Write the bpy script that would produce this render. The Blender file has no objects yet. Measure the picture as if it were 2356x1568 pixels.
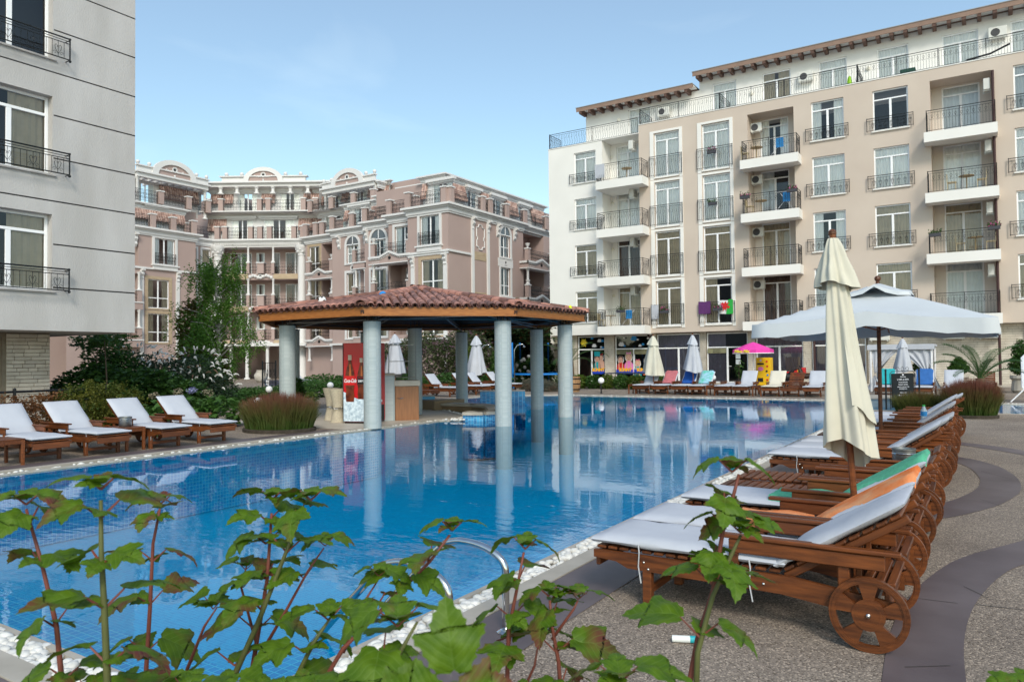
import bpy, math, random
from mathutils import Vector, Matrix, noise, Euler
from mathutils.geometry import tessellate_polygon
pi=math.pi; rad=math.radians; cos=math.cos; sin=math.sin
sc=bpy.context.scene; COL=sc.collection
rnd=random.Random(7)
# ---------------- camera, world, sun, exposure ----------------
YAW=math.atan2(.539,.842); EYE=Vector((0,0,1.6)); FPX=1693.0
cam=bpy.data.cameras.new('camera'); camo=bpy.data.objects.new('camera',cam); COL.objects.link(camo)
cam.sensor_width=36; cam.lens=FPX/2356*36; cam.clip_start=.05; cam.clip_end=3000
RCAM=Matrix.Rotation(YAW-pi/2,3,'Z')@Matrix.Rotation(pi/2+math.atan(40/1693),3,'X')@Matrix.Rotation(-rad(.6),3,'Z')
camo.matrix_world=Matrix.Translation(EYE)@RCAM.to_4x4()
sc.camera=camo
cam.dof.use_dof=True; cam.dof.focus_distance=5.0; cam.dof.aperture_fstop=10
w=bpy.data.worlds.new('World'); sc.world=w; w.use_nodes=True
wt=w.node_tree; bg=wt.nodes['Background']
SUN_EL=rad(38); SUN_AZ=YAW+pi+rad(8)     # direction (from +X, counter-clockwise) in which the sun stands
sky=wt.nodes.new('ShaderNodeTexSky'); sky.sky_type='NISHITA'; sky.sun_disc=False
sky.sun_elevation=SUN_EL; sky.sun_rotation=pi/2-SUN_AZ
sky.air_density=1.0; sky.dust_density=1.2; sky.ozone_density=2.0
wm=wt.nodes.new('ShaderNodeMix'); wm.data_type='RGBA'; wm.blend_type='MULTIPLY'; wm.inputs[0].default_value=1; wm.inputs[7].default_value=(.86,.92,.76,1)
wa=wt.nodes.new('ShaderNodeMix'); wa.data_type='RGBA'; wa.blend_type='ADD'; wa.inputs[0].default_value=1
wn=wt.nodes.new('ShaderNodeTexNoise'); wn.inputs['Scale'].default_value=2.2; wn.inputs['Detail'].default_value=6; wn.inputs['Distortion'].default_value=.6
wtc=wt.nodes.new('ShaderNodeTexCoord'); wmp=wt.nodes.new('ShaderNodeMapping'); wmp.inputs['Scale'].default_value=(1,1.6,4); wt.links.new(wtc.outputs['Generated'],wmp.inputs[0]); wt.links.new(wmp.outputs[0],wn.inputs['Vector'])
wr=wt.nodes.new('ShaderNodeMapRange'); wr.inputs[1].default_value=.60; wr.inputs[2].default_value=1.15; wt.links.new(wn.outputs[0],wr.inputs[0])
wc=wt.nodes.new('ShaderNodeMix'); wc.data_type='RGBA'; wc.inputs[6].default_value=(.42,.44,.72,1); wc.inputs[7].default_value=(1.5,1.4,1.3,1); wt.links.new(wr.outputs[0],wc.inputs[0])
wt.links.new(sky.outputs[0],wm.inputs[6]); wt.links.new(wm.outputs[2],wa.inputs[6]); wt.links.new(wc.outputs[2],wa.inputs[7]); wt.links.new(wa.outputs[2],bg.inputs[0]); bg.inputs[1].default_value=.15
sl=bpy.data.lights.new('sun','SUN'); so=bpy.data.objects.new('sun',sl); COL.objects.link(so)
sl.energy=1.6; sl.angle=rad(16); sl.color=(1,.93,.84)
so.rotation_euler=Vector((cos(SUN_EL)*cos(SUN_AZ),cos(SUN_EL)*sin(SUN_AZ),sin(SUN_EL))).to_track_quat('Z','Y').to_euler()
so.location=(-5,-5,60)
sc.view_settings.view_transform='Standard'; sc.view_settings.look='None'; sc.view_settings.gamma=1
sc.view_settings.use_curve_mapping=False; sc.view_settings.exposure=0.62
# ---------------- helpers ----------------
def ray(x,y): return RCAM@Vector(((x-1178)/FPX,-(y-784)/FPX,-1))
def onz(x,y,z=0):
    d=ray(x,y); return EYE+d*((z-EYE.z)/d.z)
def yat(xv,X):
    d=ray(xv,815); return d.y/d.x*X
def V(*a): return Vector(a)
def T(x,y,z=0): return Matrix.Translation((x,y,z))
def RZ(a): return Matrix.Rotation(a,4,'Z')
def RX(a): return Matrix.Rotation(a,4,'X')
def RY(a): return Matrix.Rotation(a,4,'Y')
def S3(x,y,z): return Matrix.Diagonal((x,y,z,1))
KIDS={}
def PW(o):
    m=o.matrix_basis
    while o.parent: o=o.parent; m=o.matrix_basis@m
    return m
def link(name,data,parent=None,mw=None):
    o=bpy.data.objects.new(name,data); COL.objects.link(o)
    mw=mw or Matrix()
    if parent is not None:
        o.parent=parent; o.matrix_basis=PW(parent).inverted()@mw; KIDS.setdefault(parent.name,[]).append(o)
    else: o.matrix_basis=mw
    return o
def thing(name,label,cat,loc=(0,0,0),rz=0,group=None):
    o=link(name,None,None,T(*loc)@RZ(rz)); o.empty_display_size=.2; o['label']=label; o['category']=cat
    if group: o['group']=group
    return o
def tag(o,label,cat,group=None):
    o['label']=label; o['category']=cat
    if group: o['group']=group
    return o
def copy_tree(o,parent=None,mw=None,label=None):
    c=o.copy(); COL.objects.link(c)
    if parent is not None: c.parent=parent; KIDS.setdefault(parent.name,[]).append(c)
    if mw is not None: c.matrix_basis=mw
    if label: c['label']=label
    for k in KIDS.get(o.name,[]): copy_tree(k,c)
    return c
class MB:
    def __init__(s): s.v=[]; s.f=[]
    def add(s,vs,fs,m=None):
        b=len(s.v)
        s.v+= [tuple(m@Vector(p)) for p in vs] if m is not None else [tuple(p) for p in vs]
        s.f+= [tuple(i+b for i in f) for f in fs]; return s
    def box(s,x0,x1,y0,y1,z0,z1,m=None):
        return s.add([(x0,y0,z0),(x1,y0,z0),(x1,y1,z0),(x0,y1,z0),(x0,y0,z1),(x1,y0,z1),(x1,y1,z1),(x0,y1,z1)],
          [(0,3,2,1),(4,5,6,7),(0,1,5,4),(1,2,6,5),(2,3,7,6),(3,0,4,7)],m)
    def bbox(s,x0,x1,y0,y1,z0,z1,b=.006,m=None):   # box with chamfered edges
        vs=[];X=(x0,x1);Y=(y0,y1);Z=(z0,z1)
        b=min(b,(x1-x0)*.45,(y1-y0)*.45,(z1-z0)*.45)
        ix={}
        for i in(0,1):
            for j in(0,1):
                for k in(0,1):
                    c=(X[i],Y[j],Z[k]); d=(b*(1-2*i),b*(1-2*j),b*(1-2*k))
                    for a in range(3):
                        p=[c[q]+(d[q] if q!=a else 0) for q in range(3)]; ix[(i,j,k,a)]=len(vs); vs.append(tuple(p))
        f=[]
        g=lambda i,j,k,a: ix[(i,j,k,a)]
        for i in(0,1): q=[g(i,0,0,0),g(i,1,0,0),g(i,1,1,0),g(i,0,1,0)]; f.append(tuple(q if i else q[::-1]))
        for j in(0,1): q=[g(0,j,0,1),g(1,j,0,1),g(1,j,1,1),g(0,j,1,1)]; f.append(tuple(q[::-1] if j else q))
        for k in(0,1): q=[g(0,0,k,2),g(1,0,k,2),g(1,1,k,2),g(0,1,k,2)]; f.append(tuple(q if k else q[::-1]))
        for i in(0,1):
            for j in(0,1): q=[g(i,j,0,0),g(i,j,0,1),g(i,j,1,1),g(i,j,1,0)]; f.append(tuple(q if i==j else q[::-1]))
        for i in(0,1):
            for k in(0,1): q=[g(i,0,k,0),g(i,0,k,2),g(i,1,k,2),g(i,1,k,0)]; f.append(tuple(q[::-1] if i==k else q))
        for j in(0,1):
            for k in(0,1): q=[g(0,j,k,1),g(0,j,k,2),g(1,j,k,2),g(1,j,k,1)]; f.append(tuple(q if j==k else q[::-1]))
        for i in(0,1):
            for j in(0,1):
                for k in(0,1):
                    q=[g(i,j,k,0),g(i,j,k,1),g(i,j,k,2)]; f.append(tuple(q if (i+j+k)%2 else q[::-1]))
        return s.add(vs,f,m)
    def tube(s,pts,r,n=6,m=None,cap=True):
        pts=[Vector(p) for p in pts]; N=len(pts); vs=[]; fs=[]
        up=None
        for i,p in enumerate(pts):
            t=(pts[min(i+1,N-1)]-pts[max(i-1,0)]).normalized()
            if up is None: up=t.orthogonal().normalized()
            else:
                up=up-t*up.dot(t)
                up=up.normalized() if up.length>1e-6 else t.orthogonal().normalized()
            q=t.cross(up); rr=r[i] if isinstance(r,(list,tuple)) else r
            for k in range(n):
                a=2*pi*k/n; vs.append(p+(up*cos(a)+q*sin(a))*rr)
        for i in range(N-1):
            for k in range(n): fs.append((i*n+k,i*n+(k+1)%n,(i+1)*n+(k+1)%n,(i+1)*n+k))
        if cap: fs.append(tuple(range(n))[::-1]); fs.append(tuple((N-1)*n+k for k in range(n)))
        return s.add(vs,fs,m)
    def lathe(s,prof,n=24,m=None,cap=True):
        vs=[];fs=[]
        for r,z in prof:
            for k in range(n): a=2*pi*k/n; vs.append((r*cos(a),r*sin(a),z))
        for i in range(len(prof)-1):
            for k in range(n): fs.append((i*n+k,i*n+(k+1)%n,(i+1)*n+(k+1)%n,(i+1)*n+k))
        if cap: fs.append(tuple(range(n))[::-1]); fs.append(tuple((len(prof)-1)*n+k for k in range(n)))
        return s.add(vs,fs,m)
    def sphere(s,c,r,n=12,m=None,sq=(1,1,1)):
        h=n//2+1
        pr=[(max(1e-4,sin(pi*i/h)),-cos(pi*i/h)) for i in range(h+1)]
        mm=T(*c)@S3(r*sq[0],r*sq[1],r*sq[2])
        return s.lathe(pr,n,(m@mm) if m is not None else mm,cap=False)
    def prism(s,poly,z0,z1,m=None):
        n=len(poly); vs=[(p[0],p[1],z0) for p in poly]+[(p[0],p[1],z1) for p in poly]
        fs=[(i,(i+1)%n,n+(i+1)%n,n+i) for i in range(n)]
        tr=tessellate_polygon([[Vector((p[0],p[1],0)) for p in poly]])
        for t in tr:
            a=Vector(vs[t[0]]);b=Vector(vs[t[1]]);c=Vector(vs[t[2]])
            if (b-a).cross(c-a).z<0: t=(t[0],t[2],t[1])
            fs.append((t[0]+n,t[1]+n,t[2]+n)); fs.append((t[2],t[1],t[0]))
        return s.add(vs,fs,m)
    def quad(s,a,b,c,d,m=None): return s.add([a,b,c,d],[(0,1,2,3)],m)
    def mesh(s,name,mat,smooth=False):
        me=bpy.data.meshes.new(name); me.from_pydata(s.v,[],s.f); 
        if mat: me.materials.append(mat)
        if smooth: me.polygons.foreach_set('use_smooth',[True]*len(me.polygons))
        me.update(); return me
    def build(s,name,mat,parent=None,mw=None,smooth=False):
        return link(name,s.mesh(name,mat,smooth),parent,mw)
def struct(o): o['kind']='structure'; return o
def stuff(o): o['kind']='stuff'; return o
def smooth_ang(me,ang=40):
    try:
        me.polygons.foreach_set('use_smooth',[True]*len(me.polygons)); me.set_sharp_from_angle(angle=rad(ang))
    except Exception: pass
    return me
# ---------------- materials ----------------
def nd(t,ty,**k):
    n=t.nodes.new(ty)
    for a,b in k.items(): setattr(n,a,b)
    return n
def mat(name,col,rough=.65,var=.12,scale=3.0,bump=0,bs=60,metal=0,spec=.4,col2=None,coat=0,rndv=0,detail=5,stretch=None,trans=0,bdist=.01,sub=0):
    m=bpy.data.materials.new(name); m.use_nodes=True; t=m.node_tree; b=t.nodes['Principled BSDF']; L=t.links.new
    tc=nd(t,'ShaderNodeTexCoord'); src=tc.outputs['Object']
    if stretch:
        mp=nd(t,'ShaderNodeMapping'); mp.inputs['Scale'].default_value=stretch; L(src,mp.inputs[0]); src=mp.outputs[0]
    c2=col2 if col2 else tuple(min(1,c*(1+var)) for c in col); c1=col if col2 else tuple(c*(1-var) for c in col)
    n=nd(t,'ShaderNodeTexNoise'); n.inputs['Scale'].default_value=scale; n.inputs['Detail'].default_value=detail; L(src,n.inputs['Vector'])
    r=nd(t,'ShaderNodeMapRange'); r.inputs[1].default_value=.3; r.inputs[2].default_value=.7; L(n.outputs[0],r.inputs[0])
    mx=nd(t,'ShaderNodeMix',data_type='RGBA'); mx.inputs[6].default_value=(*c1,1); mx.inputs[7].default_value=(*c2,1); L(r.outputs[0],mx.inputs[0])
    out=mx.outputs[2]
    if rndv:
        oi=nd(t,'ShaderNodeObjectInfo'); hs=nd(t,'ShaderNodeHueSaturation'); mr=nd(t,'ShaderNodeMapRange')
        mr.inputs[3].default_value=1-rndv; mr.inputs[4].default_value=1+rndv; L(oi.outputs['Random'],mr.inputs[0]); L(mr.outputs[0],hs.inputs['Value']); L(out,hs.inputs['Color']); out=hs.outputs[0]
    L(out,b.inputs['Base Color'])
    b.inputs['Roughness'].default_value=rough; b.inputs['Metallic'].default_value=metal; b.inputs['Specular IOR Level'].default_value=spec
    b.inputs['Coat Weight'].default_value=coat
    if bump:
        n2=nd(t,'ShaderNodeTexNoise'); n2.inputs['Scale'].default_value=bs; n2.inputs['Detail'].default_value=4; L(src,n2.inputs['Vector'])
        bp=nd(t,'ShaderNodeBump'); bp.inputs['Strength'].default_value=bump; bp.inputs['Distance'].default_value=bdist; L(n2.outputs[0],bp.inputs['Height']); L(bp.outputs[0],b.inputs['Normal'])
    m['src']=1
    return m
def flat(name,col,rough=.6,metal=0,spec=.4,emit=None):
    return mat(name,col,rough,.05,4,metal=metal,spec=spec)
def leafmat(name,c1,c2,scale=.8,rough=.55,tl=.35,c3=None,patch=1.2):
    m=mat(name,c1,rough,0,scale,col2=c2,spec=.35); t=m.node_tree; b=t.nodes['Principled BSDF']; o=t.nodes['Material Output']; L=t.links.new
    src=b.inputs['Base Color'].links[0].from_socket
    if c3:
        n=nd(t,'ShaderNodeTexNoise'); n.inputs['Scale'].default_value=patch; n.inputs['Detail'].default_value=3
        tc=nd(t,'ShaderNodeTexCoord'); L(tc.outputs['Object'],n.inputs['Vector'])
        r=nd(t,'ShaderNodeMapRange'); r.inputs[1].default_value=.52; r.inputs[2].default_value=.66; L(n.outputs[0],r.inputs[0])
        mx=nd(t,'ShaderNodeMix',data_type='RGBA'); L(r.outputs[0],mx.inputs[0]); L(src,mx.inputs[6]); mx.inputs[7].default_value=(*c3,1); src=mx.outputs[2]
        L(src,b.inputs['Base Color'])
    tr=nd(t,'ShaderNodeBsdfTranslucent'); L(src,tr.inputs[0]); mx=nd(t,'ShaderNodeMixShader'); mx.inputs[0].default_value=tl
    L(b.outputs[0],mx.inputs[1]); L(tr.outputs[0],mx.inputs[2]); L(mx.outputs[0],o.inputs[0]); return m
def glassmat(name,tint=(.9,.95,.95),ior=1.5,rough=.0,bump=0,bscale=2,extra=.0):
    m=bpy.data.materials.new(name); m.use_nodes=True; t=m.node_tree; t.nodes.clear(); L=t.links.new
    o=nd(t,'ShaderNodeOutputMaterial'); mx=nd(t,'ShaderNodeMixShader'); tr=nd(t,'ShaderNodeBsdfTransparent'); gl=nd(t,'ShaderNodeBsdfGlossy'); fr=nd(t,'ShaderNodeFresnel')
    tr.inputs[0].default_value=(*tint,1); gl.inputs['Roughness'].default_value=rough; fr.inputs[0].default_value=ior; gl.inputs[0].default_value=(1,1,1,1)
    f=fr.outputs[0]
    if extra:
        ma=nd(t,'ShaderNodeMath',operation='MULTIPLY_ADD'); L(f,ma.inputs[0]); ma.inputs[1].default_value=1-extra; ma.inputs[2].default_value=extra; f=ma.outputs[0]
    L(f,mx.inputs[0]); L(tr.outputs[0],mx.inputs[1]); L(gl.outputs[0],mx.inputs[2]); L(mx.outputs[0],o.inputs[0])
    if bump:
        tc=nd(t,'ShaderNodeTexCoord'); bp=nd(t,'ShaderNodeBump'); bp.inputs['Strength'].default_value=bump; bp.inputs['Distance'].default_value=.02
        n=nd(t,'ShaderNodeTexNoise'); n.inputs['Scale'].default_value=bscale; n.inputs['Detail'].default_value=3; L(tc.outputs['Object'],n.inputs['Vector'])
        L(n.outputs[0],bp.inputs['Height']); L(bp.outputs[0],gl.inputs['Normal']); L(bp.outputs[0],fr.inputs['Normal'])
    return m
WOOD=mat('teak wood',(.070,.021,.007),.42,0,7,col2=(.19,.056,.014),stretch=(6,.6,6),bump=.3,bs=30,spec=.38,rndv=.28,bdist=.003)
WOODX=mat('teak wood cross',(.065,.020,.007),.44,0,7,col2=(.165,.050,.014),stretch=(.6,6,6),bump=.3,bs=30,spec=.38,rndv=.32,bdist=.003)
FABRIC=mat('white cushion cloth',(.46,.48,.53),.9,.06,2.5,bump=.5,bs=10,spec=.2,bdist=.01)
CREAMCL=mat('cream parasol cloth',(.56,.54,.45),.9,.05,4,bump=.25,bs=9,spec=.2,bdist=.01)
WHITECL=mat('white canvas',(.52,.55,.575),.85,.04,2,bump=.2,bs=7,spec=.2,bdist=.01)
IRON=mat('black iron',(.018,.02,.022),.45,.3,20,metal=.4)
STEEL=mat('polished steel',(.55,.56,.57),.12,.05,20,metal=1)
GREYST=mat('dull steel',(.3,.3,.3),.4,.1,20,metal=1)
WHITEP=mat('white painted stucco',(.7,.69,.66),.8,.03,2,bump=.1,bs=60,bdist=.004)
UPVC=mat('white window frame',(.84,.85,.86),.35,.02,5)
GLASS=glassmat('window glass',(1,1,1),1.45,.0,extra=.02)
DARKGL=glassmat('dark shop glass',(.62,.64,.68),1.5,.0,extra=.05)
BLACK=flat('black',(.01,.01,.012))
LAMPW=mat('opal lamp globe',(.85,.86,.88),.25,.02,5,spec=.5)
# ---------------- ground, pool ----------------
def sheet(name,poly,z,m,holes=(),parent=None):
    loops=[[Vector((p[0],p[1],0)) for p in poly]]+[[Vector((p[0],p[1],0)) for p in h] for h in holes]
    vs=[v for l in loops for v in l]; tr=tessellate_polygon(loops); fs=[]
    for t in tr:
        a,b,c=vs[t[0]],vs[t[1]],vs[t[2]]
        fs.append(t if (b-a).cross(c-a).z>0 else (t[0],t[2],t[1]))
    mb=MB(); mb.v=[(v.x,v.y,z) for v in vs]; mb.f=[tuple(f) for f in fs]
    return mb.build(name,m,parent)
def aggregate():
    m=mat('washed aggregate',(.20,.168,.142),.85,0,.9,col2=(.30,.258,.215),bump=.0); t=m.node_tree; L=t.links.new; b=t.nodes['Principled BSDF']
    tc=nd(t,'ShaderNodeTexCoord'); base=b.inputs['Base Color'].links[0].from_socket
    v=nd(t,'ShaderNodeTexVoronoi'); v.inputs['Scale'].default_value=110; L(tc.outputs['Object'],v.inputs['Vector'])
    sp=nd(t,'ShaderNodeSeparateColor'); L(v.outputs['Color'],sp.inputs[0])
    cr=nd(t,'ShaderNodeValToRGB'); e=cr.color_ramp.elements; e[0].color=(.35,.30,.26,1); e[1].color=(1.9,1.8,1.7,1)
    e[0].position=0; e[1].position=1; x=cr.color_ramp.elements.new(.25); x.color=(.75,.72,.7,1); x=cr.color_ramp.elements.new(.8); x.color=(1.05,1.0,.95,1)
    L(sp.outputs[0],cr.inputs[0])
    mx=nd(t,'ShaderNodeMix',data_type='RGBA',blend_type='MULTIPLY'); mx.inputs[0].default_value=1; L(base,mx.inputs[6]); L(cr.outputs[0],mx.inputs[7]); L(mx.outputs[2],b.inputs['Base Color'])
    bp=nd(t,'ShaderNodeBump'); bp.inputs['Strength'].default_value=.6; bp.inputs['Distance'].default_value=.006; bp.invert=True; L(v.outputs['Distance'],bp.inputs['Height']); L(bp.outputs[0],b.inputs['Normal'])
    return m
AGG=aggregate()
BAND=mat('purple brown stamped concrete',(.085,.064,.066),.5,0,1.5,col2=(.145,.118,.122),bump=.25,bs=12,bdist=.004)
CREAM=mat('cream travertine',(.33,.30,.25),.6,0,3,col2=(.44,.40,.345),bump=.15,bs=40,bdist=.003)
EARTH=mat('dark soil',(.045,.035,.025),.95,.3,12,bump=.5,bs=40)
def mosaic(name,c1,c2,grout,size=.045,rough=.35):
    m=mat(name,c1,rough,0,3,col2=c2); t=m.node_tree; L=t.links.new; b=t.nodes['Principled BSDF']
    tc=nd(t,'ShaderNodeTexCoord'); g=nd(t,'ShaderNodeNewGeometry')
    # pick texture plane by the face normal: floor uses xy, walls use along/z
    sn=nd(t,'ShaderNodeSeparateXYZ'); L(g.outputs['Normal'],sn.inputs[0]); sp=nd(t,'ShaderNodeSeparateXYZ'); L(tc.outputs['Object'],sp.inputs[0])
    ab=nd(t,'ShaderNodeMath',operation='ABSOLUTE'); L(sn.outputs[2],ab.inputs[0]); gt=nd(t,'ShaderNodeMath',operation='GREATER_THAN'); L(ab.outputs[0],gt.inputs[0]); gt.inputs[1].default_value=.5
    ad=nd(t,'ShaderNodeMath',operation='ADD'); L(sp.outputs[0],ad.inputs[0]); L(sp.outputs[1],ad.inputs[1])
    c0=nd(t,'ShaderNodeCombineXYZ'); L(sp.outputs[0],c0.inputs[0]); L(sp.outputs[1],c0.inputs[1])
    c1n=nd(t,'ShaderNodeCombineXYZ'); L(ad.outputs[0],c1n.inputs[0]); L(sp.outputs[2],c1n.inputs[1])
    mv=nd(t,'ShaderNodeMix',data_type='VECTOR'); L(gt.outputs[0],mv.inputs[0]); L(c1n.outputs[0],mv.inputs[4]); L(c0.outputs[0],mv.inputs[5])
    br=nd(t,'ShaderNodeTexBrick'); br.offset=0; br.squash=1; br.inputs['Scale'].default_value=1; br.inputs['Brick Width'].default_value=size; br.inputs['Row Height'].default_value=size
    br.inputs['Mortar Size'].default_value=size*.07; br.inputs['Mortar Smooth'].default_value=.1; br.inputs['Bias'].default_value=0
    br.inputs['Color1'].default_value=(*c1,1); br.inputs['Color2'].default_value=(*c2,1); br.inputs['Mortar'].default_value=(*grout,1)
    L(mv.outputs[1],br.inputs['Vector']); L(br.outputs[0],b.inputs['Base Color']); return m
POOLT=mosaic('pool mosaic',(.004,.52,.76),(.012,.68,.88),(.30,.78,.92))
BLUET=mosaic('bright blue mosaic',(.01,.13,.35),(.05,.38,.65),(.25,.45,.6))
COLT=mosaic('pale column mosaic',(.34,.385,.39),(.40,.44,.44),(.29,.34,.35),.035,.45)
ISL=[(15.2,12.0),(15.5,11.65),(16.2,11.35),(17.0,12.3),(18.4,14.1),(18.5,14.8),(18.3,15.3)]
POOL=[(2.15,3.0),(23.6,3.0),(23.6,-6),(28.05,-6),(28.05,15.6),(26.2,17.9),(20.5,18.1)]+ISL[::-1]+[(2.15,12.0)]
def offs(poly,d):
    n=len(poly); out=[]
    for i in range(n):
        a,b,c=Vector(poly[i-1]),Vector(poly[i]),Vector(poly[(i+1)%n])
        n1=(b-a).normalized(); n2=(c-b).normalized(); n1=Vector((n1.y,-n1.x)); n2=Vector((n2.y,-n2.x))
        k=(n1+n2); k=k/max(.35,k.dot(n1)); out.append(tuple(b+k*d))
    return out
LW2=[(52.2,60.5),(60,60.5),(60,66),(52.2,66)]
OUT=offs(POOL,.36)
ground=struct(sheet('ground',[(-60,-160),(400,-160),(400,400),(-60,400)],0,AGG,[OUT,]))
ed=MB()
def ring(mb,p,d0,d1,z0,z1):
    a=offs(p,d0); b=offs(p,d1); n=len(p)
    for i in range(n):
        j=(i+1)%n
        mb.quad((*a[i],z1),(*b[i],z1),(*b[j],z1),(*a[j],z1)); mb.quad((*a[i],z0),(*a[i],z1),(*a[j],z1),(*a[j],z0)); mb.quad((*b[i],z1),(*b[i],z0),(*b[j],z0),(*b[j],z1))
ring(ed,POOL,.002,.045,-.06,.0); struct(ed.build('pool_edge',CREAM))
e2=MB(); ring(e2,POOL,.215,.37,-.1,.012); struct(e2.build('pool_coping',CREAM))
gut=MB(); ring(gut,POOL,.045,.215,-.12,-.055); gutter=struct(gut.build('pebble_channel',EARTH))
b1=MB(); 
b1.quad((1.3,2.63-.47,.005),(23.2,2.63-.47,.005),(23.2,2.626,.005),(1.3,2.626,.005)); b1.quad((1.3,12.375,.005),(12.0,12.375,.005),(12.0,12.84,.005),(1.3,12.84,.005))
b1.quad((1.3,2.63,.005),(1.775,2.63,.005),(1.775,12.374,.005),(1.3,12.374,.005)); b1.quad((28.43,-6,.005),(28.85,-6,.005),(28.85,15.5,.005),(28.43,15.5,.005))
struct(b1.build('dark_paving_band',BAND))
def ribbon(px,w,name='dark_paving_band'):
    P=[onz((2300+.7623*x)/1.7385,(1650+.7623*y)/1.7385) for x,y in px]
    Q=[]
    for i in range(len(P)-1):
        a=P[max(i-1,0)];b=P[i];c=P[i+1];d=P[min(i+2,len(P)-1)]
        for k in range(8):
            t=k/8; Q.append(.5*((2*b)+(c-a)*t+(2*a-5*b+4*c-d)*t*t+(3*b-a-3*c+d)*t**3))
    Q.append(P[-1]); mb=MB(); L=[]
    for i,q in enumerate(Q):
        t=(Q[min(i+1,len(Q)-1)]-Q[max(i-1,0)]).normalized(); n=Vector((-t.y,t.x,0))*w/2; L.append((q+n,q-n))
    for i in range(len(L)-1):
        mb.quad(*[(p.x,p.y,.005) for p in (L[i][1],L[i+1][1],L[i+1][0],L[i][0])])
    struct(mb.build(name,BAND))
ribbon([(1830,1480),(1845,1180),(1925,985),(2060,850),(2200,775),(2500,690)],.36)
ribbon([(1700,225),(1950,235),(2120,275),(2215,335),(2225,400),(2130,460),(2000,500),(1850,530),(1600,560)],.42)
ribbon([(1900,150),(2000,160),(2150,178),(2356,210),(2600,260)],.40)
# thin joints cut in the aggregate
jm=flat('dark joint line',(.05,.045,.04)); jb=MB()  # dark tone of the paving joints themselves
for (a,b) in (((2050,1000),(2356,1035)),((1700,1005),(1400,960))):
    p=onz((2300+.7623*a[0])/1.7385,(1650+.7623*a[1])/1.7385); q=onz((2300+.7623*b[0])/1.7385,(1650+.7623*b[1])/1.7385); n=Vector((-(q-p).y,(q-p).x,0)).normalized()*.004
    jb.quad(*[(v.x,v.y,.003) for v in (p+n,p-n,q-n,q+n)])
for (a,b) in (((1660,960),(2060,1010)),((1690,1340),(2010,1330)),((2020,905),(2190,985)),((2105,300),(2320,360)),((2110,450),(2260,500))):
    p=onz((2300+.7623*a[0])/1.7385,(1650+.7623*a[1])/1.7385); q=onz((2300+.7623*b[0])/1.7385,(1650+.7623*b[1])/1.7385); n=Vector((-(q-p).y,(q-p).x,0)).normalized()*.003
    m_=(p+q)/2; p=m_+(p-m_)*.75; q=m_+(q-m_)*.75
    jb.quad(*[(v.x,v.y,.0075) for v in (p+n,p-n,q-n,q+n)])
struct(jb.build('paving_joint',jm))
# basin
bs=MB(); n=len(POOL)
for i in range(n):
    a,b=POOL[i],POOL[(i+1)%n]; bs.quad((*a,-1.05),(*b,-1.05),(*b,-.045),(*a,-.045))
basin=struct(bs.build('pool_wall',POOLT)); fl=struct(sheet('pool_floor',POOL,-1.05,POOLT))
lg=MB(); lg.box(2.16,23,3.01,3.5,-1.04,-.13); lg.box(2.16,2.66,3.5,11.99,-1.04,-.132); lg.box(3,12.4,11.55,11.99,-1.04,-.131)
LEDT=mosaic('ledge mosaic',(.03,.42,.72),(.10,.62,.88),(.75,.9,.95),.06)
struct(lg.build('pool_ledge',LEDT))
WATER=glassmat('pool water',(.16,.86,.98),1.31,.0,bump=.16,bscale=7,extra=.0)
t=WATER.node_tree; bp=[x for x in t.nodes if x.type=='BUMP'][0]; nz=[x for x in t.nodes if x.type=='TEX_NOISE'][0]
mp=nd(t,'ShaderNodeMapping'); mp.inputs['Rotation'].default_value=(0,0,-YAW); mp.inputs['Scale'].default_value=(1.0,.42,1); 
tcn=[x for x in t.nodes if x.type=='TEX_COORD'][0]; t.links.new(tcn.outputs['Object'],mp.inputs[0]); t.links.new(mp.outputs[0],nz.inputs['Vector'])
n3=nd(t,'ShaderNodeTexNoise'); n3.inputs['Scale'].default_value=.35; t.links.new(tcn.outputs['Object'],n3.inputs['Vector'])
r3=nd(t,'ShaderNodeMapRange'); r3.inputs[1].default_value=.42; r3.inputs[2].default_value=.62; r3.inputs[3].default_value=.03; r3.inputs[4].default_value=.2; t.links.new(n3.outputs[0],r3.inputs[0]); t.links.new(r3.outputs[0],bp.inputs['Strength'])
struct(sheet('pool_water',offs(POOL,-.001),-.025,WATER))
# pebbles
PEB=mat('white pebble',(.60,.58,.53),.55,0,20,col2=(.80,.79,.76),rndv=.12,spec=.4)
def pebmesh(k):
    mb=MB(); mb.sphere((0,0,0),1,10); r=random.Random(k); o=Vector((r.random()*9,k*3.3,2))
    mb.v=[tuple(Vector(v)*(1+.28*noise.noise(Vector(v)*1.1+o))) for v in mb.v]
    return mb.mesh('pebble',PEB,True)
PM=[pebmesh(k) for k in range(5)]
spots=[]
def strip(a,b,dens,w0=.05,w1=.21,side=None):
    a=Vector(a);b=Vector(b);L=(b-a).length; d=(b-a)/L; nn=Vector((d.y,-d.x)); 
    for i in range(int(L*dens)):
        p=a+d*rnd.random()*L+nn*rnd.uniform(w0,w1)
        r=rnd.uniform(.022,.042); spots.append((p.x,p.y,rnd.uniform(-.055,.0),r))
strip((2.15,3),(5,3),230);strip((5,3),(9,3),170);strip((9,3),(23.6,3),90);strip((2.15,8),(2.15,2.9),240);strip((2.15,11.9),(2.15,8),120)
strip((15.2,12),(2.15,12),42,.04,.12); strip((28.05,-6),(28.05,15.6),40,.05,.2)
for a,b in zip(ISL[::-1][:-1],ISL[::-1][1:]): strip(a,b,60)
for i in range(50): spots.append((16.2+rnd.uniform(-.9,.2),11.5+rnd.uniform(-.15,.45),.02,.045))
spots.sort(key=lambda q:math.hypot(q[0],q[1])); far=MB()
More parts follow.
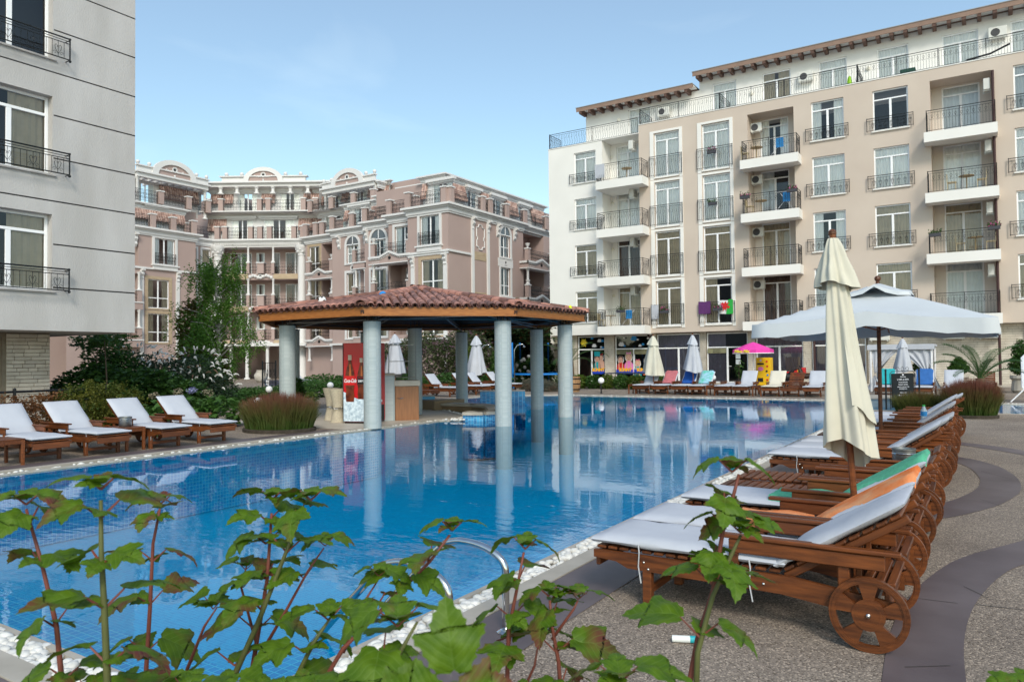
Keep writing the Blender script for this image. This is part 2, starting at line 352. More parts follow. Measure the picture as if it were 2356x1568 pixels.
for i,(x,y,z,r) in enumerate(spots):
    m=T(x,y,z)@Euler((rnd.uniform(-.3,.3),rnd.uniform(-.3,.3),rnd.random()*6)).to_matrix().to_4x4()@S3(r*rnd.uniform(1.0,1.5),r,r*rnd.uniform(.5,.75))
    if i<290: link('pebble',PM[i%5],gutter,m)
    else:
        n=8 if i<1600 else 6
        far.sphere((0,0,0),1,n,m)
stuff(far.build('pebbles',PEB,gutter,smooth=True))
# ---------------- gazebo ----------------
GC=(16.55,13.65)
gz=thing('gazebo','octagonal open pavilion with red clay tile roof on pale mosaic columns at the pool','gazebo',(GC[0],GC[1],0))
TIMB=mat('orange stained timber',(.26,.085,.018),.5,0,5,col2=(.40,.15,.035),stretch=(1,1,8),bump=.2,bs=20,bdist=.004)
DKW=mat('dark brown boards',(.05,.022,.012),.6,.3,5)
COLS=[(12.8,12.1,0),(14.9,9.8,-1.4),(17.95,9.75,-1.4),(20.2,12.0,-1.4),(20.5,15.2,-1.4),(18.2,17.45,-1.4),(15.0,17.4,0),(12.85,15.1,0),(16.6,14.0,0)]
for i,(x,y,z0) in enumerate(COLS):
    c=MB(); c.lathe([(.205,z0),(.205,2.5)],40,T(x,y,0)); o=c.build('column',COLT,gz); smooth_ang(o.data)
    if i==8: c=MB()
    cp=MB(); cp.lathe([(.22,2.5),(.22,2.53),(.05,2.531)],24,T(x,y,0))
    for a in range(4): cp.tube([(x+.12*cos(a*pi/2+.7),y+.12*sin(a*pi/2+.7),2.53),(x+.12*cos(a*pi/2+.7),y+.12*sin(a*pi/2+.7),2.72)],.012,5)
    cp.build('bracket',IRON,o)
ZE,ZT,ZA,RR=2.60,2.81,3.56,4.68
octv=[(GC[0]+RR*cos(rad(22.5+45*k)),GC[1]+RR*sin(rad(22.5+45*k))) for k in range(8)]
apex=Vector((GC[0]-.05,GC[1]+.14,ZA))
for k in range(8):
    a=Vector((*octv[k],0));b=Vector((*octv[(k+1)%8],0)); c=Vector((*GC,0))
    ai=c+(a-c)*.988; bi=c+(b-c)*.988
    f=MB(); f.add([(a.x,a.y,ZE),(b.x,b.y,ZE),(b.x,b.y,ZT),(a.x,a.y,ZT),(ai.x,ai.y,ZE),(bi.x,bi.y,ZE),(bi.x,bi.y,ZT),(ai.x,ai.y,ZT)],[(0,1,2,3),(5,4,7,6),(1,0,4,5),(3,2,6,7)])
    fo=f.build('fascia_board',TIMB,gz)
    s=MB()   # scalloped trim under the fascia: small half discs
    L=(b-a).length; d=(b-a)/L; nn=Vector((d.y,-d.x,0))
    for q in range(int(L/.14)):
        p=a+d*(q+.5)*.14; s.add([p+V(0,0,ZE+.05)+nn*.006+d*(.07*cos(t*pi/5))*1.0+V(0,0,-.05*sin(t*pi/5)) for t in range(6)],[(0,1,2,3,4,5)])
    s.build('scalloped_trim',TIMB,fo)
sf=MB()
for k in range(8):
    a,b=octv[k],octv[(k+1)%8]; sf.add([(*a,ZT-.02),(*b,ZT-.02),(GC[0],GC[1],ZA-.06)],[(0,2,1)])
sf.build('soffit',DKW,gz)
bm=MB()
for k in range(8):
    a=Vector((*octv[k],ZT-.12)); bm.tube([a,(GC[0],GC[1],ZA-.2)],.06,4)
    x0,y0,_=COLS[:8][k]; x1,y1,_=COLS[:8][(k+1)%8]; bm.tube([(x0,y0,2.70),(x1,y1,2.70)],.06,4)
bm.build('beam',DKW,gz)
br=MB()
for a,b in ((0,2),(1,3),(2,4),(3,5),(0,6),(7,1)):
    br.tube([(COLS[a][0],COLS[a][1],2.56),(COLS[b][0],COLS[b][1],2.66)],.013,5)
for a in range(8): br.tube([(COLS[a][0],COLS[a][1],2.56),(GC[0]+(COLS[a][0]-GC[0])*.55,GC[1]+(COLS[a][1]-GC[1])*.55,2.9)],.02,5)
br.build('brace',GREYST,gz)
# tiles
TILE=mat('weathered clay tile',(.085,.034,.026),.62,0,7,col2=(.42,.20,.145),bump=.3,bs=20,rndv=.5,bdist=.006)
UND=mat('red brown underlay',(.13,.035,.02),.8,.2,6)
PIT=math.atan2(ZA-ZT,RR*cos(rad(22.5)))
def barrel(L=.40,r=.085,t=.014,n=6,taper=.86):
    mb=MB(); vs=[]
    for y,rr in ((0,r),(L,r*taper)):
        for R_ in (rr,rr-t):
            for k in range(n+1): a=pi*k/n; vs.append((R_*cos(a),y,R_*sin(a)*.85))
    m=n+1; fs=[]
    for k in range(n):
        fs.append((k,k+1,2*m+k+1,2*m+k)[::-1]); fs.append((m+k,m+k+1,3*m+k+1,3*m+k)); fs.append((k,k+1,m+k+1,m+k)); 
    fs+= [(0,m,3*m,2*m),(n,2*m+n,3*m+n,m+n)[::1]]
    mb.add(vs,fs); return mb
TM=barrel(); tm=TM.mesh('tile',TILE); smooth_ang(tm)
RM=barrel(.42,.13,.016,7,.88); rm=RM.mesh('ridge_tile',TILE); smooth_ang(rm)
tl=[]
for k in range(8):
    a=Vector((*octv[k],ZT));b=Vector((*octv[(k+1)%8],ZT)); d=(b-a).normalized(); mid=(a+b)/2; L=(b-a).length
    ins=(Vector((*GC,0))-Vector((mid.x,mid.y,0))); H=ins.length; ins.normalize()
    up=Vector((ins.x*cos(PIT),ins.y*cos(PIT),sin(PIT))); nrm=d.cross(up).normalized(); 
    if nrm.z<0: nrm=-nrm
    Rm=Matrix((( -d.x,up.x,nrm.x),(-d.y,up.y,nrm.y),(-d.z,up.z,nrm.z)))
    if Rm.determinant()<0: Rm=Matrix(((d.x,up.x,nrm.x),(d.y,up.y,nrm.y),(d.z,up.z,nrm.z)))
    SL=H/cos(PIT); sp=.20; nx=int(L/2/sp)+1; row=.33
    for i in range(-nx,nx+1):
        for j in range(int(SL/row)+1):
            y=j*row-.10
            if abs(i*sp)>(L/2)*(1-max(0,y+.1)/SL)+.02: continue
            for up_ in (1,0):
                x=i*sp+(0 if up_ else .1)
                if not up_ and abs(x)>(L/2)*(1-max(0,y+.1)/SL): continue
                p=mid+d*x+up*y+nrm*((.035 if up_ else .045)+rnd.uniform(-.006,.008))
                M=Matrix.Translation(p)@Rm.to_4x4()@RZ(rnd.uniform(-.03,.03))@RX(rad(2.5))
                if not up_: M=M@RY(pi)@T(0,.06,0)
                tl.append(((p-EYE).length+(0 if up_ else 3)+(0 if nrm.dot(EYE-p)>0 else 100),M))
    u=MB(); u.add([a+V(0,0,.02),b+V(0,0,.02),apex+V(0,0,.0)],[(0,1,2)]); u.build('underlay',UND,gz)
tl.sort(key=lambda q:q[0]); farT=MB(); tv,tf=barrel(n=4).v,barrel(n=4).f
for i,(q,M) in enumerate(tl):
    if i<290: link('tile',tm,gz,M)
    else: farT.add(tv,tf,M)
o=stuff(farT.build('tiles',TILE,gz)); smooth_ang(o.data)
for k in range(8):
    a=Vector((*octv[k],ZT+.06)); b=apex+V(0,0,.07); L=(b-a).length; d=(b-a).normalized(); sd=Vector((0,0,1)).cross(d).normalized(); u=d.cross(sd)*1
    if u.z<0: u=-u
    sd=d.cross(u); Rm=Matrix(((sd.x,d.x,u.x),(sd.y,d.y,u.y),(sd.z,d.z,u.z)))
    for j in range(int(L/.34)+1): link('ridge_tile',rm,gz,Matrix.Translation(a+d*(j*.34-.12)+V(0,0,rnd.uniform(-.008,.01)))@Rm.to_4x4()@RX(rad(2)))
cap=MB(); cap.sphere((GC[0],GC[1],ZA+.1),.2,12,sq=(1,1,.5)); cap.build('finial_cap',TILE,gz)
# gazebo floor slab (cream tiles) as setting
FLT=mat('cream stone floor',(.42,.37,.31),.5,0,2,col2=(.52,.47,.40))
fpoly=[(12.2,12.36),(15.35,12.36),(15.75,12.0),(16.1,11.9),(16.8,12.6),(18.05,14.3),(18.1,15.2),(19.8,18.3),(15,18.6),(12.2,16.4)]
struct(sheet('gazebo_floor',fpoly,.006,FLT))
# sunken bar walls in the water
bar=thing('swim_up_bar','low curved swim-up bar counter with cream top and blue mosaic sides in the water','bar',(17.3,12,0))
BROWN=mat('brown render',(.24,.17,.10),.7,.15,3)
bp_=[(15.7,11.55),(15.85,11.15),(16.5,10.95),(18.2,12.3),(18.6,13.2),(18.6,14.4)]
for a,b in zip(bp_[:-1],bp_[1:]):
    a=Vector(a);b=Vector(b);d=(b-a).normalized();n_=Vector((d.y,-d.x)); A=a-d*.0;B=b+d*.12
    f=MB(); f.prism([A+n_*.2,B+n_*.2,B-n_*.2,A-n_*.2],-1.0,.13); f.build('counter_wall',BLUET,bar)
    f=MB(); f.prism([A+n_*.26,B+n_*.26,B-n_*.3,A-n_*.3],.135,.21); f.build('counter_top',CREAM,bar)
    f=MB(); f.prism([A-n_*.205,B-n_*.205,B-n_*.215,A-n_*.215],-1.0,.13); f.build('inner_wall',BROWN,bar)
f=MB(); f.prism([(15.9,11.5),(16.5,11.2),(18.0,12.4),(18.4,14.2),(17.8,13.8)],-1.0,-.9); f.build('sunken_floor',BROWN,bar)
f=MB(); f.prism([(18.05,14.45),(19.35,14.25),(19.2,15.0),(18.3,15.25)],-.9,.3); f.build('end_wall',BROWN,bar)
for lab,a,b,h in (('blue mosaic spillway block standing in the pool beyond the swim-up bar',(22.3,15.7),(23.2,14.3),.38),('dark blue mosaic planter wall left of the gazebo back column',(17.6,16.0),(18.7,14.95),.4)):
    a=Vector(a);b=Vector(b);d=(b-a).normalized();n_=Vector((-d.y,d.x))*-.5
    t_=thing('mosaic_block',lab,'low wall',(a.x,a.y,0)); f=MB(); f.prism([a,b,b-n_,a-n_],-1.2,h); f.build('mosaic_side',BLUET,t_); f=MB(); f.prism([a+n_*.04,b+n_*.04,b-n_*1.04,a-n_*1.04],h+.003,h+.03); f.build('coping',CREAM,t_)
t_=thing('mosaic_block','stepped pale mosaic corner basin at the far right end of the pool','low wall',(26.0,3.2,0)); f=MB(); f.box(25.2,27.2,2.3,4.2,-1.2,.22); f.build('mosaic_side',COLT,t_); f=MB(); f.box(25.15,27.25,2.25,4.25,.223,.26); f.build('coping',CREAM,t_)
# ---------------- facade helpers ----------------
class F:   # vertical plane: origin O, D along the wall (left to right seen from outside), N outwards
    def __init__(s,O,D,base=None):
        s.O=Vector((*O,0)); s.D=Vector((*D,0)).normalized(); s.N=Vector((s.D.y,-s.D.x,0)); s.In=-s.N
        s.M=Matrix(((s.D.x,s.In.x,0,s.O.x),(s.D.y,s.In.y,0,s.O.y),(0,0,1,0),(0,0,0,1)))
    def at(s,a,z,d=0): return s.M@T(a,-d,z)       # frame at s=a, height z, pushed out by d
    def off(s,d):
        o=s.O+s.N*d; return F((o.x,o.y),(s.D.x,s.D.y))
def wall(b,f,s0,s1,z0,z1,holes,m,rev=.18,name='wall',grooves=()):
    xs=sorted(set([s0,s1]+[h[0] for h in holes]+[h[1] for h in holes])); zs=sorted(set([z0,z1]+[h[2] for h in holes]+[h[3] for h in holes]))
    xs=[x for x in xs if s0-1e-6<=x<=s1+1e-6]; zs=[z for z in zs if z0-1e-6<=z<=z1+1e-6]
    mb=MB(); ix={}
    def vid(x,z):
        k=(x,z)
        if k not in ix: ix[k]=len(mb.v); mb.v.append(tuple(f.M@Vector((x,0,z))))
        return ix[k]
    for i in range(len(xs)-1):
        for j in range(len(zs)-1):
            cx,cz=(xs[i]+xs[i+1])/2,(zs[j]+zs[j+1])/2
            if any(h[0]<cx<h[1] and h[2]<cz<h[3] for h in holes): continue
            mb.f.append((vid(xs[i],zs[j]),vid(xs[i+1],zs[j]),vid(xs[i+1],zs[j+1]),vid(xs[i],zs[j+1])))
    for h in holes:
        r=h[4] if len(h)>4 else rev; a,b_,c,d=h[:4]
        for p,q in (((a,c),(b_,c)),((b_,c),(b_,d)),((b_,d),(a,d)),((a,d),(a,c))):
            mb.quad((p[0],0,p[1]),(p[0],r,p[1]),(q[0],r,q[1]),(q[0],0,q[1]),f.M)
    return mb.build(name,m,b)
def fb(f,s0,s1,d0,d1,z0,z1,mb=None,bev=0):      # box on the facade from outset d0 to d1
    mb=mb or MB()
    if bev: mb.bbox(s0,s1,-d1,-d0,z0,z1,bev,f.M)
    else: mb.box(s0,s1,-d1,-d0,z0,z1,f.M)
    return mb
CURT={'white':mat('sheer white curtain',(.88,.89,.86),.9,.05,3),'beige':mat('beige curtain',(.50,.42,.30),.9,.12,3),'brown':mat('brown curtain',(.12,.07,.05),.9,.1,3),'grey':mat('grey curtain',(.62,.65,.66),.9,.05,3),'lilac':mat('lilac grey blind',(.42,.36,.40),.9,.05,3)}
ROOM=mat('dim room inside',(.05,.05,.055),.9,.2,1)  # near-black colour paints in the darkness of the unlit rooms
_wc={}
def wparts(w,h,tr,n,bar=.07,low=None):
    k=(round(w,2),round(h,2),tr,n,low)
    if k in _wc: return _wc[k]
    m=MB(); b=bar
    m.bbox(0,b,0,.06,0,h,.008); m.bbox(w-b,w,0,.06,0,h,.008); m.bbox(b,w-b,0,.06,0,b,.008); m.bbox(b,w-b,0,.06,h-b,h,.008)
    top=h-tr if tr else h-b
    if tr: m.bbox(b,w-b,.002,.058,top-b/2,top+b/2,.006)
    for i in range(1,n): m.bbox(w*i/n-b*.8,w*i/n+b*.8,.004,.056,b,top-(b/2 if tr else 0),.006)
    if low: m.bbox(b,w-b,.003,.057,low-b/2,low+b/2,.006)
    fr=m.mesh('window_frame',UPVC)
    g=MB(); g.quad((b*.5,.035,b*.5),(w-b*.5,.035,b*.5),(w-b*.5,.035,h-b*.5),(b*.5,.035,h-b*.5)); gl=g.mesh('pane',GLASS)
    _wc[k]=(fr,gl); return _wc[k]
_cc={}
def curtain(w,h,mode,seed):
    k=(round(w,2),round(h,2),mode,seed%3)
    if k in _cc: return _cc[k]
    m=MB(); r=random.Random(seed%3+len(mode))
    spans={'full':[(0,1)],'sides':[(0,.3),(.7,1)],'left':[(0,.45)],'right':[(.5,1)],'gap':[(0,.42),(.56,1)]}[mode]
    for a,b in spans:
        n=max(4,int((b-a)*w/.07)); ph=r.random()*6
        for i in range(n):
            x0=w*(a+(b-a)*i/n);x1=w*(a+(b-a)*(i+1)/n)
            y0=.09+.03*(i%2)+.015*sin(i*.9+ph);y1=.09+.03*((i+1)%2)+.015*sin((i+1)*.9+ph)
            m.quad((x0,y0,0),(x1,y1,0),(x1,y1,h),(x0,y0,h))
    _cc[k]=m.mesh('curtain',None); return _cc[k]
def window(b,f,s0,s1,z0,z1,tr=.45,n=2,cur='white',mode='full',inset=.09,low=None,gl=None,name='window'):
    w,h=s1-s0,z1-z0; fr,pn=wparts(w,h,tr,n,low=low)
    M=f.at(s0,z0,-inset); o=link(name,fr,b,M); p=link('pane',pn,o,M)
    if gl: me=pn.copy(); me.materials[0]=gl; p.data=me
    if cur:
        me=curtain(w-.06,h-.1,mode,int(abs(s0)*7+z0*3)); key=me.name+cur
        if key not in _cc: m2=me.copy(); m2.materials.append(CURT[cur]); _cc[key]=m2
        link('curtain',_cc[key],o,M@T(.03,0,.05))
    return o
_rc={}
def railmesh(w,h,style):
    k=(round(w,2),round(h,2),style)
    if k in _rc: return _rc[k]
    m=MB(); r=.008 if style!='scroll' else .014; t=.013
    m.tube([(0,0,h),(w,0,h)],.02,4); m.tube([(0,0,.05),(w,0,.05)],t,4)
    nb=max(2,int(round(w/(.125 if style in('belly','heart') else .14))))
    if style in('belly','heart','juliet'): m.tube([(0,0,h-.11),(w,0,h-.11)],t*.8,4)
    for x in (0,w)+((w/2,) if w>2.2 else ()): m.tube([(x,0,0),(x,0,h+.03)],.02,4)
    for i in range(1,nb):
        x=w*i/nb
        if style=='belly':
            m.tube([(x,0,h-.11),(x,0,h*.62),(x,-.03,h*.5),(x,-.10,h*.3),(x,-.09,h*.17),(x,-.01,.05)],r,4,cap=False)
            if i%2: m.tube([(x+.05*sin(a),0,h*.66+.09*cos(a*.9)) for a in (0,1,2,3,4)],r*.8,3,cap=False)
        else:
            m.tube([(x,0,h-.11),(x,0,.05)],r,4,cap=False)
        if style in('heart','juliet') and i%2==0:
            q=.62*h; sgn=((1),(-1))
            for sg in sgn: m.tube([(x,0,q-.02),(x+sg*.04,0,q+.09*h),(x+sg*.055,0,q+.13*h),(x+sg*.02,0,q+.16*h),(x,0,q+.12*h)] if style=='heart' else [(x,0,h*.2),(x+sg*.05,0,h*.45),(x+sg*.05,0,h*.62),(x+sg*.015,0,h*.66),(x+sg*.01,0,h*.55)],r*.9,3,cap=False)
            for sg in sgn: m.tube([(x+sg*.06+.035*cos(a)*sg,0,q-.06+.035*sin(a)) for a in (0,1.2,2.4,3.6,4.8)],r*.8,3,cap=False)
    if style=='scroll':
        m.tube([(0,0,h-.09),(w,0,h-.09)],t*.8,4)
        for i in range(nb):
            x=w*(i+.5)/nb
            for zz,sg in ((h*.3,1),(h*.62,-1)):
                m.tube([(x+sg*(.075-.011*a)*cos(a*.95),0,zz+(.13-.018*a)*h*sin(a*.95)*1.1) for a in range(7)],r,3,cap=False)
    _rc[k]=m.mesh('railing',IRON); return _rc[k]
def rail(b,f,s0,s1,z,h=1.0,d=.0,style='belly',name='railing'): return link(name,railmesh(s1-s0,h,style),b,f.at(s0,z,d))
def box_rail(b,f,s0,s1,z,h,d,style,back=0.0):
    o=rail(b,f,s0,s1,z,h,d,style)
    for s in (s0,s1):
        side=F(((f.M@Vector((s,-back,0))).x,(f.M@Vector((s,-back,0))).y),(f.N.x,f.N.y)); link('side_rail',railmesh(d-back,h,style),o,side.at(0,z,0))
    return o
# ---------------- right building ----------------
RB=thing('apartment_building','tall beige apartment block with white wing, iron balconies and brown eaves','building',(42.2,10,0))
BEIGE=mat('beige stucco',(.53,.445,.375),.9,.06,.6,col2=(.58,.495,.42),bump=.3,bs=90,bdist=.004)
WHST=mat('white stucco',(.74,.725,.69),.9,.04,.5,col2=(.80,.785,.75),bump=.3,bs=90,bdist=.004)
EAVE=mat('brown painted eaves',(.25,.165,.125),.7,.1,3)
BRKT=mat('dark brown bracket',(.11,.06,.045),.7,.1,3)
LOGW=mat('cream loggia stucco',(.62,.56,.50),.9,.04,.6)
f=F((42.2,24.0),(0,-1)); S=lambda y:24.0-y
holesW=[];holes=[]
fl4=[3.45,6.45,9.45,12.45]
cols={'C':(15.05,16.6),'D':(12.05,13.64)}
for z in fl4:
    holesW.append((S(22.1),S(20.55),z+.4,z+2.38)); 
    for y0,y1 in cols.values(): holes.append((S(y1),S(y0),z+.02,z+2.7))
    for y0,y1 in ((5.97,7.6),(2.95,4.58),(-3.2,-1.48),(-6.6,-5.0)): holes.append((S(y1),S(y0),z+.72,z+2.83))
    holes.append((S(11.0),S(8.5),z+.08,z+2.82,1.3)); holes.append((S(1.98),S(-.6),z+.08,z+2.82,1.3))
wall(RB,f,S(24.0),S(20.1),3.05,15.35,holesW,WHST,name='white_wall')
wall(RB,f,S(17.6),S(-14),3.05,15.85,holes,BEIGE,name='beige_wall')
side=F((42.2+14,24.0),(-1,0)); wall(RB,side,0,14,0,15.35,[],WHST,name='end_wall')
rl=MB(); rl.quad((42.2,24,15.35),(42.2,17.6,15.35),(56,17.6,15.35),(56,24,15.35)); rl.quad((42.2,17.6,15.85),(42.2,-14,15.85),(56,-14,15.85),(56,17.6,15.85)); rl.quad((42.2,17.6,15.35),(56,17.6,15.35),(56,17.6,15.85),(42.2,17.6,15.85)); rl.build('roof_deck',WHST,RB)
cap=MB(); fb(f,S(17.6),S(-14),-.2,.03,15.853,15.90,cap); fb(f,S(24.0),S(17.605),-.2,.03,15.353,15.40,cap); cap.build('parapet_cap',WHST,RB)
sf=MB(); sf.quad((42.2,24,3.05),(42.2,-14,3.05),(43.4,-14,3.05),(43.4,24,3.05)); sf.build('overhang_soffit',WHST,RB)
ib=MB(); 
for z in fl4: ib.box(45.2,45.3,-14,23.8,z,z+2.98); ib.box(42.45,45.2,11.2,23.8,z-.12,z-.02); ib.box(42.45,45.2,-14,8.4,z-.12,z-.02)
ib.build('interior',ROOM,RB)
# white loggia strip
fr_=f.off(-1.3)
lh=[]
for z in fl4: lh.append((S(19.7),S(18.15),z+.12,z+2.72))
wall(RB,fr_,S(20.2),S(17.5),3.05,15.35,lh,WHST,name='loggia_wall')
lm=MB()
lm.quad((42.2,20.1,3.05),(43.5,20.1,3.05),(43.5,20.1,15.35),(42.2,20.1,15.35)); lm.quad((42.2,17.6,3.05),(43.5,17.6,3.05),(43.5,17.6,15.35),(42.2,17.6,15.35)); lm.build('loggia_side',WHST,RB)
RND=random.Random(3)
DISC=flat('wall light',(.7,.68,.6))
def ac(b,f,s,z,side=False,w=.8,h=.55,fan=True):
    M=f.at(s,z,.05)@(RZ(pi/2) if side else Matrix())
    m=MB(); m.bbox(0,w,-.3,-.02,0,h,.02); m.box(.08,.12,-.34,0,-.05,0); m.box(w-.12,w-.08,-.34,0,-.05,0)
    o=m.build('air_conditioner',ACM,b,M)
    g=MB(); c=(w*.38,-.303,h*.5)
    if not side or fan:
        g.lathe([(.2,0),(.2,.004),(.19,.006)],20,T(*c)@RX(pi/2)); 
        for r_ in (.06,.1,.14,.18): g.tube([(c[0]+r_*cos(a*pi/6),c[1]-.008,c[2]+r_*sin(a*pi/6)) for a in range(13)],.004,3,cap=False)
    else:
        for k in range(6): g.box(.1,w-.1,-.306,-.3,.08+k*.07,.11+k*.07)
    g.build('fan_grille',ACG,o,M)
    return o
ACM=mat('white air conditioner casing',(.62,.62,.58),.5,.04,5); ACG=flat('fan grille',(.06,.06,.065))
for k,z in enumerate(fl4):
    cu='white' if k>=2 else 'beige'
    window(RB,f,S(22.1),S(20.55),z+.4,z+2.38,.42,2,cu if k else 'beige','full')
    rail(RB,f,S(22.38),S(20.15),z+.38,.6,.12,'juliet')
    s=MB(); fb(f,S(22.2),S(20.5),-.02,.08,z+.33,z+.385,s); s.build('sill',WHST,RB)
    window(RB,fr_,S(19.7),S(18.15),z+.12,z+2.72,.45,2,['beige','brown','white','white'][k],'full' if k!=1 else 'gap',.08)
    s=MB(); fb(f,S(20.08),S(16.98),-1.29,1.0,z-.45,z+.05,s); sl=s.build('balcony_slab',WHST,RB)
    box_rail(RB,f,S(20.0),S(17.05),z+.06,1.02,.95,'belly')
    d=MB(); d.sphere(tuple(fr_.at(S(20.0),z+2.1,.03).translation),.1,10); d.build('wall_light',DISC,RB)
    ac(RB,f,S(18.3),z+2.02,True,.7,.55,False)
    for ci,(y0,y1) in enumerate(cols.values()):
        window(RB,f,S(y1),S(y0),z+.02,z+2.7,.45,2,'beige' if k<2 or (k==2 and ci==1 and False) else 'white','full' if not(k==0 and ci==1) else 'left')
        rail(RB,f,S(y1+.28),S(y0-.2),z+.08,1.2,.12,'belly')
        s=MB()
        for a,b_ in ((y1+.27,y1+.03),(y0-.03,y0-.22)): fb(f,S(a),S(b_),.002,.035,z-.12,z+2.85,s)
        fb(f,S(y1+.03),S(y0-.03),.002,.033,z+2.72,z+2.85,s); fb(f,S(y1+.0),S(y0-.0),-.1,.08,z-.06,z+.018,s); s.build('window_surround',WHST,RB)
    for ci,(y0,y1) in enumerate(((5.97,7.6),(2.95,4.58),(-3.2,-1.48),(-6.6,-5.0))):
        cu=[['grey','beige','beige','grey'],['white','beige','white','white'],['white','white','white','white'],['white',None,'grey','white']][k][ci]
        md='sides' if (k,ci)in((3,0),(1,0)) else 'full'
        window(RB,f,S(y1),S(y0),z+.72,z+2.83,.48,2,cu,md)
        rail(RB,f,S(y1+.28),S(y0-.22),z+.70,.68,.12,'juliet')
        s=MB(); fb(f,S(y1+.06),S(y0-.06),-.05,.1,z+.655,z+.715,s); s.build('sill',WHST,RB)
    for ci,(a,b_,wa,wb,s0,s1) in enumerate(((11.0,8.5,10.62,9.05,11.22,8.13),(1.98,-.6,1.52,-.13,2.24,-.8))):
        fq=f.off(-1.28)
        wall(RB,fq,S(a),S(b_),z+.08,z+2.82,[(S(wa),S(wb),z+.09,z+2.76)],LOGW,name='loggia_wall')
        window(RB,fq,S(wa),S(wb),z+.09,z+2.76,.45,2,[['brown','beige','grey','white'],['grey','beige','white','grey']][ci][k] if not(k in(2,) and ci==0) else 'grey',['full','full','left','sides'][k] if ci==0 else 'full',.08)
        s=MB(); fb(f,S(s0),S(s1),.001,.9,z-.45,z+.04,s); fb(f,S(a)+.002,S(b_)-.002,-1.27,.001,z-.2,z+.075,s); s.build('balcony_slab',WHST,RB)
        box_rail(RB,f,S(s0-.12),S(s1+.08),z+.05,1.04,.84,'heart')
        if ci==0: ac(RB,f.off(-.9),S(11.0)+.02,z+1.95,False,.62,.5)
        else: ac(RB,f,S(-.25),z+1.9,True,.6,.55,False)
# downpipe at far right loggia
dp=MB(); dp.tube([f.at(S(-.66),0,.12).translation,f.at(S(-.66),15.2,.12).translation],.06,8); dp.build('downpipe',flat('brown downpipe',(.05,.02,.02)),RB)
# penthouse
pf=F((44.4,22.3),(0,-1)); SP=lambda y:22.3-y
ph=[]; pw=[]
for y0,y1 in ((17.72,19.2),(12.2,13.64),(9.07,10.66),(6.07,7.54),(3.03,4.55),(-.13,1.49),(-2.8,-1.5),(-6,-4.4)): ph.append((SP(y1),SP(y0),15.95,18.25 if y0<14 else 17.75)); pw.append((y0,y1))
wall(RB,pf,0,SP(14.45),15.35,18.05,ph[:1],WHST,name='penthouse_wall'); wall(RB,pf,SP(14.45),SP(-14),15.86,18.75,ph[1:],WHST,name='penthouse_wall')
e_=MB(); e_.quad((44.4,22.3,15.35),(44.4,22.3,18.05),(56,22.3,18.05),(56,22.3,15.35)); e_.build('penthouse_side',WHST,RB)
for (y0,y1),h in zip(pw,ph): window(RB,pf,h[0],h[1],h[2],h[3],.5,2,'white' if y0 not in(9.07,) else 'beige','full' if y0!=9.07 else 'gap',.1)
for (ya,yb,zt,x0) in ((22.55,14.6,18.08,43.55),(14.58,-14,18.78,43.6)):
    e=MB(); e.box(x0+.82,56,yb,ya,zt,zt+.1); e.box(x0,x0+.14,yb,ya,zt-.02,zt+.1); e.box(x0-.03,x0,yb,ya+.03,zt-.1,zt+.16); ro=e.build('eaves_board',EAVE,RB)
    wq=MB(); wq.box(x0+.142,x0+.818,yb,ya,zt+.06,zt+.12); wq.build('eaves_soffit',WHST,RB)
    r2=MB(); r2.box(x0-.06,56,yb,ya+.06,zt+.162,zt+.20); r2.build('roof_edge',flat('grey roof edge',(.3,.3,.3)),RB)
    y=ya-.25
    while y>yb: q=MB(); q.box(x0+.0,44.38,y-.09,y+.09,zt-.24,zt+.055); q.build('pergola_bracket',BRKT,RB); y-=.66
rail_s=[(23.9,17.7,15.40,.0),(17.5,12.6,15.9,0),(12.55,9.0,15.9,0),(8.95,5.3,15.9,0),(5.25,1.6,15.9,0),(1.55,-2.4,15.9,0),(-2.45,-8,15.9,0)]
for i,(a,b_,z,d) in enumerate(rail_s): rail(RB,f,S(a),S(b_),z,.95,-.06,'belly' if i<4 else 'heart','terrace_railing')
sd=F((43.9,24.0),(-1,0)); link('terrace_railing',railmesh(1.6,.95,'belly'),RB,sd.at(0.1,15.40,-.1))
for y in (17.55,12.57,5.28): 
    sd=F((44.3,y),(-1,0)); link('terrace_divider',railmesh(2.0,.95,'belly'),RB,sd.at(0,15.9,0))
for y,z in ((17.1,16.9),(8.6,17.3),(-.55,17.55)): ac(RB,pf,SP(y),z-.1)
for y,z in ((19.9,17.2),(11.3,17.2),(5.0,17.3)): d=MB(); d.sphere(tuple(pf.at(SP(y),z,.03).translation),.12,10); d.build('wall_light',DISC,RB)
# ground floor
gf=F((42.75,24.0),(0,-1))
STONE=mat('cream split stone',(.44,.39,.325),.85,0,3,col2=(.57,.52,.445),bump=.7,bs=25,rndv=.12,bdist=.01)
GROUTD=mat('dark mortar',(.19,.16,.12),.95,.1,8)
gh=[(S(22.3),S(20.35),.05,2.98),(S(19.65),S(17.15),.05,2.98),(S(16.85),S(14.15),.05,2.98),(S(13.75),S(11.35),.05,2.98),(S(10.9),S(8.35),.05,2.98),(S(7.9),S(5.2),.05,2.98)]
wall(RB,gf,0,S(-14),0,3.06,gh+[(S(-4.6),S(-5.8),.9,2.6)],GROUTD,name='ground_floor_wall')
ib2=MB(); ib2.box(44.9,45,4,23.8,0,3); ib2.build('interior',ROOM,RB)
shop=[]
for i,h in enumerate(gh):
    o=window(RB,gf,h[0],h[1],h[2],h[3],.86,2,[None,None,'lilac','lilac','lilac','lilac'][i],'full' if i!=3 else 'left',.1,gl=DARKGL,name='shop_window'); shop.append(o)
window(RB,gf,S(-4.6),S(-5.8),.9,2.6,None,1,'grey','full',.1,gl=DARKGL)
GROUT=mat('recessed mortar',(.33,.28,.21),.95,.1,8)
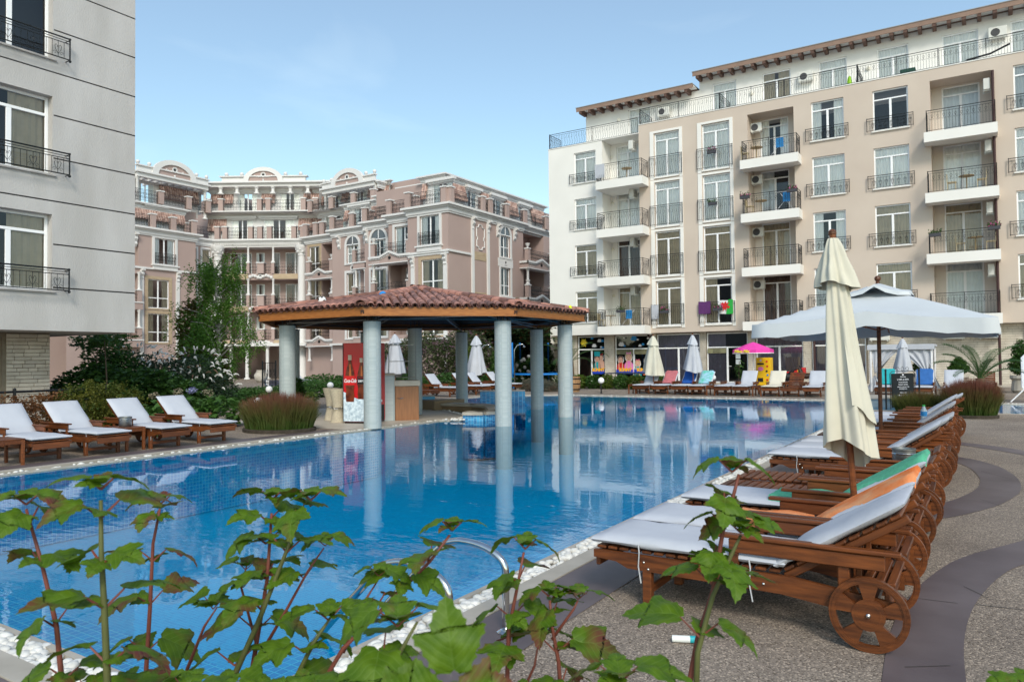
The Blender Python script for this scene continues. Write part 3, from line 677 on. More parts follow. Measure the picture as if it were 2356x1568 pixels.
# stone courses on the ground-floor wall: single stones on the near bare stretch, the rest joined
def stones(b,f,s0,s1,z0,z1,single,hh=.105,L0=.35,mat_=STONE,skip=()):
    r=random.Random(5); z=z0; far=MB(); cnt=0; pm=[]
    for i in range(4): q=MB(); q.bbox(0,1,-.03,.0,0,1,.012); pm.append(q)
    while z<z1-.02:
        s=s0-r.random()*.2
        while s<s1:
            L=r.uniform(.6,1.4)*L0; a,b_=max(s,s0),min(s+L,s1)
            if b_-a>.03 and not any(k[0]<b_ and k[1]>a and k[2]<z+hh and k[3]>z for k in skip):
                mm=MB(); dd=r.uniform(.015,.04)
                if cnt<single: mm.bbox(a+.004,b_-.004,-dd,.0,z+.004,z+hh-.006,.007,f.M); mm.build('stone',mat_,b); cnt+=1
                else: far.box(a+.004,b_-.004,-dd,-.001,z+.004,z+hh-.006,f.M)
            s+=L
        z+=hh
    if far.v: stuff(far.build('stones',mat_,b))
stones(RB,gf,S(5.1),S(-9),.0,3.03,0,.12,.55,skip=[(S(-4.6),S(-5.8),.9,2.6)])
for a,b_ in ((24.0,22.3),(20.35,19.65),(17.15,16.85),(14.15,13.75),(11.35,10.9),(8.35,7.9)): stones(RB,gf,S(a)+.01,S(b_)-.01,.0,3.03,0,.12,.4)
for y,z in ((5.0,2.35),(1.7,2.35),(.2,2.35),(-2.6,2.35),(-7.2,2.35)): ac(RB,gf,S(y),z-.02,False,.95,.66)
for y in (7.75,-1.75): dp=MB(); dp.tube([gf.at(S(y),0,.1).translation,gf.at(S(y),3.0,.1).translation],.06,8); dp.build('downpipe',bpy.data.materials['brown downpipe'],RB)
dp=MB(); dp.tube([(42.7,17.4,2.98),(42.6,17.0,2.6),(42.62,17.0,0)],.05,8); dp.build('downpipe',bpy.data.materials['brown downpipe'],RB)
# step around the building and window stickers
pl=MB(); pl.box(41.7,42.74,-14,24,0.003,.08); struct(pl.build('building_plinth',FLT))
STK={}
def smat(n,c):
    if n not in STK: STK[n]=flat(n+' print',c,.5)
    return STK[n]
def disc(mb,f,s,z,r,d,n=14,rx=1,rz=1): mb.add([(s+r*rx*cos(2*pi*k/n),-d,z+r*rz*sin(2*pi*k/n)) for k in range(n)],[tuple(range(n))],f.M)
def poly(mb,f,pts,d): 
    tr=tessellate_polygon([[Vector((p[0],p[1],0)) for p in pts]])
    mb.add([(p[0],-d,p[1]) for p in pts],[tuple(t) for t in tr],f.M)
def text(s,size,m,parent,M,name='lettering',ext=.002,shear=0,sx=1,al='CENTER',bold=0):
    c=bpy.data.curves.new(name,'FONT'); c.body=s; c.size=size; c.align_x=al; c.extrude=ext; c.shear=shear; c.offset=bold; c.resolution_u=3
    o=bpy.data.objects.new('tmp',c); me=bpy.data.meshes.new_from_object(o); bpy.data.objects.remove(o); me.materials.clear(); me.materials.append(m)
    return link(name,me,parent,M@RX(pi/2)@S3(sx,1,1))
gd=-.02
W_,B_,Y_,SK,HR=smat('white',(.7,.7,.72)),smat('sky blue',(.03,.25,.6)),smat('yellow',(.75,.6,.04)),smat('skin',(.62,.36,.27)),smat('fair hair',(.45,.30,.15))
o=shop[0]
def sticker(parent,m,fn,name='sticker'):
    mb=MB(); fn(mb); return mb.build(name,m,parent)
def cloud(mb,s,z,r,d=-.03):
    for a,b_,q in ((0,0,1),(-.9,-.15,.7),(.9,-.15,.7),(-.45,.6,.7),(.45,.55,.75)): disc(mb,gf,s+a*r*.8,z+b_*r*.8,r*q*.75,d+q*.004)
def sunp(mb): 
    pts=[]
    for k in range(24): a=2*pi*k/24; r_=(.30 if k%4==0 else .23) if k%2==0 else .155; pts.append((S(21.85)+r_*cos(a),2.56+r_*sin(a)*1.1))
    poly(mb,gf,pts,-.03)
sticker(o,Y_,sunp,'sun_sticker'); sticker(o,smat('orange',(.6,.3,.02)),lambda mb:[mb.tube([gf.at(S(21.85)+.1*cos(a*.5),2.56+.1*sin(a*.5),-.02).translation for a in range(14)],.008,3)],'sun_face')
sticker(o,W_,lambda mb:[cloud(mb,S(21.1),2.35,.13),cloud(mb,S(20.72),2.66,.12),cloud(mb,S(20.6),2.25,.07)],'cloud_sticker'); sticker(o,B_,lambda mb:[cloud(mb,S(21.25),2.83,.08,-.025),cloud(mb,S(20.5),2.65,.09,-.02),cloud(mb,S(20.5),2.22,.07,-.02)],'cloud_sticker')
o1=shop[1]
sticker(o1,W_,lambda mb:[cloud(mb,S(19.2),2.4,.16),cloud(mb,S(19.0),2.8,.06),cloud(mb,S(18.1),2.68,.06),cloud(mb,S(17.95),2.3,.09),cloud(mb,S(17.4),2.75,.08)],'cloud_sticker'); sticker(o1,B_,lambda mb:[cloud(mb,S(18.35),2.75,.17,-.025),cloud(mb,S(18.98),2.3,.06,-.02),cloud(mb,S(17.75),2.38,.08,-.02)],'cloud_sticker')
OLIVE=smat('olive banner',(.22,.21,.12)); INK=smat('dark ink',(.02,.02,.02)); ORN=smat('orange lettering',(.85,.42,.02)); NAVY=smat('royal blue',(.01,.05,.42))
for a,b_,l1,l2 in ((19.55,18.45,'ДЕТСКАЯ ПЛОЩАДКА','ЗОЛОТОЕ ЗЕРНОЕ'),(18.35,17.25,'CHILDREN PLAYGROUND','GOLDEN DUCK')):
    sticker(o1,OLIVE,lambda mb:mb.quad(*[gf.at(S(q[0]),q[1],-.05).translation for q in ((a,1.78),(b_,1.78),(b_,2.06),(a,2.06))]),'banner')
    text(l1,.105,INK,o1,gf.at(S((a+b_)/2),1.95,-.045),sx=.85); text(l2,.08,INK,o1,gf.at(S((a+b_)/2),1.83,-.045),sx=.9)
def kid(parent,s,z,k,shirt,hair,bow=None,d=-.04):
    sticker(parent,smat('poster white',(.7,.7,.7)),lambda mb:disc(mb,gf,s,z,k*.30,d-.006,rz=1.15),'poster_outline')
    sticker(parent,shirt,lambda mb:poly(mb,gf,[(s-k*.36,z-k*1.15),(s+k*.36,z-k*1.15),(s+k*.34,z-k*.5),(s+k*.12,z-k*.2),(s-k*.12,z-k*.2),(s-k*.34,z-k*.5)],d),'poster_shirt')
    sticker(parent,hair,lambda mb:disc(mb,gf,s,z+k*.04,k*.26,d+.003,rz=1.15),'poster_hair')
    def fc(mb):
        disc(mb,gf,s,z-.03*k,k*.2,d+.006,rz=1.2)
        for q in (-1,1): poly(mb,gf,[(s+q*k*.10,z-k*1.1),(s+q*k*.19,z-k*1.1),(s+q*k*.2,z-k*.25),(s+q*k*.13,z-k*.2)],d+.006)
    sticker(parent,SK,fc,'poster_face')
    def ft(mb):
        for q in (-1,1): disc(mb,gf,s+q*k*.075,z+k*.02,k*.022,d+.009,6)
        poly(mb,gf,[(s-k*.08,z-k*.12),(s,z-k*.165),(s+k*.08,z-k*.12)],d+.009)
    sticker(parent,smat('brown ink',(.12,.04,.03)),ft,'poster_features')
    if bow: sticker(parent,bow,lambda mb:[poly(mb,gf,[(s-k*.18,z+k*.4),(s,z+k*.3),(s+k*.18,z+k*.42),(s+k*.16,z+k*.25),(s,z+k*.28),(s-k*.16,z+k*.24)],d+.009)],'poster_bow')
RED,PNK,TEA,ORS=smat('red',(.55,.02,.02)),smat('pink',(.75,.2,.5)),smat('teal',(.02,.35,.4)),smat('orange shirt',(.7,.15,.02))
kid(o1,S(19.27),1.45,.75,RED,smat('brown hair',(.10,.05,.03))); kid(o1,S(18.72),1.58,.85,PNK,HR,PNK); kid(o1,S(18.12),1.2,.7,TEA,HR,smat('rose',(.6,.1,.2))); kid(o1,S(17.5),1.35,.75,ORS,smat('brown hair',(0,0,0)))
kid(shop[0],S(20.9),1.5,.7,TEA,smat('auburn hair',(.2,.08,.05))); kid(shop[0],S(20.62),1.6,.62,SK,smat('black hair',(.02,.015,.01)),RED)
for p_,a,b_,c_ in ((shop[1],19.58,18.45,18.95),(shop[1],18.36,17.25,17.75),(shop[0],21.25,20.4,20.83)):
    sticker(p_,NAVY,lambda mb:mb.quad(*[gf.at(S(q[0]),q[1],-.025).translation for q in ((a,.55),(b_,.55),(b_,.82),(a,.82))]),'poster_band')
    text('SUNNY',.27,ORN,p_,gf.at(S(c_),.72,-.015),sx=.95,bold=.018)
sticker(o1,smat('tennis net grey',(.25,.25,.27)),lambda mb:mb.quad(*[gf.at(S(q[0]),q[1],-.012).translation for q in ((17.62,.85),(17.35,.85),(17.35,1.5),(17.62,1.5))]),'notice')
sticker(shop[0],TEA,lambda mb:mb.quad(*[gf.at(S(q[0]),q[1],-.02).translation for q in ((21.1,1.68),(20.7,1.68),(20.68,1.98),(21.1,1.98))]),'notice')
o3=shop[3]
sticker(o3,OLIVE,lambda mb:mb.quad(*[gf.at(S(q[0]),q[1],-.05).translation for q in ((13.7,1.78),(12.6,1.78),(12.6,2.05),(13.7,2.05))]),'banner')
text('BILLIARD',.105,INK,o3,gf.at(S(13.15),1.94,-.045)); text('БИЛЯРД',.105,INK,o3,gf.at(S(13.15),1.82,-.045))
PAP=smat('paper notice',(.55,.6,.6))
for z in (1.45,1.12): sticker(o3,PAP,lambda mb:mb.quad(*[gf.at(S(q[0]),q[1],-.03).translation for q in ((12.05,z),(11.78,z),(11.78,z+.28),(12.05,z+.28))]),'paper_notice')
sticker(shop[0],W_,lambda mb:fb(gf,S(21.33),S(21.22),-.03,.02,1.0,1.03,mb),'door_handle'); sticker(o3,W_,lambda mb:fb(gf,S(12.42),S(12.3),-.03,.02,1.0,1.03,mb),'door_handle')
# ---------------- left building ----------------
LB=thing('apartment_building','pale grey stucco building corner with grooved wall and dark balcony rails, left edge','building',(9.5,18.4,0))
GREYST2=mat('pale grey stucco',(.43,.415,.40),.9,0,1.1,col2=(.51,.495,.485),bump=1,bs=38,bdist=.008,stretch=(1.6,1.6,.45))
lf=F((0,18.4),(1,0)); gz_=[2.36+1.02*k for k in range(1,14)]
lh=[(5.2,8.71,3.30,5.10),(5.2,8.71,6.05,7.90),(5.2,8.71,8.80,10.9),(5.2,8.71,11.9,13.9)]
gr=[]
for i,z in enumerate(gz_):
    full=(i%3==2); s0=2 if full else 8.735
    gr.append((s0,10.72,z-.017,z+.017,.035))
wall(LB,lf,2,10.72,2.36,16,lh+gr,GREYST2,.22)
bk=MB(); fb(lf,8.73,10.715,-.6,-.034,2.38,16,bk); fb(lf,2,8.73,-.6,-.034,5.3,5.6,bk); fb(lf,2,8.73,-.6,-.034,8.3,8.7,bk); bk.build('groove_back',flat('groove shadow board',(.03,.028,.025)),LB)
e_=MB(); e_.quad((10.72,18.4,2.36),(10.72,32,2.36),(10.72,32,16),(10.72,18.4,16)); e_.quad((2,18.4,2.36),(2,32,2.36),(10.72,32,2.36),(10.72,18.4,2.36)); e_.quad((2,18.4,16),(10.72,18.4,16),(10.72,32,16),(2,32,16)); e_.build('side_wall',GREYST2,LB)
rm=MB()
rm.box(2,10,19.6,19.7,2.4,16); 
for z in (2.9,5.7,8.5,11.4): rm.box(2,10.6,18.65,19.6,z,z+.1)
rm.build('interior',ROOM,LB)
for i,h in enumerate(lh):
    window(LB,lf,h[1]-1.68,h[1],h[2],h[3],.42,2,'beige' if i<2 else None,'right',.2); window(LB,lf,h[0],h[1]-1.68,h[2],h[3],.42,2,'grey' if i>1 else None,'full',.2)
    rl_=MB()
    z=h[2]-.02; H=.53
    for zz,r_ in ((H,.018),(H-.06,.008),(H-.12,.010),(.03,.014)): rl_.tube([(0,0,zz),(3.72,0,zz)],r_,6)
    for x in (0,3.72): rl_.tube([(x,0,0),(x,0,H+.02)],.017,6); rl_.tube([(x,0,H-.02),(x,.2,H-.02)],.012,5); rl_.tube([(x,0,.03),(x,.2,.03)],.012,5)
    rl_.sphere((3.72,0,0),.035,8); rl_.sphere((3.72,0,H),.03,8)
    o=rl_.build('railing',IRON,LB,lf.at(5.28,z,.2))
    nb=28
    for k in range(1,nb):
        x=3.72*k/nb; g=MB(); sc_=k%4
        g.tube([(0,0,H-.12),(0,0,.03)],.006,5)
        if sc_==2:
            for sg in (1,-1):
                g.tube([(0,0,.10),(sg*.06,0,.2),(sg*.075,0,.28),(sg*.05,0,.32),(sg*.015,0,.29),(sg*.02,0,.25)],.006,4)
                g.tube([(sg*(.075+.04*cos(a)*(1-a*.1)),0,.12+.045*sin(a)*(1-a*.1)) for a in (0,.9,1.8,2.7,3.6,4.5,5.4)],.005,4)
        link('baluster_scroll' if sc_==2 else 'baluster',g.mesh('baluster',IRON),o,lf.at(5.28+x,z,.2))
    s=MB(); fb(lf,5.1,8.78,-.21,.05,h[2]-.05,h[2]-.005,s,.006); s.build('sill',GREYST2,LB)
# recessed ground floor
gl_=F((0,19.7),(1,0)); R_E=9.28
wall(LB,gl_,2,R_E,-1.2,2.36,[(5.0,8.22,-1.0,2.22)],GROUTD,.15,name='ground_floor_wall')
e_=MB(); e_.quad((R_E,19.7,-1.2),(R_E,32,-1.2),(R_E,32,2.36),(R_E,19.7,2.36)); e_.build('ground_floor_side',STONE,LB)
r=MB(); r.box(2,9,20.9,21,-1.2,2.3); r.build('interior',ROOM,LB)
window(LB,gl_,6.6,8.22,-1.0,2.22,.42,1,'beige','full',.12,name='glass_door'); window(LB,gl_,5.0,6.6,-1.0,2.22,.42,1,'beige','full',.12,name='glass_door')
stones(LB,gl_,8.30,R_E+.0,-.9,2.34,240,.092,.34)
# railing along the sunken terrace
TR=thing('terrace_railing','low black iron railing in front of the stone wall by the left loungers','railing',(7.5,16.7,0))
rr=MB(); rr.tube([(3.5,16.7,1.02),(9.05,16.7,1.02)],.025,6); rr.tube([(3.5,16.7,.92),(9.05,16.7,.92)],.01,5); rr.tube([(3.5,16.7,.80),(9.05,16.7,.80)],.01,5); rr.tube([(3.5,16.7,.2),(9.05,16.7,.2)],.014,5); rr.build('rail',IRON,TR)
for x in (3.6,5.4,7.2,9.05): q=MB(); q.tube([(x,16.7,0),(x,16.7,1.06)],.03,6); q.sphere((x,16.7,1.07),.035,8); q.build('post',IRON,TR)
for k in range(26):
    x=3.7+k*.205; q=MB(); q.tube([(x,16.7,.2),(x,16.7,.8)],.008,4)
    if k%3==0: q.tube([(x+.07*cos(a)*(1-a*.08),16.7,.5+.12*sin(a)*(1-a*.08)) for a in (0,1,2,3,4,5,6)],.007,4)
    q.build('baluster',IRON,TR)
# ---------------- pink building ----------------
PB=thing('hotel_building','ornate dusty pink hotel with white cornices, columns, arched pediments and iron balconies','building',(45,50,0))
PINK=mat('dusty pink stucco',(.37,.275,.25),.9,.05,.4,col2=(.41,.31,.28),bump=.2,bs=60,bdist=.004)
PWH=mat('white plaster trim',(.66,.65,.64),.7,.03,1)
BST=mat('brown travertine panel',(.36,.27,.18),.8,0,2,col2=(.47,.37,.25),stretch=(1,1,8),bump=.2,bs=20)
ROOFT=mat('patchy clay roof',(.22,.12,.10),.75,0,3,col2=(.60,.43,.37),bump=.8,bs=6,bdist=.05)
def cornice(f,s0,s1,z,h=.55,d=.45,name='cornice',lo=-.05):
    mb=MB()
    fb(f,s0-d*.35,s1+d*.35,lo,d*.35,z,z+h*.5,mb); fb(f,s0-d*.6,s1+d*.6,lo,d*.6,z+h*.5,z+h*.72,mb); fb(f,s0-d,s1+d,lo,d,z+h*.72,z+h,mb); fb(f,s0-d*.2,s1+d*.2,lo,d*.2,z-.12,z,mb)
    mb.build(name,PWH,PB)
def frame(f,a,b_,z0,z1,w=.14,d=.08,m=None,arch=False):
    mb=MB(); fb(f,a-w,a,.0,d,z0,z1,mb); fb(f,b_,b_+w,.0,d,z0,z1,mb); fb(f,a-w,b_+w,.0,d+.02,z0-.12,z0,mb)
    if not arch: fb(f,a-w,b_+w,.0,d,z1,z1+w,mb)
    else:
        c=(a+b_)/2; r=(b_-a)/2
        for k in range(10):
            t0,t1=pi*k/10,pi*(k+1)/10
            P=[(c+q*cos(t),z1+q*sin(t)) for q,t in ((r,t0),(r+w,t0),(r+w,t1),(r,t1))]
            mb.add([(p[0],-d,p[1]) for p in P]+[(p[0],-.0,p[1]) for p in P],[(0,1,2,3),(1,5,6,2),(4,0,3,7)],f.M)
    mb.build('window_surround',m or PWH,PB)
def sillbox(f,a,b_,z): mb=MB(); fb(f,a-.3,b_+.3,0,.28,z-.1,z,mb); fb(f,a-.18,b_+.18,0,.18,z-.42,z-.1,mb); mb.build('window_sill',PWH,PB)
def bracket(f,s,z,h=1.0):
    mb=MB(); pr=[(0,0),(.42,0),(.42,-.12),(.2,-.22),(.26,-.42),(.12,-.62),(.16,-.8),(.0,-1.0)]
    vs=[(q,-p[0],z+p[1]*h) for q in (s-.13,s+.13) for p in pr]; n=len(pr)
    mb.add(vs,[tuple(range(n)),tuple(range(n,2*n))[::-1]]+[(i,i+n,(i+1)%n+n,(i+1)%n) for i in range(n)],f.M); mb.build('scroll_bracket',PWH,PB)
def pillar(f,s,z0,z1,r=.12,d=.6):
    mb=MB(); p=f.at(s,0,d).translation; mb.lathe([(r*1.7,z0),(r*1.7,z0+.08),(r,z0+.16),(r*.85,z1-.2),(r*1.3,z1-.12),(r*1.6,z1)],14,T(p.x,p.y,0)); o=mb.build('column',PWH,PB); smooth_ang(o.data)
def urn(f,s,z,d=0,k=1):
    mb=MB(); p=f.at(s,0,d).translation; mb.lathe([(.10*k,z),(.05*k,z+.08*k),(.12*k,z+.14*k),(.19*k,z+.34*k),(.2*k,z+.38*k),(.02,z+.39*k)],12,T(p.x,p.y,0)); o=mb.build('urn',PWH,PB); smooth_ang(o.data)
def post(f,s,z,h=1.05,d=0,w=.42): mb=MB(); fb(f,s-w/2,s+w/2,d-w/2,d+w/2,z,z+h,mb); mb.build('parapet_post',PINK,PB); mb=MB(); fb(f,s-w*.62,s+w*.62,d-w*.62,d+w*.62,z+h,z+h+.09,mb); mb.build('post_cap',PWH,PB)
def prail(f,a,b_,z,h=.9,d=0):
    link('railing',railmesh(round(b_-a,1),h,'scroll'),PB,f.at(a,z,d))
def pediment_balcony(f,a,b_,z,d=.85,cols=True,zlow=None):
    mb=MB(); fb(f,a,b_,-.02,d,z-.55,z,mb); mb.build('balcony_front',PINK,PB)
    c=(a+b_)/2; q=MB(); W=b_-a
    for sg in (-1,1):
        P=[(c+sg*(W/2+.12),z-.16),(c+sg*(W/2+.12),z+.0),(c+sg*W*.24,z+.0),(c,z+.34),(c,z+.18),(c+sg*W*.24,z-.16)]
        if sg<0: P=P[::-1]
        q.add([(p[0],-d-.14,p[1]) for p in P]+[(p[0],-d+.02,p[1]) for p in P],[(0,1,2,3,4,5),(6,7,8,9,10,11)[::-1]]+[(i,(i+1)%6,(i+1)%6+6,i+6) for i in range(6)],f.M)
    for sg in (-1,1): fb(f,c+sg*(W*.36)-W*.1,c+sg*(W*.36)+W*.1,d,d+.02,z-.44,z-.41,q); 
    fb(f,a-.1,b_+.1,-.02,d+.1,z-.62,z-.55,q); fb(f,a-.12,a,0,d+.12,z-.16,z,q); fb(f,b_,b_+.12,0,d+.12,z-.16,z,q)
    for k in range(int(W/.16)): 
        s=a+k*.16+.04; q_=abs(s-c); zz=z-.22+(0 if q_>W*.24 else .34*(1-q_/(W*.24))); fb(f,s,s+.07,d+.02,d+.07,zz-.05,zz+.04,q)
    q.build('balcony_pediment',PWH,PB)
    g=MB(); p=f.at(c,z-.18,d+.01).translation; g.sphere(tuple(p),.13,10); g.build('medallion',IRON,PB)
    for s in (a+.2,b_-.2): post(f,s,z,.95,d-.16,.34); urn(f,s,z+1.04,d-.16)
    prail(f,a+.42,b_-.42,z+.02,.9,d-.12)
    if zlow is not None:
        for s in (a+.2,b_-.2): pillar(f,s,zlow+1.1,z-.62,.11,d-.16)
def medal(f,s,z,r=.26):
    g=MB(); g.lathe([(r,0),(r,.06),(r*.7,.06),(r*.7,.03)],18,f.at(s,z,0)@RX(pi/2)); g.build('medallion_ring',PWH,PB)
    g=MB(); g.lathe([(r*.66,.0),(r*.3,.05),(.01,.05)],12,f.at(s,z,.01)@RX(pi/2)); g.build('medallion',IRON,PB)
def archwin(f,a,b_,z0,zs):   # tall window with round head
    window(PB,f,a,b_,z0,zs,None,2,'white','sides',.12,low=.8,gl=None)
    frame(f,a,b_,z0,zs,.2,.07,arch=True)
    c=(a+b_)/2; r=(b_-a)/2; g=MB(); g.add([(c+r*cos(pi*k/12),-.01,zs+.05+r*sin(pi*k/12)) for k in range(13)],[tuple(range(13))],f.M); g.build('arch_pane',ARG,PB)
    g=MB(); fb(f,c-.03,c+.03,.0,.04,zs,zs+r,g); fb(f,a,b_,0,.04,zs,zs+.07,g); g.build('arch_bar',UPVC,PB)
ARG=mat('grey reflecting glass',(.10,.11,.12),.08,.1,3,spec=.8)
FL=[3.45,6.5,9.45]
# right face (towards the white wing)
prf=F((0,31.4),(1,0))
hR=[(47.5,48.9,9.5,11.2),(47.5,48.9,6.5,8.7),(47.5,48.9,3.5,5.7)]+[(50.9,54.2,z-.05,z+2.55,1.6) for z in FL]+[(44.2,45.4,.9,2.4)]
wall(PB,prf,40.9,60,0,12.0,hR,PINK,.2); cornice(prf,40.9,50.8,12.0); cornice(prf.off(-.3),50.8,60,12.0)
archwin(prf,47.5,48.9,9.5,11.2)
for z in (6.5,3.5): window(PB,prf,47.5,48.9,z,z+2.2,None,2,'white','sides',.12,low=.8); frame(prf,47.5,48.9,z,z+2.2,.2,.06)
medal(prf,48.2,9.1); sillbox(prf,47.5,48.9,6.4)
mb=MB(); fb(prf,47.15,49.25,0,.05,8.75,9.38,mb); mb.build('window_panel',PWH,PB)
for s in (43.75,45.75): mb=MB(); fb(prf,s-.14,s+.14,0,.12,0,11.2,mb); mb.build('pilaster',PWH,PB); bracket(prf,s,12.0,1.1)
for s in (47.1,49.5): bracket(prf,s,11.95,1.0)
mb=MB(); fb(prf,40.9,43.5,0,.12,9.15,9.3,mb); mb.build('band',PWH,PB)
for z in (8.9,5.9,2.9): mb=MB(); fb(prf,43.95,45.55,0,.03,z,z+.62,mb); mb.build('stone_panel',BST,PB)
mb=MB(); P=[(44.3,9.9),(44.5,9.9),(44.6,9.7),(44.95,9.7),(45.05,9.9),(45.3,9.9),(45.3,10.4),(45.2,10.4),(45.2,10.65),(45.3,10.65),(45.3,11.3),(45.05,11.35),(44.95,11.55),(44.6,11.55),(44.5,11.35),(44.3,11.3),(44.3,10.65),(44.4,10.65),(44.4,10.4),(44.3,10.4),(44.3,9.9)]
mb.tube([prf.at(p[0],p[1],.03).translation for p in P],.05,4); mb.build('plaque_moulding',PWH,PB)
for z in FL:
    wall(PB,prf.off(-1.55),50.9,54.2,z-.05,z+2.55,[(51.3,52.5,z,z+2.2)],PINK,.1,name='loggia_wall'); window(PB,prf.off(-1.55),51.3,52.5,z,z+2.2,None,1,'white','full',.06)
    pediment_balcony(prf,50.4,54.6,z,.75,zlow=z-3.0)
# staggered bays of the front
bays=[(40.9,-35.1,-31.4),(42.0,-37.95,-35.1),(43.0,-41.4,-37.95),(44.0,-46.1,-41.4),(45.2,-50.7,-46.1),(46.4,-53.5,-50.7)]
bf=[]
for i,(X,a,b_) in enumerate(bays):
    f=F((X,0),(0,-1)); bf.append((f,a,b_))
    e=MB(); e.quad((X,-a,0),(X+1.25,-a,0),(X+1.25,-a,12),(X,-a,12)); e.build('return_wall',PINK,PB)
    if i<5: cornice(f,a+.1,b_+(-.05 if i else .0),12.004,.548,.44)
def bf_wall(i,holes): f,a,b_=bf[i]; wall(PB,f,a,b_,0,12.0,holes,PINK,.18)
# bay 1
f,a,b_=bf[0]
bf_wall(0,[(-33.95,-32.15,9.75,11.85),(-33.85,-31.85,6.3,8.7),(-33.85,-31.85,3.3,5.7)])
window(PB,f,-33.95,-32.15,9.75,11.85,None,2,'white','sides'); frame(f,-33.95,-32.15,9.75,11.85,.2,.08); rail(PB,f,-34.0,-32.1,9.8,.85,.15,'scroll'); sillbox(f,-33.95,-32.15,9.7)
mb=MB(); fb(f,a,b_+.13,0,.14,9.15,9.3,mb); fb(f,a,b_+.05,0,.07,9.0,9.15,mb); mb.build('band',PWH,PB)
for z in (6.3,3.3): window(PB,f,-33.85,-31.85,z,z+2.4,None,2,'beige','sides',low=.85); frame(f,-33.85,-31.85,z,z+2.4,.25,.03,BST)
for s in (-34.6,-31.65): mb=MB(); fb(f,s-.16,s+.16,0,.1,0,8.3,mb); mb.build('pilaster',PWH,PB); bracket(f,s,9.0,.9)
# bay 2
f,a,b_=bf[1]
bf_wall(1,[(-37.3,-35.5,9.5,11.6)]+[(-37.8,-35.2,z-.0,z+2.4,1.3) for z in (3.45,6.45)])
window(PB,f,-37.3,-35.5,9.5,11.6,None,2,'white','sides'); frame(f,-37.3,-35.5,9.5,11.6,.2,.08)
pediment_balcony(f,-38.9,-35.0,9.35,1.0,zlow=6.5); pediment_balcony(f,-38.9,-35.0,6.4,1.0,zlow=3.4)
for z in (3.45,6.45): wall(PB,f.off(-1.28),-37.8,-35.2,z,z+2.4,[(-37.4,-35.6,z+.05,z+2.2)],PINK,.1,name='loggia_wall'); window(PB,f.off(-1.28),-37.4,-35.6,z+.05,z+2.2,None,2,'grey','sides',.05)
# bay 3
f,a,b_=bf[2]
bf_wall(2,[(-40.7,-39.1,9.6,11.1),(-40.7,-39.1,6.4,8.7),(-40.7,-39.1,3.4,5.7)])
archwin(f,-40.7,-39.1,9.6,11.05)
for z in (6.4,3.4): window(PB,f,-40.7,-39.1,z,z+2.3,None,2,'beige','sides',low=.85); frame(f,-40.7,-39.1,z,z+2.3,.2,.06)
medal(f,-39.9,9.1); bracket(f,-41.1,11.95,1.1); bracket(f,-38.2,11.95,1.1)
# bay 4
f,a,b_=bf[3]
bf_wall(3,[(-44.4,-43.0,9.6,11.2),(-44.4,-43.0,6.4,8.8),(-44.4,-43.0,3.4,5.8)])
archwin(f,-44.4,-43.0,9.6,11.1)
for z in (6.4,3.4): window(PB,f,-44.4,-43.0,z,z+2.4,None,2,'beige','sides',low=.85); frame(f,-44.4,-43.0,z,z+2.4,.2,.06)
medal(f,-43.7,9.2); bracket(f,-45.2,11.95,1.1); bracket(f,-42.2,11.95,1.1)
for z in (9.45,6.45,3.45):
    mb=MB(); fb(f,-42.7,-41.3,0,1.0,z-.5,z,mb); mb.build('balcony_front',PINK,PB); mb=MB(); fb(f,-42.75,-41.25,-.0,1.06,z-.08,z+.02,mb); fb(f,-42.72,-41.28,-.0,1.03,z-.56,z-.5,mb); mb.build('balcony_trim',PWH,PB)
    prail(f,-42.6,-41.4,z+.03,.95,.95); post(f,-42.6,z,1.0,.9,.3)
    if z<9: pillar(f,-42.5,z+.95,z+2.4,.1,.85); pillar(f,-41.5,z,z+2.4,.1,.85)
# bay 5
f,a,b_=bf[4]
bf_wall(4,[(-50.2,-48.9,z+.05,z+2.35) for z in (3.4,6.4,9.3)]+[(-48.6,-46.4,z,z+2.4,1.3) for z in (3.45,6.45,9.35)])
for z in (3.4,6.4,9.3):
    window(PB,f,-50.2,-48.9,z+.05,z+2.35,None,2,'beige','sides',low=.8); frame(f,-50.2,-48.9,z+.05,z+2.35,.22,.03,BST)
    e=MB(); fb(f.off(-1.28),-48.6,-46.4,-.02,.0,z,z+2.5,e); e.build('loggia_wall',PINK,PB)
for z in (9.2,6.3,3.4): pediment_balcony(f,-49.6,-46.4,z,.9,zlow=z-2.95)
f,a,b_=bf[5]; bf_wall(5,[(-52.9,-52.2,z,z+2.1) for z in (3.6,6.6,9.5)])
for z in (3.6,6.6,9.5): window(PB,f,-52.9,-52.2,z,z+2.1,None,1,'beige','full'); frame(f,-52.9,-52.2,z,z+2.1,.18,.08)
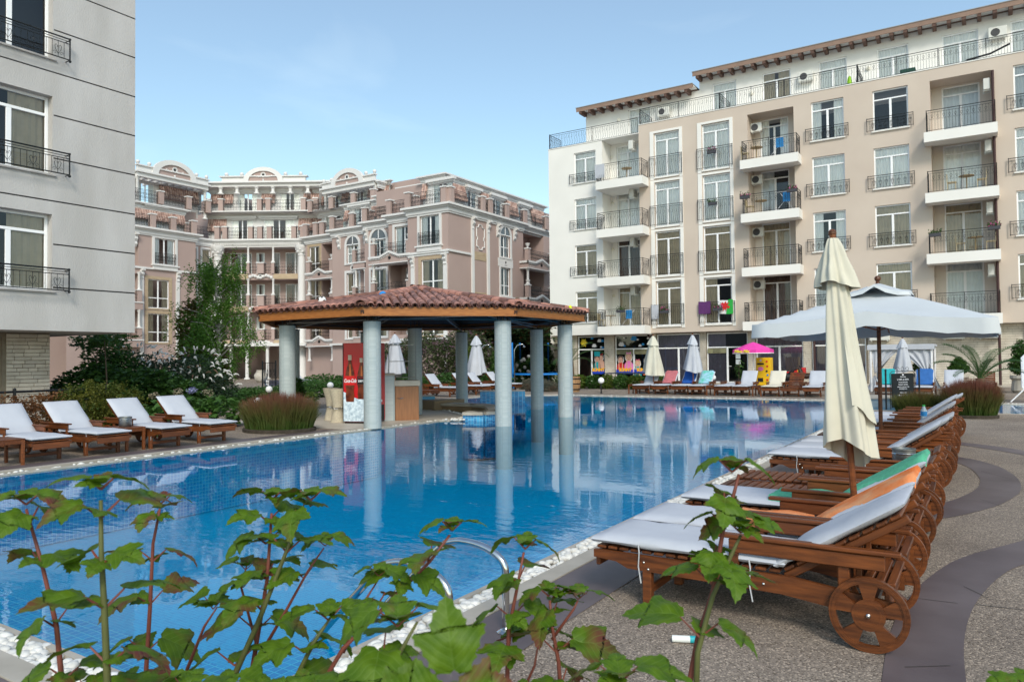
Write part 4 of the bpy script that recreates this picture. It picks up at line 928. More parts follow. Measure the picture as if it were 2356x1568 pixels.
# terraces above the cornice: posts, rails, set-back storeys
def tier(f,a,b_,z,back,hw,posts,wins,roof=True,zc=.4,m=None):
    for s in posts: post(f,s,z,1.05,.1)
    ps=sorted(posts)
    for p,q in zip(ps[:-1],ps[1:]): 
        if q-p>.7: prail(f,p+.25,q-.25,z+.05,.95,.12)
    g=f.off(-back); hs=[(w0,w1,z+.1,z+2.0) for w0,w1 in wins]
    wall(PB,g,a,b_,z-.3,z+hw,hs,m or PWH,.1,name='set_back_wall')
    for w0,w1 in wins: window(PB,g,w0,w1,z+.1,z+2.0,None,2,'white','sides',.05); mb=MB(); fb(g,w0-.4,w1+.4,0,.35,z+2.1,z+2.3,mb); fb(g,w0-.3,w1+.3,0,.22,z+1.98,z+2.1,mb); mb.build('window_hood',PWH,PB)
    q=MB(); P=[(a,-.0,z+.9),(b_,-.0,z+.9),(b_,.35,z+hw),(a,.35,z+hw)]
    for w0,w1 in zip([a]+[w[1]+.4 for w in wins],[w[0]-.4 for w in wins]+[b_]):
        if w1-w0>.3:
            q=MB(); q.add([(w0,-.3,z+.95),(w1,-.3,z+.95),(w1,-.02,z+hw-.1),(w0,-.02,z+hw-.1)],[(0,1,2,3)],g.M); ms=q.build('mansard_tiles',ROOFT,PB)
            q=MB(); rq=random.Random(int(w0*9))
            for i in range(int((w1-w0)/.22)):
                for j in range(4):
                    zz=z+.95+j*(hw-1.1)/4; dd=.31-.28*j/4; q.tube([(w0+.11+.22*i,-dd-.05+rq.uniform(-.02,.03),zz-.04),(w0+.11+.22*i,-dd+.0,zz+(hw-1.1)/4)],.1,6,g.M)
            stuff(q.build('tiles',ROOFT,ms))
    if roof: cornice(g,a,b_,z+hw,zc,.4,'upper_cornice')
Z2=12.57
tier(prf,42.9,57,Z2,1.7,2.25,[41.05,44.9,45.9,48.2,50.9,54.4,56.5],[(45.5,46.8),(48.8,50.3),(53,54.4)])
rf=MB(); [rf.quad((X+.01,-b_,Z2-.01),(60,-b_,Z2-.01),(60,-a,Z2-.01),(X+.01,-a,Z2-.01)) for X,a,b_ in bays]; rf.build('terrace_deck',PWH,PB)
for i,(ps,wins,bk_) in enumerate((([-31.6,-34.9],[(-34.2,-32.4)],1.8),([-35.2,-37.7],[(-37.2,-35.9)],1.6),([-38.2,-41.2],[(-40.6,-39.0)],1.6),([-41.6,-43.6,-45.9],[(-45.2,-43.4)],1.6),([-46.3,-48.4,-49.2,-50.5],[(-49.9,-47.3)],1.6))):
    f,a,b_=bf[i]; tier(f,a,b_ if i else b_-1.7,Z2,bk_,2.0-(.0 if i else -.25),ps,wins)
Z3=14.95
up=F((46.2,0),(0,-1)); rf=MB(); rf.quad((45.8,42.5,Z3),(60,42.5,Z3),(60,52,Z3),(45.8,52,Z3)); rf.build('terrace_deck',PWH,PB)
tier(up,-51.5,-43.0,Z3,1.6,1.9,[-51,-48.3,-45.6,-43.3],[(-50.4,-49),(-47.4,-45.8)],zc=.25)
def pergola(f,a,b_,z,back,arc=True):
    mb=MB(); fb(f,a,b_,-back,.0,z,z+.12,mb) if False else None
    fb(f,a,b_,-.25,.1,z,z+.35,mb); fb(f,a-.15,b_+.15,-.3,.28,z+.35,z+.5,mb); fb(f,a,b_,-.15,.08,z+.5,z+.9,mb); fb(f,a-.1,b_+.1,-.2,.2,z+.9,z+1.0,mb)
    for s in (a,b_): fb(f,s-.18,s+.18,-back,-.25,z,z+.4,mb)
    s=a+.5
    while s<b_-.3: fb(f,s,s+.14,-back,-.25,z+.05,z+.25,mb); s+=.62
    mb.build('pergola_roof',PWH,PB)
    for s in (a+.15,b_-.15): pillar(f,s,z-2.6,z,.14,-.2)
    for s in (a+.1,a+1.1,b_-1.1,b_-.1): q=MB(); q.sphere(tuple(f.at(s,z+1.22,-.05).translation),.17,12); q.lathe([(.1,0),(.06,.12)],8,f.at(s,z+1.0,-.05)); o=q.build('ball_finial',PWH,PB,smooth=True)
    pediment(f,(a+b_)/2,z+.5,(b_-a)*.23)
def pediment(f,c,z,r):
    q=MB(); N=14
    P=[(c+r*1.35*cos(pi*k/N),z+r*.95*sin(pi*k/N)) for k in range(N+1)]; I=[(c+r*1.0*cos(pi*k/N),z+r*.68*sin(pi*k/N)) for k in range(N+1)]
    for k in range(N):
        q.add([(p[0],-.22,p[1]) for p in (P[k],P[k+1],I[k+1],I[k])]+[(p[0],.1,p[1]) for p in (P[k],P[k+1],I[k+1],I[k])],[(3,2,1,0),(0,1,5,4),(4,5,6,7),(2,3,7,6)],f.M)
    q.build('arched_pediment',PWH,PB)
    q=MB(); q.add([(p[0],-.1,p[1]) for p in I],[tuple(range(N+1))[::-1]],f.M); q.build('tympanum',PINK,PB)
    medal(f.off(.12),c,z+r*.42,.24)
    q=MB()
    for sg in (-1,1):
        for k in range(4): q.sphere(tuple(f.at(c+sg*(.28+.16*k),z+r*.3+.02*k*k-.03*k,.14).translation),.09-.008*k,6)
    q.sphere(tuple(f.at(c,z+.1,.14).translation),.1,6); q.build('garland',PWH,PB)
pergola(F((46.6,0),(0,-1)),-50.0,-43.6,17.0-.45,4.5)
# side run of that pergola roof, stepping back to the right
sf_=F((46.6,43.4),(1,0)); cornice(sf_,0.2,6.5,16.45,.5,.3,'upper_cornice'); wall(PB,sf_.off(-.6),1.2,6,14.9,16.4,[],PINK,name='set_back_wall')
q=MB(); q.add([(3,.2,15.6),(6.4,.2,15.6),(6.4,1.2,16.6),(3.6,1.2,16.6)],[(0,1,2,3)],sf_.M); q.build('mansard_tiles',ROOFT,PB)
q=MB(); q.box(50.5,51.2,43.8,44.4,16.9,17.5); q.box(51.8,52.4,43.8,44.3,16.9,17.4); q.build('rooftop_ventilator',ACM,PB)
# back mass so nothing shows through
q=MB(); q.box(46.5,60,33.5,60,0,12.5); q.box(48.2,60,40.5,58,12.5,17.0); q.box(42.9,60,33.3,40,12.6,14.8); q.build('back_rooms',PINK,PB)
# left wing
lw=F((0,57.0),(1,0))
hl=[(34.85,36.65,9.65,11.8),(34.3,36.15,6.0,8.4),(34.3,36.15,3.2,5.55)]+[(31.5,33.5,z,z+2.3,1.2) for z in (3.4,6.4,9.4)]
wall(PB,lw,28,38.6,0,12.0,hl,PINK,.18); cornice(lw,28,38.6,12.0)
e=MB(); e.quad((38.6,57,0),(38.6,59.5,0),(38.6,59.5,12.5),(38.6,57,12.5)); e.build('return_wall',PINK,PB)
window(PB,lw,34.85,36.65,9.65,11.8,None,2,'white','sides'); frame(lw,34.85,36.65,9.65,11.8,.22,.08); rail(PB,lw,34.85,36.65,9.7,.85,.15,'scroll'); sillbox(lw,34.85,36.65,9.6)
for z in (6.0,3.2): window(PB,lw,34.3,36.15,z,z+2.37,None,2,'beige','sides',low=.85); frame(lw,34.3,36.15,z,z+2.37,.25,.03,BST)
mb=MB(); fb(lw,28,38.6,0,.14,9.15,9.3,mb); mb.build('band',PWH,PB)
for s in (33.75,36.9): mb=MB(); fb(lw,s-.16,s+.16,0,.1,0,8.3,mb); mb.build('pilaster',PWH,PB); bracket(lw,s,9.1,.9)
bracket(lw,33.2,11.95,1.1)
for z in (3.4,6.4,9.4):
    e=MB(); fb(lw.off(-1.18),31.5,33.5,-.02,0,z,z+2.3,e); e.build('loggia_wall',PINK,PB)
    if z<9: 
        mb=MB(); fb(lw,31.2,33.6,0,.5,z-.6,z,mb); mb.build('balcony_front',PINK,PB); mb=MB(); fb(lw,31.1,33.65,0,.56,z-.08,z+.02,mb); mb.build('balcony_trim',PWH,PB); prail(lw,31.6,33.2,z+.02,.9,.4); pillar(lw,33.35,z+.9,z+2.4,.11,.35); post(lw,33.35,z,.9,.35,.34)
tier(lw,28,38.6,Z2,1.7,1.9,[31,32.6,34.6,36.4,38.3],[(35.2,36.6),(29,30.5)])
q=MB(); q.box(28,40,59,66,12.4,14.9); q.box(28,60,60.5,70,0,12.4); q.build('back_rooms',PINK,PB)
lw2=F((0,58.6),(1,0)); tier(lw2,28,41,Z3,1.6,2.2,[31,33.6,36.3,38.9,40.8],[(35.2,36.8)],zc=.25)
pergola(lw2,34.3,40.9,17.0,3.2)
# centre
cf=F((41.3,58.0),(4.3,-6.8)); CLN=8.05
cornice(cf,0,CLN,11.95,.6,.35); 
mb=MB()
for k in range(50): fb(cf,k*.16,k*.16+.08,.14,.24,12.05,12.2,mb)
mb.build('dentils',PWH,PB)
q=MB(); fb(cf,0,CLN,-1.7,.0,11.85,11.95,q); q.build('ceiling_slab',PWH,PB)
wf=cf.off(-1.5)
for z in (3.5,6.55,9.45):
    hs=[(.7,2.7,z+.05,z+2.1),(3.1,3.9,z+.05,z+2.1),(4.6,5.3,z+.05,z+2.1),(5.8,7.6,z+.05,z+2.1)]
    wall(PB,wf,-.2,CLN+.2,z-.1,z+2.5,hs,PINK,.12,name='loggia_wall')
    for i,h in enumerate(hs): window(PB,wf,h[0],h[1],h[2],h[3],None,2 if i in(0,3) else 1,'brown' if i!=1 else 'grey','sides',.06)
    q=MB(); fb(cf,0.5,CLN-.5,-1.5,-.02,z-.55,z-.02,q); q.build('floor_slab',PINK,PB)
    [fb(cf,A_,B2,-.02,.04,z-.5,z-.04).build('stone_panel',BST,PB) for A_,B2 in ((.6,2.9),(5.2,7.4))]
    prail(cf,.8,2.8,z,.9,-.05); prail(cf,3.0,3.8,z,.9,-.05); prail(cf,4.4,5.0,z,.9,-.05); prail(cf,5.3,7.3,z,.9,-.05)
    for s in (2.9,5.15): post(cf,s,z,.95,-.05,.26); pillar(cf,s,z+1.0,z+2.45,.1,-.05)
    post(cf,4.1,z,.9,-.02,.6)
    q=MB()
    for k in range(9): q.sphere(tuple(cf.at(3.1+.24*k,z-.28+.1*sin(k*1.3),.06).translation),.16,6)
    q.build('shell_ornament',PWH,PB); medal(cf.off(.1),4.05,z-.25,.2)
for s in (.15,7.75):
    q=MB(); p=cf.at(s,0,-.0).translation; q.lathe([(.5,0),(.5,.3),(.38,.45),(.33,11.0),(.40,11.05),(.36,11.15),(.55,11.6),(.62,11.75),(.62,11.95)],20,T(p.x,p.y,0)); o=q.build('tall_column',PWH,PB); smooth_ang(o.data)
    q=MB()
    for k in range(12): q.sphere((p.x+.48*cos(k*pi/6),p.y+.48*sin(k*pi/6),11.35+.2*(k%2)),.11,6)
    q.build('capital_leaves',PWH,PB)
# flanks of the centre
for (O,P_) in (((38.6,58.4),(41.2,58.2)),((45.6,51.6),(46.3,50.6))):
    L=math.hypot(P_[0]-O[0],P_[1]-O[1]); g=F(O,(P_[0]-O[0],P_[1]-O[1])); ws=[(.25,.95),(1.5,2.3)] if L>2 else [(.35,.95)]
    wall(PB,g,0,L,0,12,[(w0,w1,z,z+2.2) for w0,w1 in ws for z in (3.4,6.4,9.4)],PINK,.15)
    for w0,w1 in ws:
        for z in (3.4,6.4,9.4): window(PB,g,w0,w1,z,z+2.2,None,1,'beige','full',low=.8); frame(g,w0,w1,z,z+2.2,.16,.07)
    cornice(g,0,L,11.98,.57,.3)
    prail(g,.3,L-.3,Z2+.05,.95,.1); post(g,.1,Z2,1.05,.1)
def ctier(Z,back,hw,posts,wins): tier(cf.off(-back),-1.2,CLN+1.2,Z,1.3,hw,posts,wins,zc=.35)
ctier(Z2,0,2.2,[0.2,.9,3.2,4.05,4.9,7.1,7.9],[(.9,2.9),(3.9,6.7)])
q=MB(); fb(cf,-1.6,CLN+1.6,-3,-.2,15.1,15.2,q); q.build('terrace_deck',PWH,PB)
ctier(15.2,.6,2.0,[-.9,.3,3.8,4.6,7.8,8.9],[(1.3,3.1),(5.2,7.0)])
tc=cf.off(-.9)
q=MB(); fb(tc,-2.0,CLN+2.0,-3.2,.0,17.55,17.85,q); fb(tc,-2.2,CLN+2.2,-3.4,.25,17.85,18.0,q); fb(tc,.2,CLN-.2,-.3,.05,18.0,18.4,q); fb(tc,0,CLN,-.4,.2,18.4,18.5,q); q.build('crown_roof',PWH,PB)
for s in (-1.6,0,1.5,3.3,4.8,6.4,8,9.6): pillar(tc,s,16.9,17.55,.16,-.2)
for s in (.6,2.0,6.0,7.4): q=MB(); q.sphere(tuple(tc.at(s,18.68,-.05).translation),.19,12); q.build('ball_finial',PWH,PB,smooth=True)
pediment(tc,CLN/2,18.0,1.35)
for (O,P_) in (((40.0,61.4),tuple(tc.at(-2.0,0,0).translation)[:2]),(tuple(tc.at(CLN+2.0,0,0).translation)[:2],(50.4,51.3))):
    L=math.hypot(P_[0]-O[0],P_[1]-O[1]); g=F(O,(P_[0]-O[0],P_[1]-O[1])); q=MB(); fb(g,0,L,-2,.0,17.45,17.85,q); fb(g,-.1,L+.1,-2,.25,17.85,18.0,q); q.build('crown_roof',PWH,PB); wall(PB,g.off(-1.0),0,L,15.2,17.5,[],PWH,name='set_back_wall')
q=MB(); q.box(47,60,52,62,0,17.4); q.box(44.5,60,60,70,12,17.4); q.build('back_rooms',PINK,PB)
# ground floor canopy and entrance columns of the hotel (seen under the pavilion roof)
q=MB(); q.box(39.9,40.88,31.2,36,2.95,3.1); fb(cf,-.5,CLN+.5,-.5,1.5,2.9,3.15,q); q.build('ground_canopy',PWH,PB)
for s in (1.8,3.2,5.0,6.4): pillar(cf,s,0,2.9,.16,1.1)
for i in range(4):
    f,a,b_=bf[i]
    q=MB(); fb(f,a,b_,.0,.35,2.85,3.0,q); q.build('string_course',PWH,PB)
# ---------------- loungers ----------------
def softslab(w,l,t,nx,ny,name,m,bulge=.35,seed=0,wob=.011):
    mb=MB(); vs=[]; 
    for top in (1,0):
        for j in range(ny+1):
            for i in range(nx+1):
                x=w*i/nx; y=l*j/ny
                ex=min(i,nx-i)/nx*2; ey=min(j,ny-j)/ny*ny/2
                e=min(1,min(ex*nx/2,ey)); e=e**.5 if e<1 else 1
                z=t/2+(t/2*(.45+.55*e)+wob*noise.noise(Vector((x*6,y*6,seed))))*(1 if top else -1)
                ins=(1-e)*.0
                vs.append((x,y,z))
    n=(nx+1)*(ny+1); fs=[]
    for j in range(ny):
        for i in range(nx):
            a=j*(nx+1)+i; fs.append((a,a+1,a+nx+2,a+nx+1)); fs.append((n+a,n+a+nx+1,n+a+nx+2,n+a+1))
    bd=[i for i in range(nx+1)]+[j*(nx+1)+nx for j in range(1,ny+1)]+[ny*(nx+1)+i for i in range(nx-1,-1,-1)]+[j*(nx+1) for j in range(ny-1,0,-1)]
    # rounded side: middle ring pushed outwards
    c=Vector((w/2,l/2)); k0=len(vs); 
    for q in bd:
        x,y,z=vs[q]; d=Vector((x-w/2,y-l/2)); vs.append((x+(.012 if x>w*.99 else -.012 if x<w*.01 else 0),y+(.012 if y>l*.99 else -.012 if y<l*.01 else 0),t/2))
    N=len(bd)
    for i in range(N):
        j=(i+1)%N; fs.append((bd[i],k0+i,k0+j,bd[j])); fs.append((k0+i,n+bd[i],n+bd[j],k0+j))
    mb.add(vs,fs); me=mb.mesh(name,m); smooth_ang(me,55); return me
PIPE=flat('grey seam',(.45,.46,.48))
_L={}
def lm(k,fn,m):
    if k not in _L: mb=MB(); fn(mb); _L[k]=mb.mesh(k.rstrip('0123456789_'),m)
    return _L[k]
BR=.62 # lounger width
def wheel(mb,R_=.20,th=.03):
    # disc with five openings: rim ring, hub, five broad spokes
    n=40; vs=[]
    def ring_(r0,r1,x0,x1,a0=0,a1=2*pi,seg=n,closed=True):
        b=len(mb.v); P=[]
        for k in range(seg+1):
            a=a0+(a1-a0)*k/seg
            for (r,x) in ((r0,x0),(r1,x0),(r1,x1),(r0,x1)): P.append((x,r*cos(a),r*sin(a)))
        fs=[]
        for k in range(seg):
            for q in range(4): fs.append((k*4+q,k*4+(q+1)%4,k*4+4+(q+1)%4,k*4+4+q))
        if not closed: fs+=[(0,3,2,1),(seg*4,seg*4+1,seg*4+2,seg*4+3)]
        mb.add(P,fs)
    ring_(R_*.82,R_,0,th); ring_(.001,R_*.42,-.002,th+.004); ring_(R_*.86,R_*.93,-.004,th+.004); ring_(R_*.28,R_*.33,-.005,th+.006)
    for k in range(5):
        a=2*pi*k/5+.31; ring_(R_*.34,R_*.84,.003,th-.003,a-.30,a+.30,6,False)
def lounger(label,cat_group,cushion=True,ang=38,loc=(0,0,0),rz=0,cloth=None,seatc=True,single=True):
    t=thing('sun_lounger',label,'sun lounger',loc,rz,cat_group); M=PW(t); W=BR
    def P(name,key,fn,m=WOOD,mw=Matrix(),par=t): return link(name,lm(key,fn,m),par,M@mw)
    for x in (0,W-.03): P('side_rail','side_rail',lambda b:(b.prism([(0,.33),(0,.28),(.16,.27),(.24,.235),(1.2,.225),(1.68,.17),(1.78,.18),(1.78,.27),(1.25,.33)],0,.03,Matrix(((0,0,1,0),(1,0,0,0),(0,1,0,0),(0,0,0,1))))),mw=T(x,.0,0))
    P('cross_rail','cross_rail',lambda b:b.bbox(0,W-.06,0,.03,.22,.32),WOODX,T(.03,.0,0)); P('cross_rail','cross_rail',None,WOODX,T(.03,1.73,0)) if 'cross_rail' in _L else None
    for x in (.0,W-.055): P('leg','leg',lambda b:b.bbox(0,.055,0,.06,0,.30,.006),mw=T(x,.34,0)@T(0,0,0))
    P('stretcher','stretcher',lambda b:b.bbox(0,W-.1,0,.03,.08,.13),WOODX,T(.05,.355,0))
    for x in (-.05,W+.02):
        P('wheel','wheel',lambda b:wheel(b,.20),mw=T(x,1.66,.2)); P('axle_bolt','axle_bolt',lambda b:b.sphere((0,0,0),.014,8),STEEL,T(x-.008 if x<0 else x+.04,1.66,.2))
    for y_,z_ in ((.355,.29),(.385,.25),(1.1,.27),(1.5,.25)): P('bolt','bolt',lambda b:b.sphere((0,0,0),.008,6),STEEL,T(W+.002,y_,z_))
    P('axle','axle',lambda b:b.tube([(0,0,0),(W+.05,0,0)],.018,6),GREYST,T(-.03,1.66,.2))
    for x in (.0,W-.06): P('rear_leg','rear_leg',lambda b:b.bbox(.005,.055,0,.06,.2,.52,.006),mw=T(x,1.50,0))
    for x in (-.025,W-.035):
        P('armrest','armrest',lambda b:(b.bbox(0,.06,0,1.0,.515,.54,.006),b.bbox(.015,.045,.08,.92,.43,.512,.005)),mw=T(x,.82,0))
        P('arm_post','arm_post',lambda b:b.bbox(.012,.048,0,.055,.30,.43,.005),mw=T(x,.9,0))
    P('rear_shelf','rear_shelf',lambda b:[b.bbox(.04,W-.04,k*.06,k*.06+.045,.335,.36,.004) for k in range(3)],WOODX,T(0,1.62,0))
    n=15
    seat=lm('seat_slat',lambda b:b.bbox(.028,W-.028,0,.062,.335,.355,.005),WOODX)
    if seatc is None or True:
        for k in range(n): link('seat_slat',seat,t,M@T(0,.01+k*.0795,0))
    hb=T(0,1.20,.335)@RX(rad(ang))
    for x in (.045,W-.075): P('back_rail','back_rail',lambda b:b.bbox(0,.03,0,.76,-.045,0,.005),mw=hb@T(x,0,0))
    for k in range(9): link('back_slat',lm('back_slat',lambda b:b.bbox(.03,W-.03,0,.062,.002,.022,.005),WOODX),t,M@hb@T(0,.02+k*.082,0))
    for x in (.09,W-.115): P('back_prop','back_prop_%d'%ang,lambda b:b.bbox(0,.025,0,.03,0,sin(rad(ang))*.45+.02,.004),mw=T(x,1.20+.45*cos(rad(ang)),.30))
    if cushion:
        cm=cloth or FABRIC
        for key,ln in (('seat',1.22),('back',.78)):
            kk='cush_%s_%s'%(key,cm.name)
            if kk not in _L: _L[kk]=softslab(W-.02,ln,.075,8,14 if ln>1 else 9,'cushion',cm,seed=len(_L))
        link('seat_cushion',_L['cush_seat_'+cm.name],t,M@T(.01,-.01,.358)); link('back_cushion',_L['cush_back_'+cm.name],t,M@hb@T(.01,.0,.024))
        for x,y in ((.0,.32),(W+.004,.32),(W+.006,1.02)): P('tie_string','tie_string',lambda b:b.tube([(0,0,0),(.012,.01,-.05),(.004,.0,-.14),(.012,.02,-.24)],.0045,4),PIPE,T(x,y,.40))
        kk='piping_'+('a')
        P('piping','piping_seat',lambda b:[b.tube([(.0,.0,z),(W-.02,.0,z),(W-.02,1.22,z),(.0,1.22,z),(.0,.0,z)],.0045,4) for z in (.036,)],FABRIC,T(.01,-.01,.358)); P('piping','piping_back',lambda b:[b.tube([(.0,.0,z),(W-.02,.0,z),(W-.02,.78,z),(.0,.78,z),(.0,.0,z)],.0045,4) for z in (.036,)],FABRIC,hb@T(.01,.0,.024))
    return t
def towel(label,m,lng,rz,loc,ang,name='beach_towel',seat=.3,full=True,group=None,side=0):
    W=BR*.9; N=24; vs=[];fs=[]
    hb=T(0,1.20,.335)@RX(rad(ang)); mb=MB(); path=[]
    for k in range(N+1):
        s=k/N*(seat+.80)
        if s<seat: path.append(Vector((0,1.2-seat+s,.455)))
        else: path.append(hb@Vector((0,s-seat,.112)))
    path.append(hb@Vector((0,.803,.075)))
    nx=9
    for i,p in enumerate(path):
        for j in range(nx+1):
            x=W*j/nx+.03+side; vs.append((x+.02*noise.noise(Vector((i*.2,j*.1,3))),p.y,p.z+.022*noise.noise(Vector((x*11,i*.25,1)))+(-.045 if j in(0,nx) else 0)))
    for i in range(len(path)-1):
        for j in range(nx): a=i*(nx+1)+j; fs.append((a,a+1,a+nx+2,a+nx+1))
    mb.add(vs,fs); me=mb.mesh(name,m,True); o=link(name,me,None,T(*loc)@RZ(rz)); tag(o,label,'towel',group); return o
def side_table(label,x,y,group=None,s=.5,w=.34,rz=0):
    t=thing('side_table',label,'side table',(x,y,0),rz,group); M=PW(t)
    for a in (0,w-.045):
        for b_ in (0,s-.045): link('leg',lm('table_leg',lambda b:b.bbox(0,.045,0,.045,0,.40,.004),WOOD),t,M@T(a,b_,0))
    link('apron',lm('apron_%g_%g'%(w,s),lambda b:(b.bbox(.01,w-.01,.006,.024,.34,.40,.003),b.bbox(.01,w-.01,s-.024,s-.006,.34,.40,.003),b.bbox(.006,.024,.025,s-.025,.34,.40,.003),b.bbox(w-.024,w-.006,.025,s-.025,.34,.40,.003)),WOOD),t,M)
    n=int(s/.062)
    for k in range(n): link('top_slat',lm('top_slat_%g'%w,lambda b:b.bbox(-.01,w+.01,0,.05,.402,.422,.004),WOODX),t,M@T(0,k*s/n+.006,0))
    return t
def ashbin(label,x,y,z=.422,r=.075,h=.15):
    t=thing('ash_bucket',label,'bucket',(x,y,z)); b=MB(); b.lathe([(r*.9,0),(r,.02),(r,h-.02),(r*1.05,h-.015),(r*1.05,h),(r*.85,h),(r*.8,h-.05),(.001,h-.05)],20,T(x,y,z),cap=False); o=b.build('bucket_body',GREYST if z>0 else STEEL,t); smooth_ang(o.data,30)
    b=MB(); b.lathe([(r*1.02,h*.7),(r*1.04,h*.72),(r*1.04,h*.76),(r*1.02,h*.78)],20,T(x,y,z),cap=False); b.build('rim_band',STEEL,t)
G1='sun loungers in a row along the right pool edge'
RROW=[ (4.45,True,32,'nearest lounger of the right row, white cushion with torn tie'),
 (5.14,True,32,'white lounger in the right row under the orange towel'),
 (6.16,True,32,'white lounger in the right row under the green towel'),
 (6.93,False,30,'first bare slatted lounger, next to the green towel one'),
 (7.68,False,30,'second bare slatted lounger, before the steel bucket'),
 (9.35,True,34,'white cushioned lounger just past the steel bucket'),
 (10.1,True,34,'white cushioned lounger second past the steel bucket'),
 (10.95,True,33,'white cushioned lounger before the open parasol pole'),
 (12.3,False,36,'bare wooden lounger just behind the open parasol pole'),
 (13.05,True,36,'white lounger two places behind the open parasol pole'),
 (14.55,True,36,'white lounger just past the water bottle'),
 (15.3,True,36,'white lounger second from the far end of the right row'),
 (16.3,True,34,'farthest lounger of the right row, beside the grass clump')]
JR=random.Random(4)
for i,(u,c,a,l) in enumerate(RROW): lounger(l,G1,c,a,(u+BR+(JR.uniform(-.03,.03) if i not in(1,2) else 0),2.21+(JR.uniform(-.06,.06) if i not in (0,1,2) else 0),0),pi+(JR.uniform(-.02,.02) if i not in(0,1,2) else 0))
TABg='side tables between the right row loungers'
side_table('slatted wooden side table at the closed parasol pole',5.72,.62,TABg,.62,.30); side_table('slatted side table holding the steel bucket',8.42,.45,TABg,.55,.5); side_table('side table at the open parasol pole',11.66,.6,TABg,.5,.36); side_table('side table carrying the water bottles',13.8,.45,TABg,.6,.5)
ORT=mat('orange patterned towel',(.72,.15,.015),.95,0,7,col2=(.72,.34,.16),bump=.5,bs=120); 
t=ORT.node_tree; 
GRT=mat('mint green towel',(.09,.40,.24),.95,.15,30,bump=.5,bs=150)
towel('orange and white patterned towel over a white lounger back',ORT,1,pi,(5.14+BR,2.21,.0),32,seat=.55); towel('mint green towel over a white lounger back',GRT,1,pi,(6.16+BR,2.21,0),32,seat=.5)
ashbin('shiny steel bucket on the slatted table in the right row',8.68,.72,.422,.11,.2)
PLB=mat('clear plastic bottle',(.45,.55,.62),.1,.1,30,spec=.8)
def bottle(label,x,y,z,capc,h=.3,r=.04,lab=None):
    t=thing('water_bottle',label,'bottle',(x,y,z)); b=MB(); b.lathe([(r*.9,0),(r,.01),(r,h*.45),(r*.92,h*.5),(r,h*.55),(r,h*.7),(r*.4,h*.9),(r*.38,h*.94)],16,T(x,y,z)); o=b.build('bottle_body',PLB,t); smooth_ang(o.data)
    b=MB(); b.lathe([(r*.45,h*.93),(r*.45,h)],12,T(x,y,z)); b.build('cap',capc,t); b=MB(); b.lathe([(r*1.02,h*.45),(r*1.02,h*.68)],16,T(x,y,z),cap=False); b.build('bottle_label',lab or B_,t)
bottle('large clear water bottle with green cap on the far side table',13.95,.85,.422,flat('green cap',(.05,.5,.08)),.34,.048); bottle('small dark cola bottle behind the large water bottle',14.15,.55,.422,flat('orange cap',(.6,.25,.03)),.25,.035,flat('dark cola',(.03,.01,.01)))
G2='sun loungers in front of the left building'
for u,l in ((5.72,'leftmost white lounger in front of the grey building, cut by the frame'),(6.72,'white lounger to the left of the metal ash bucket'),(7.86,'white lounger to the right of the metal ash bucket'),(8.86,'white lounger nearest the red grass clump')): lounger(l,G2,True,40,(u,12.68+.05*sin(u*7),0),.025*sin(u*5))
side_table('wooden side table with dark metal ash bucket, left deck',7.42,13.0,'side tables on the left deck',.6,.36); side_table('wooden side table at the left picture edge',5.25,12.75,'side tables on the left deck',.6,.4)
ashbin('dull dark metal ash bucket on the left side table',7.6,13.35,.422,.11,.18)
G3='sun loungers along the far pool edge'
YC=mat('beige cushion cloth',(.62,.58,.48),.9,.05,3,bump=.3,bs=14)
far=[(1477,True,FABRIC,45,'white lounger under the left cream parasol'),(1520,True,FABRIC,45,'white lounger draped with the rose towel'),(1566,True,FABRIC,45,'white lounger draped with the blue towel'),(1605,True,FABRIC,45,'white lounger with the cartoon print towel'),(1665,True,FABRIC,3,'white lounger lying flat, far pool edge'),(1706,True,FABRIC,50,'white raised lounger left of the yellow machine'),(1773,True,YC,50,'beige raised lounger right of the yellow machine'),(1818,False,FABRIC,50,'bare wooden lounger between beige and white ones'),(1868,True,FABRIC,50,'white raised lounger by the dark toy horse'),(2032,True,FABRIC,52,'white lounger draped with the turquoise towel'),(2122,True,FABRIC,52,'white lounger draped with the blue and pink towel'),(2191,True,FABRIC,52,'white lounger with blue towel strip beside the palm'),(2268,False,FABRIC,52,'bare wooden lounger behind the palm')]
FY={}
for xv,c,m_,a,l in far:
    X=29.65 if xv<1900 else 30.6
    FY[xv]=yat(xv,X+.34)+BR/2; lounger(l,G3,c,a,(X,FY[xv],0),-pi/2,m_)
def tw(l,col,y,a=45,x=29.65,col2=None,seat=.15): return towel(l,mat('towel '+l[:12],col,.95,.12,8,col2=col2,bump=.5,bs=60),1,-pi/2,(x,FY[y],.01),a,seat=seat)
tw('rose pink towel hung over a far lounger',(.45,.14,.16),1520,seat=.35); tw('royal blue towel hung over a far lounger',(.01,.08,.35),1566); tw('cartoon print towel in green, sky blue and orange',(.10,.45,.35),1605,col2=(.35,.55,.75)); tw('turquoise towel on a lounger by the chalkboard',(.02,.33,.36),2032,52,30.6); tw('blue and pink striped towel right of the chalkboard',(.03,.12,.35),2122,52,30.6)
for y,l in ((1452,'side table left of the far lounger row'),(1632,'side table before the flat far lounger'),(1738,'side table before the yellow machine')): side_table(l,29.7,yat(y,29.7)-.2,'side tables on the far deck',.36,.5)
side_table('larger wooden table right of the palm',29.6,-3.0,None,.7,.4); side_table('wooden table with ash bowl near the palm',30.9,-.45+.0,None,.4,.4)
G4='sun loungers left of the swim-up bar'
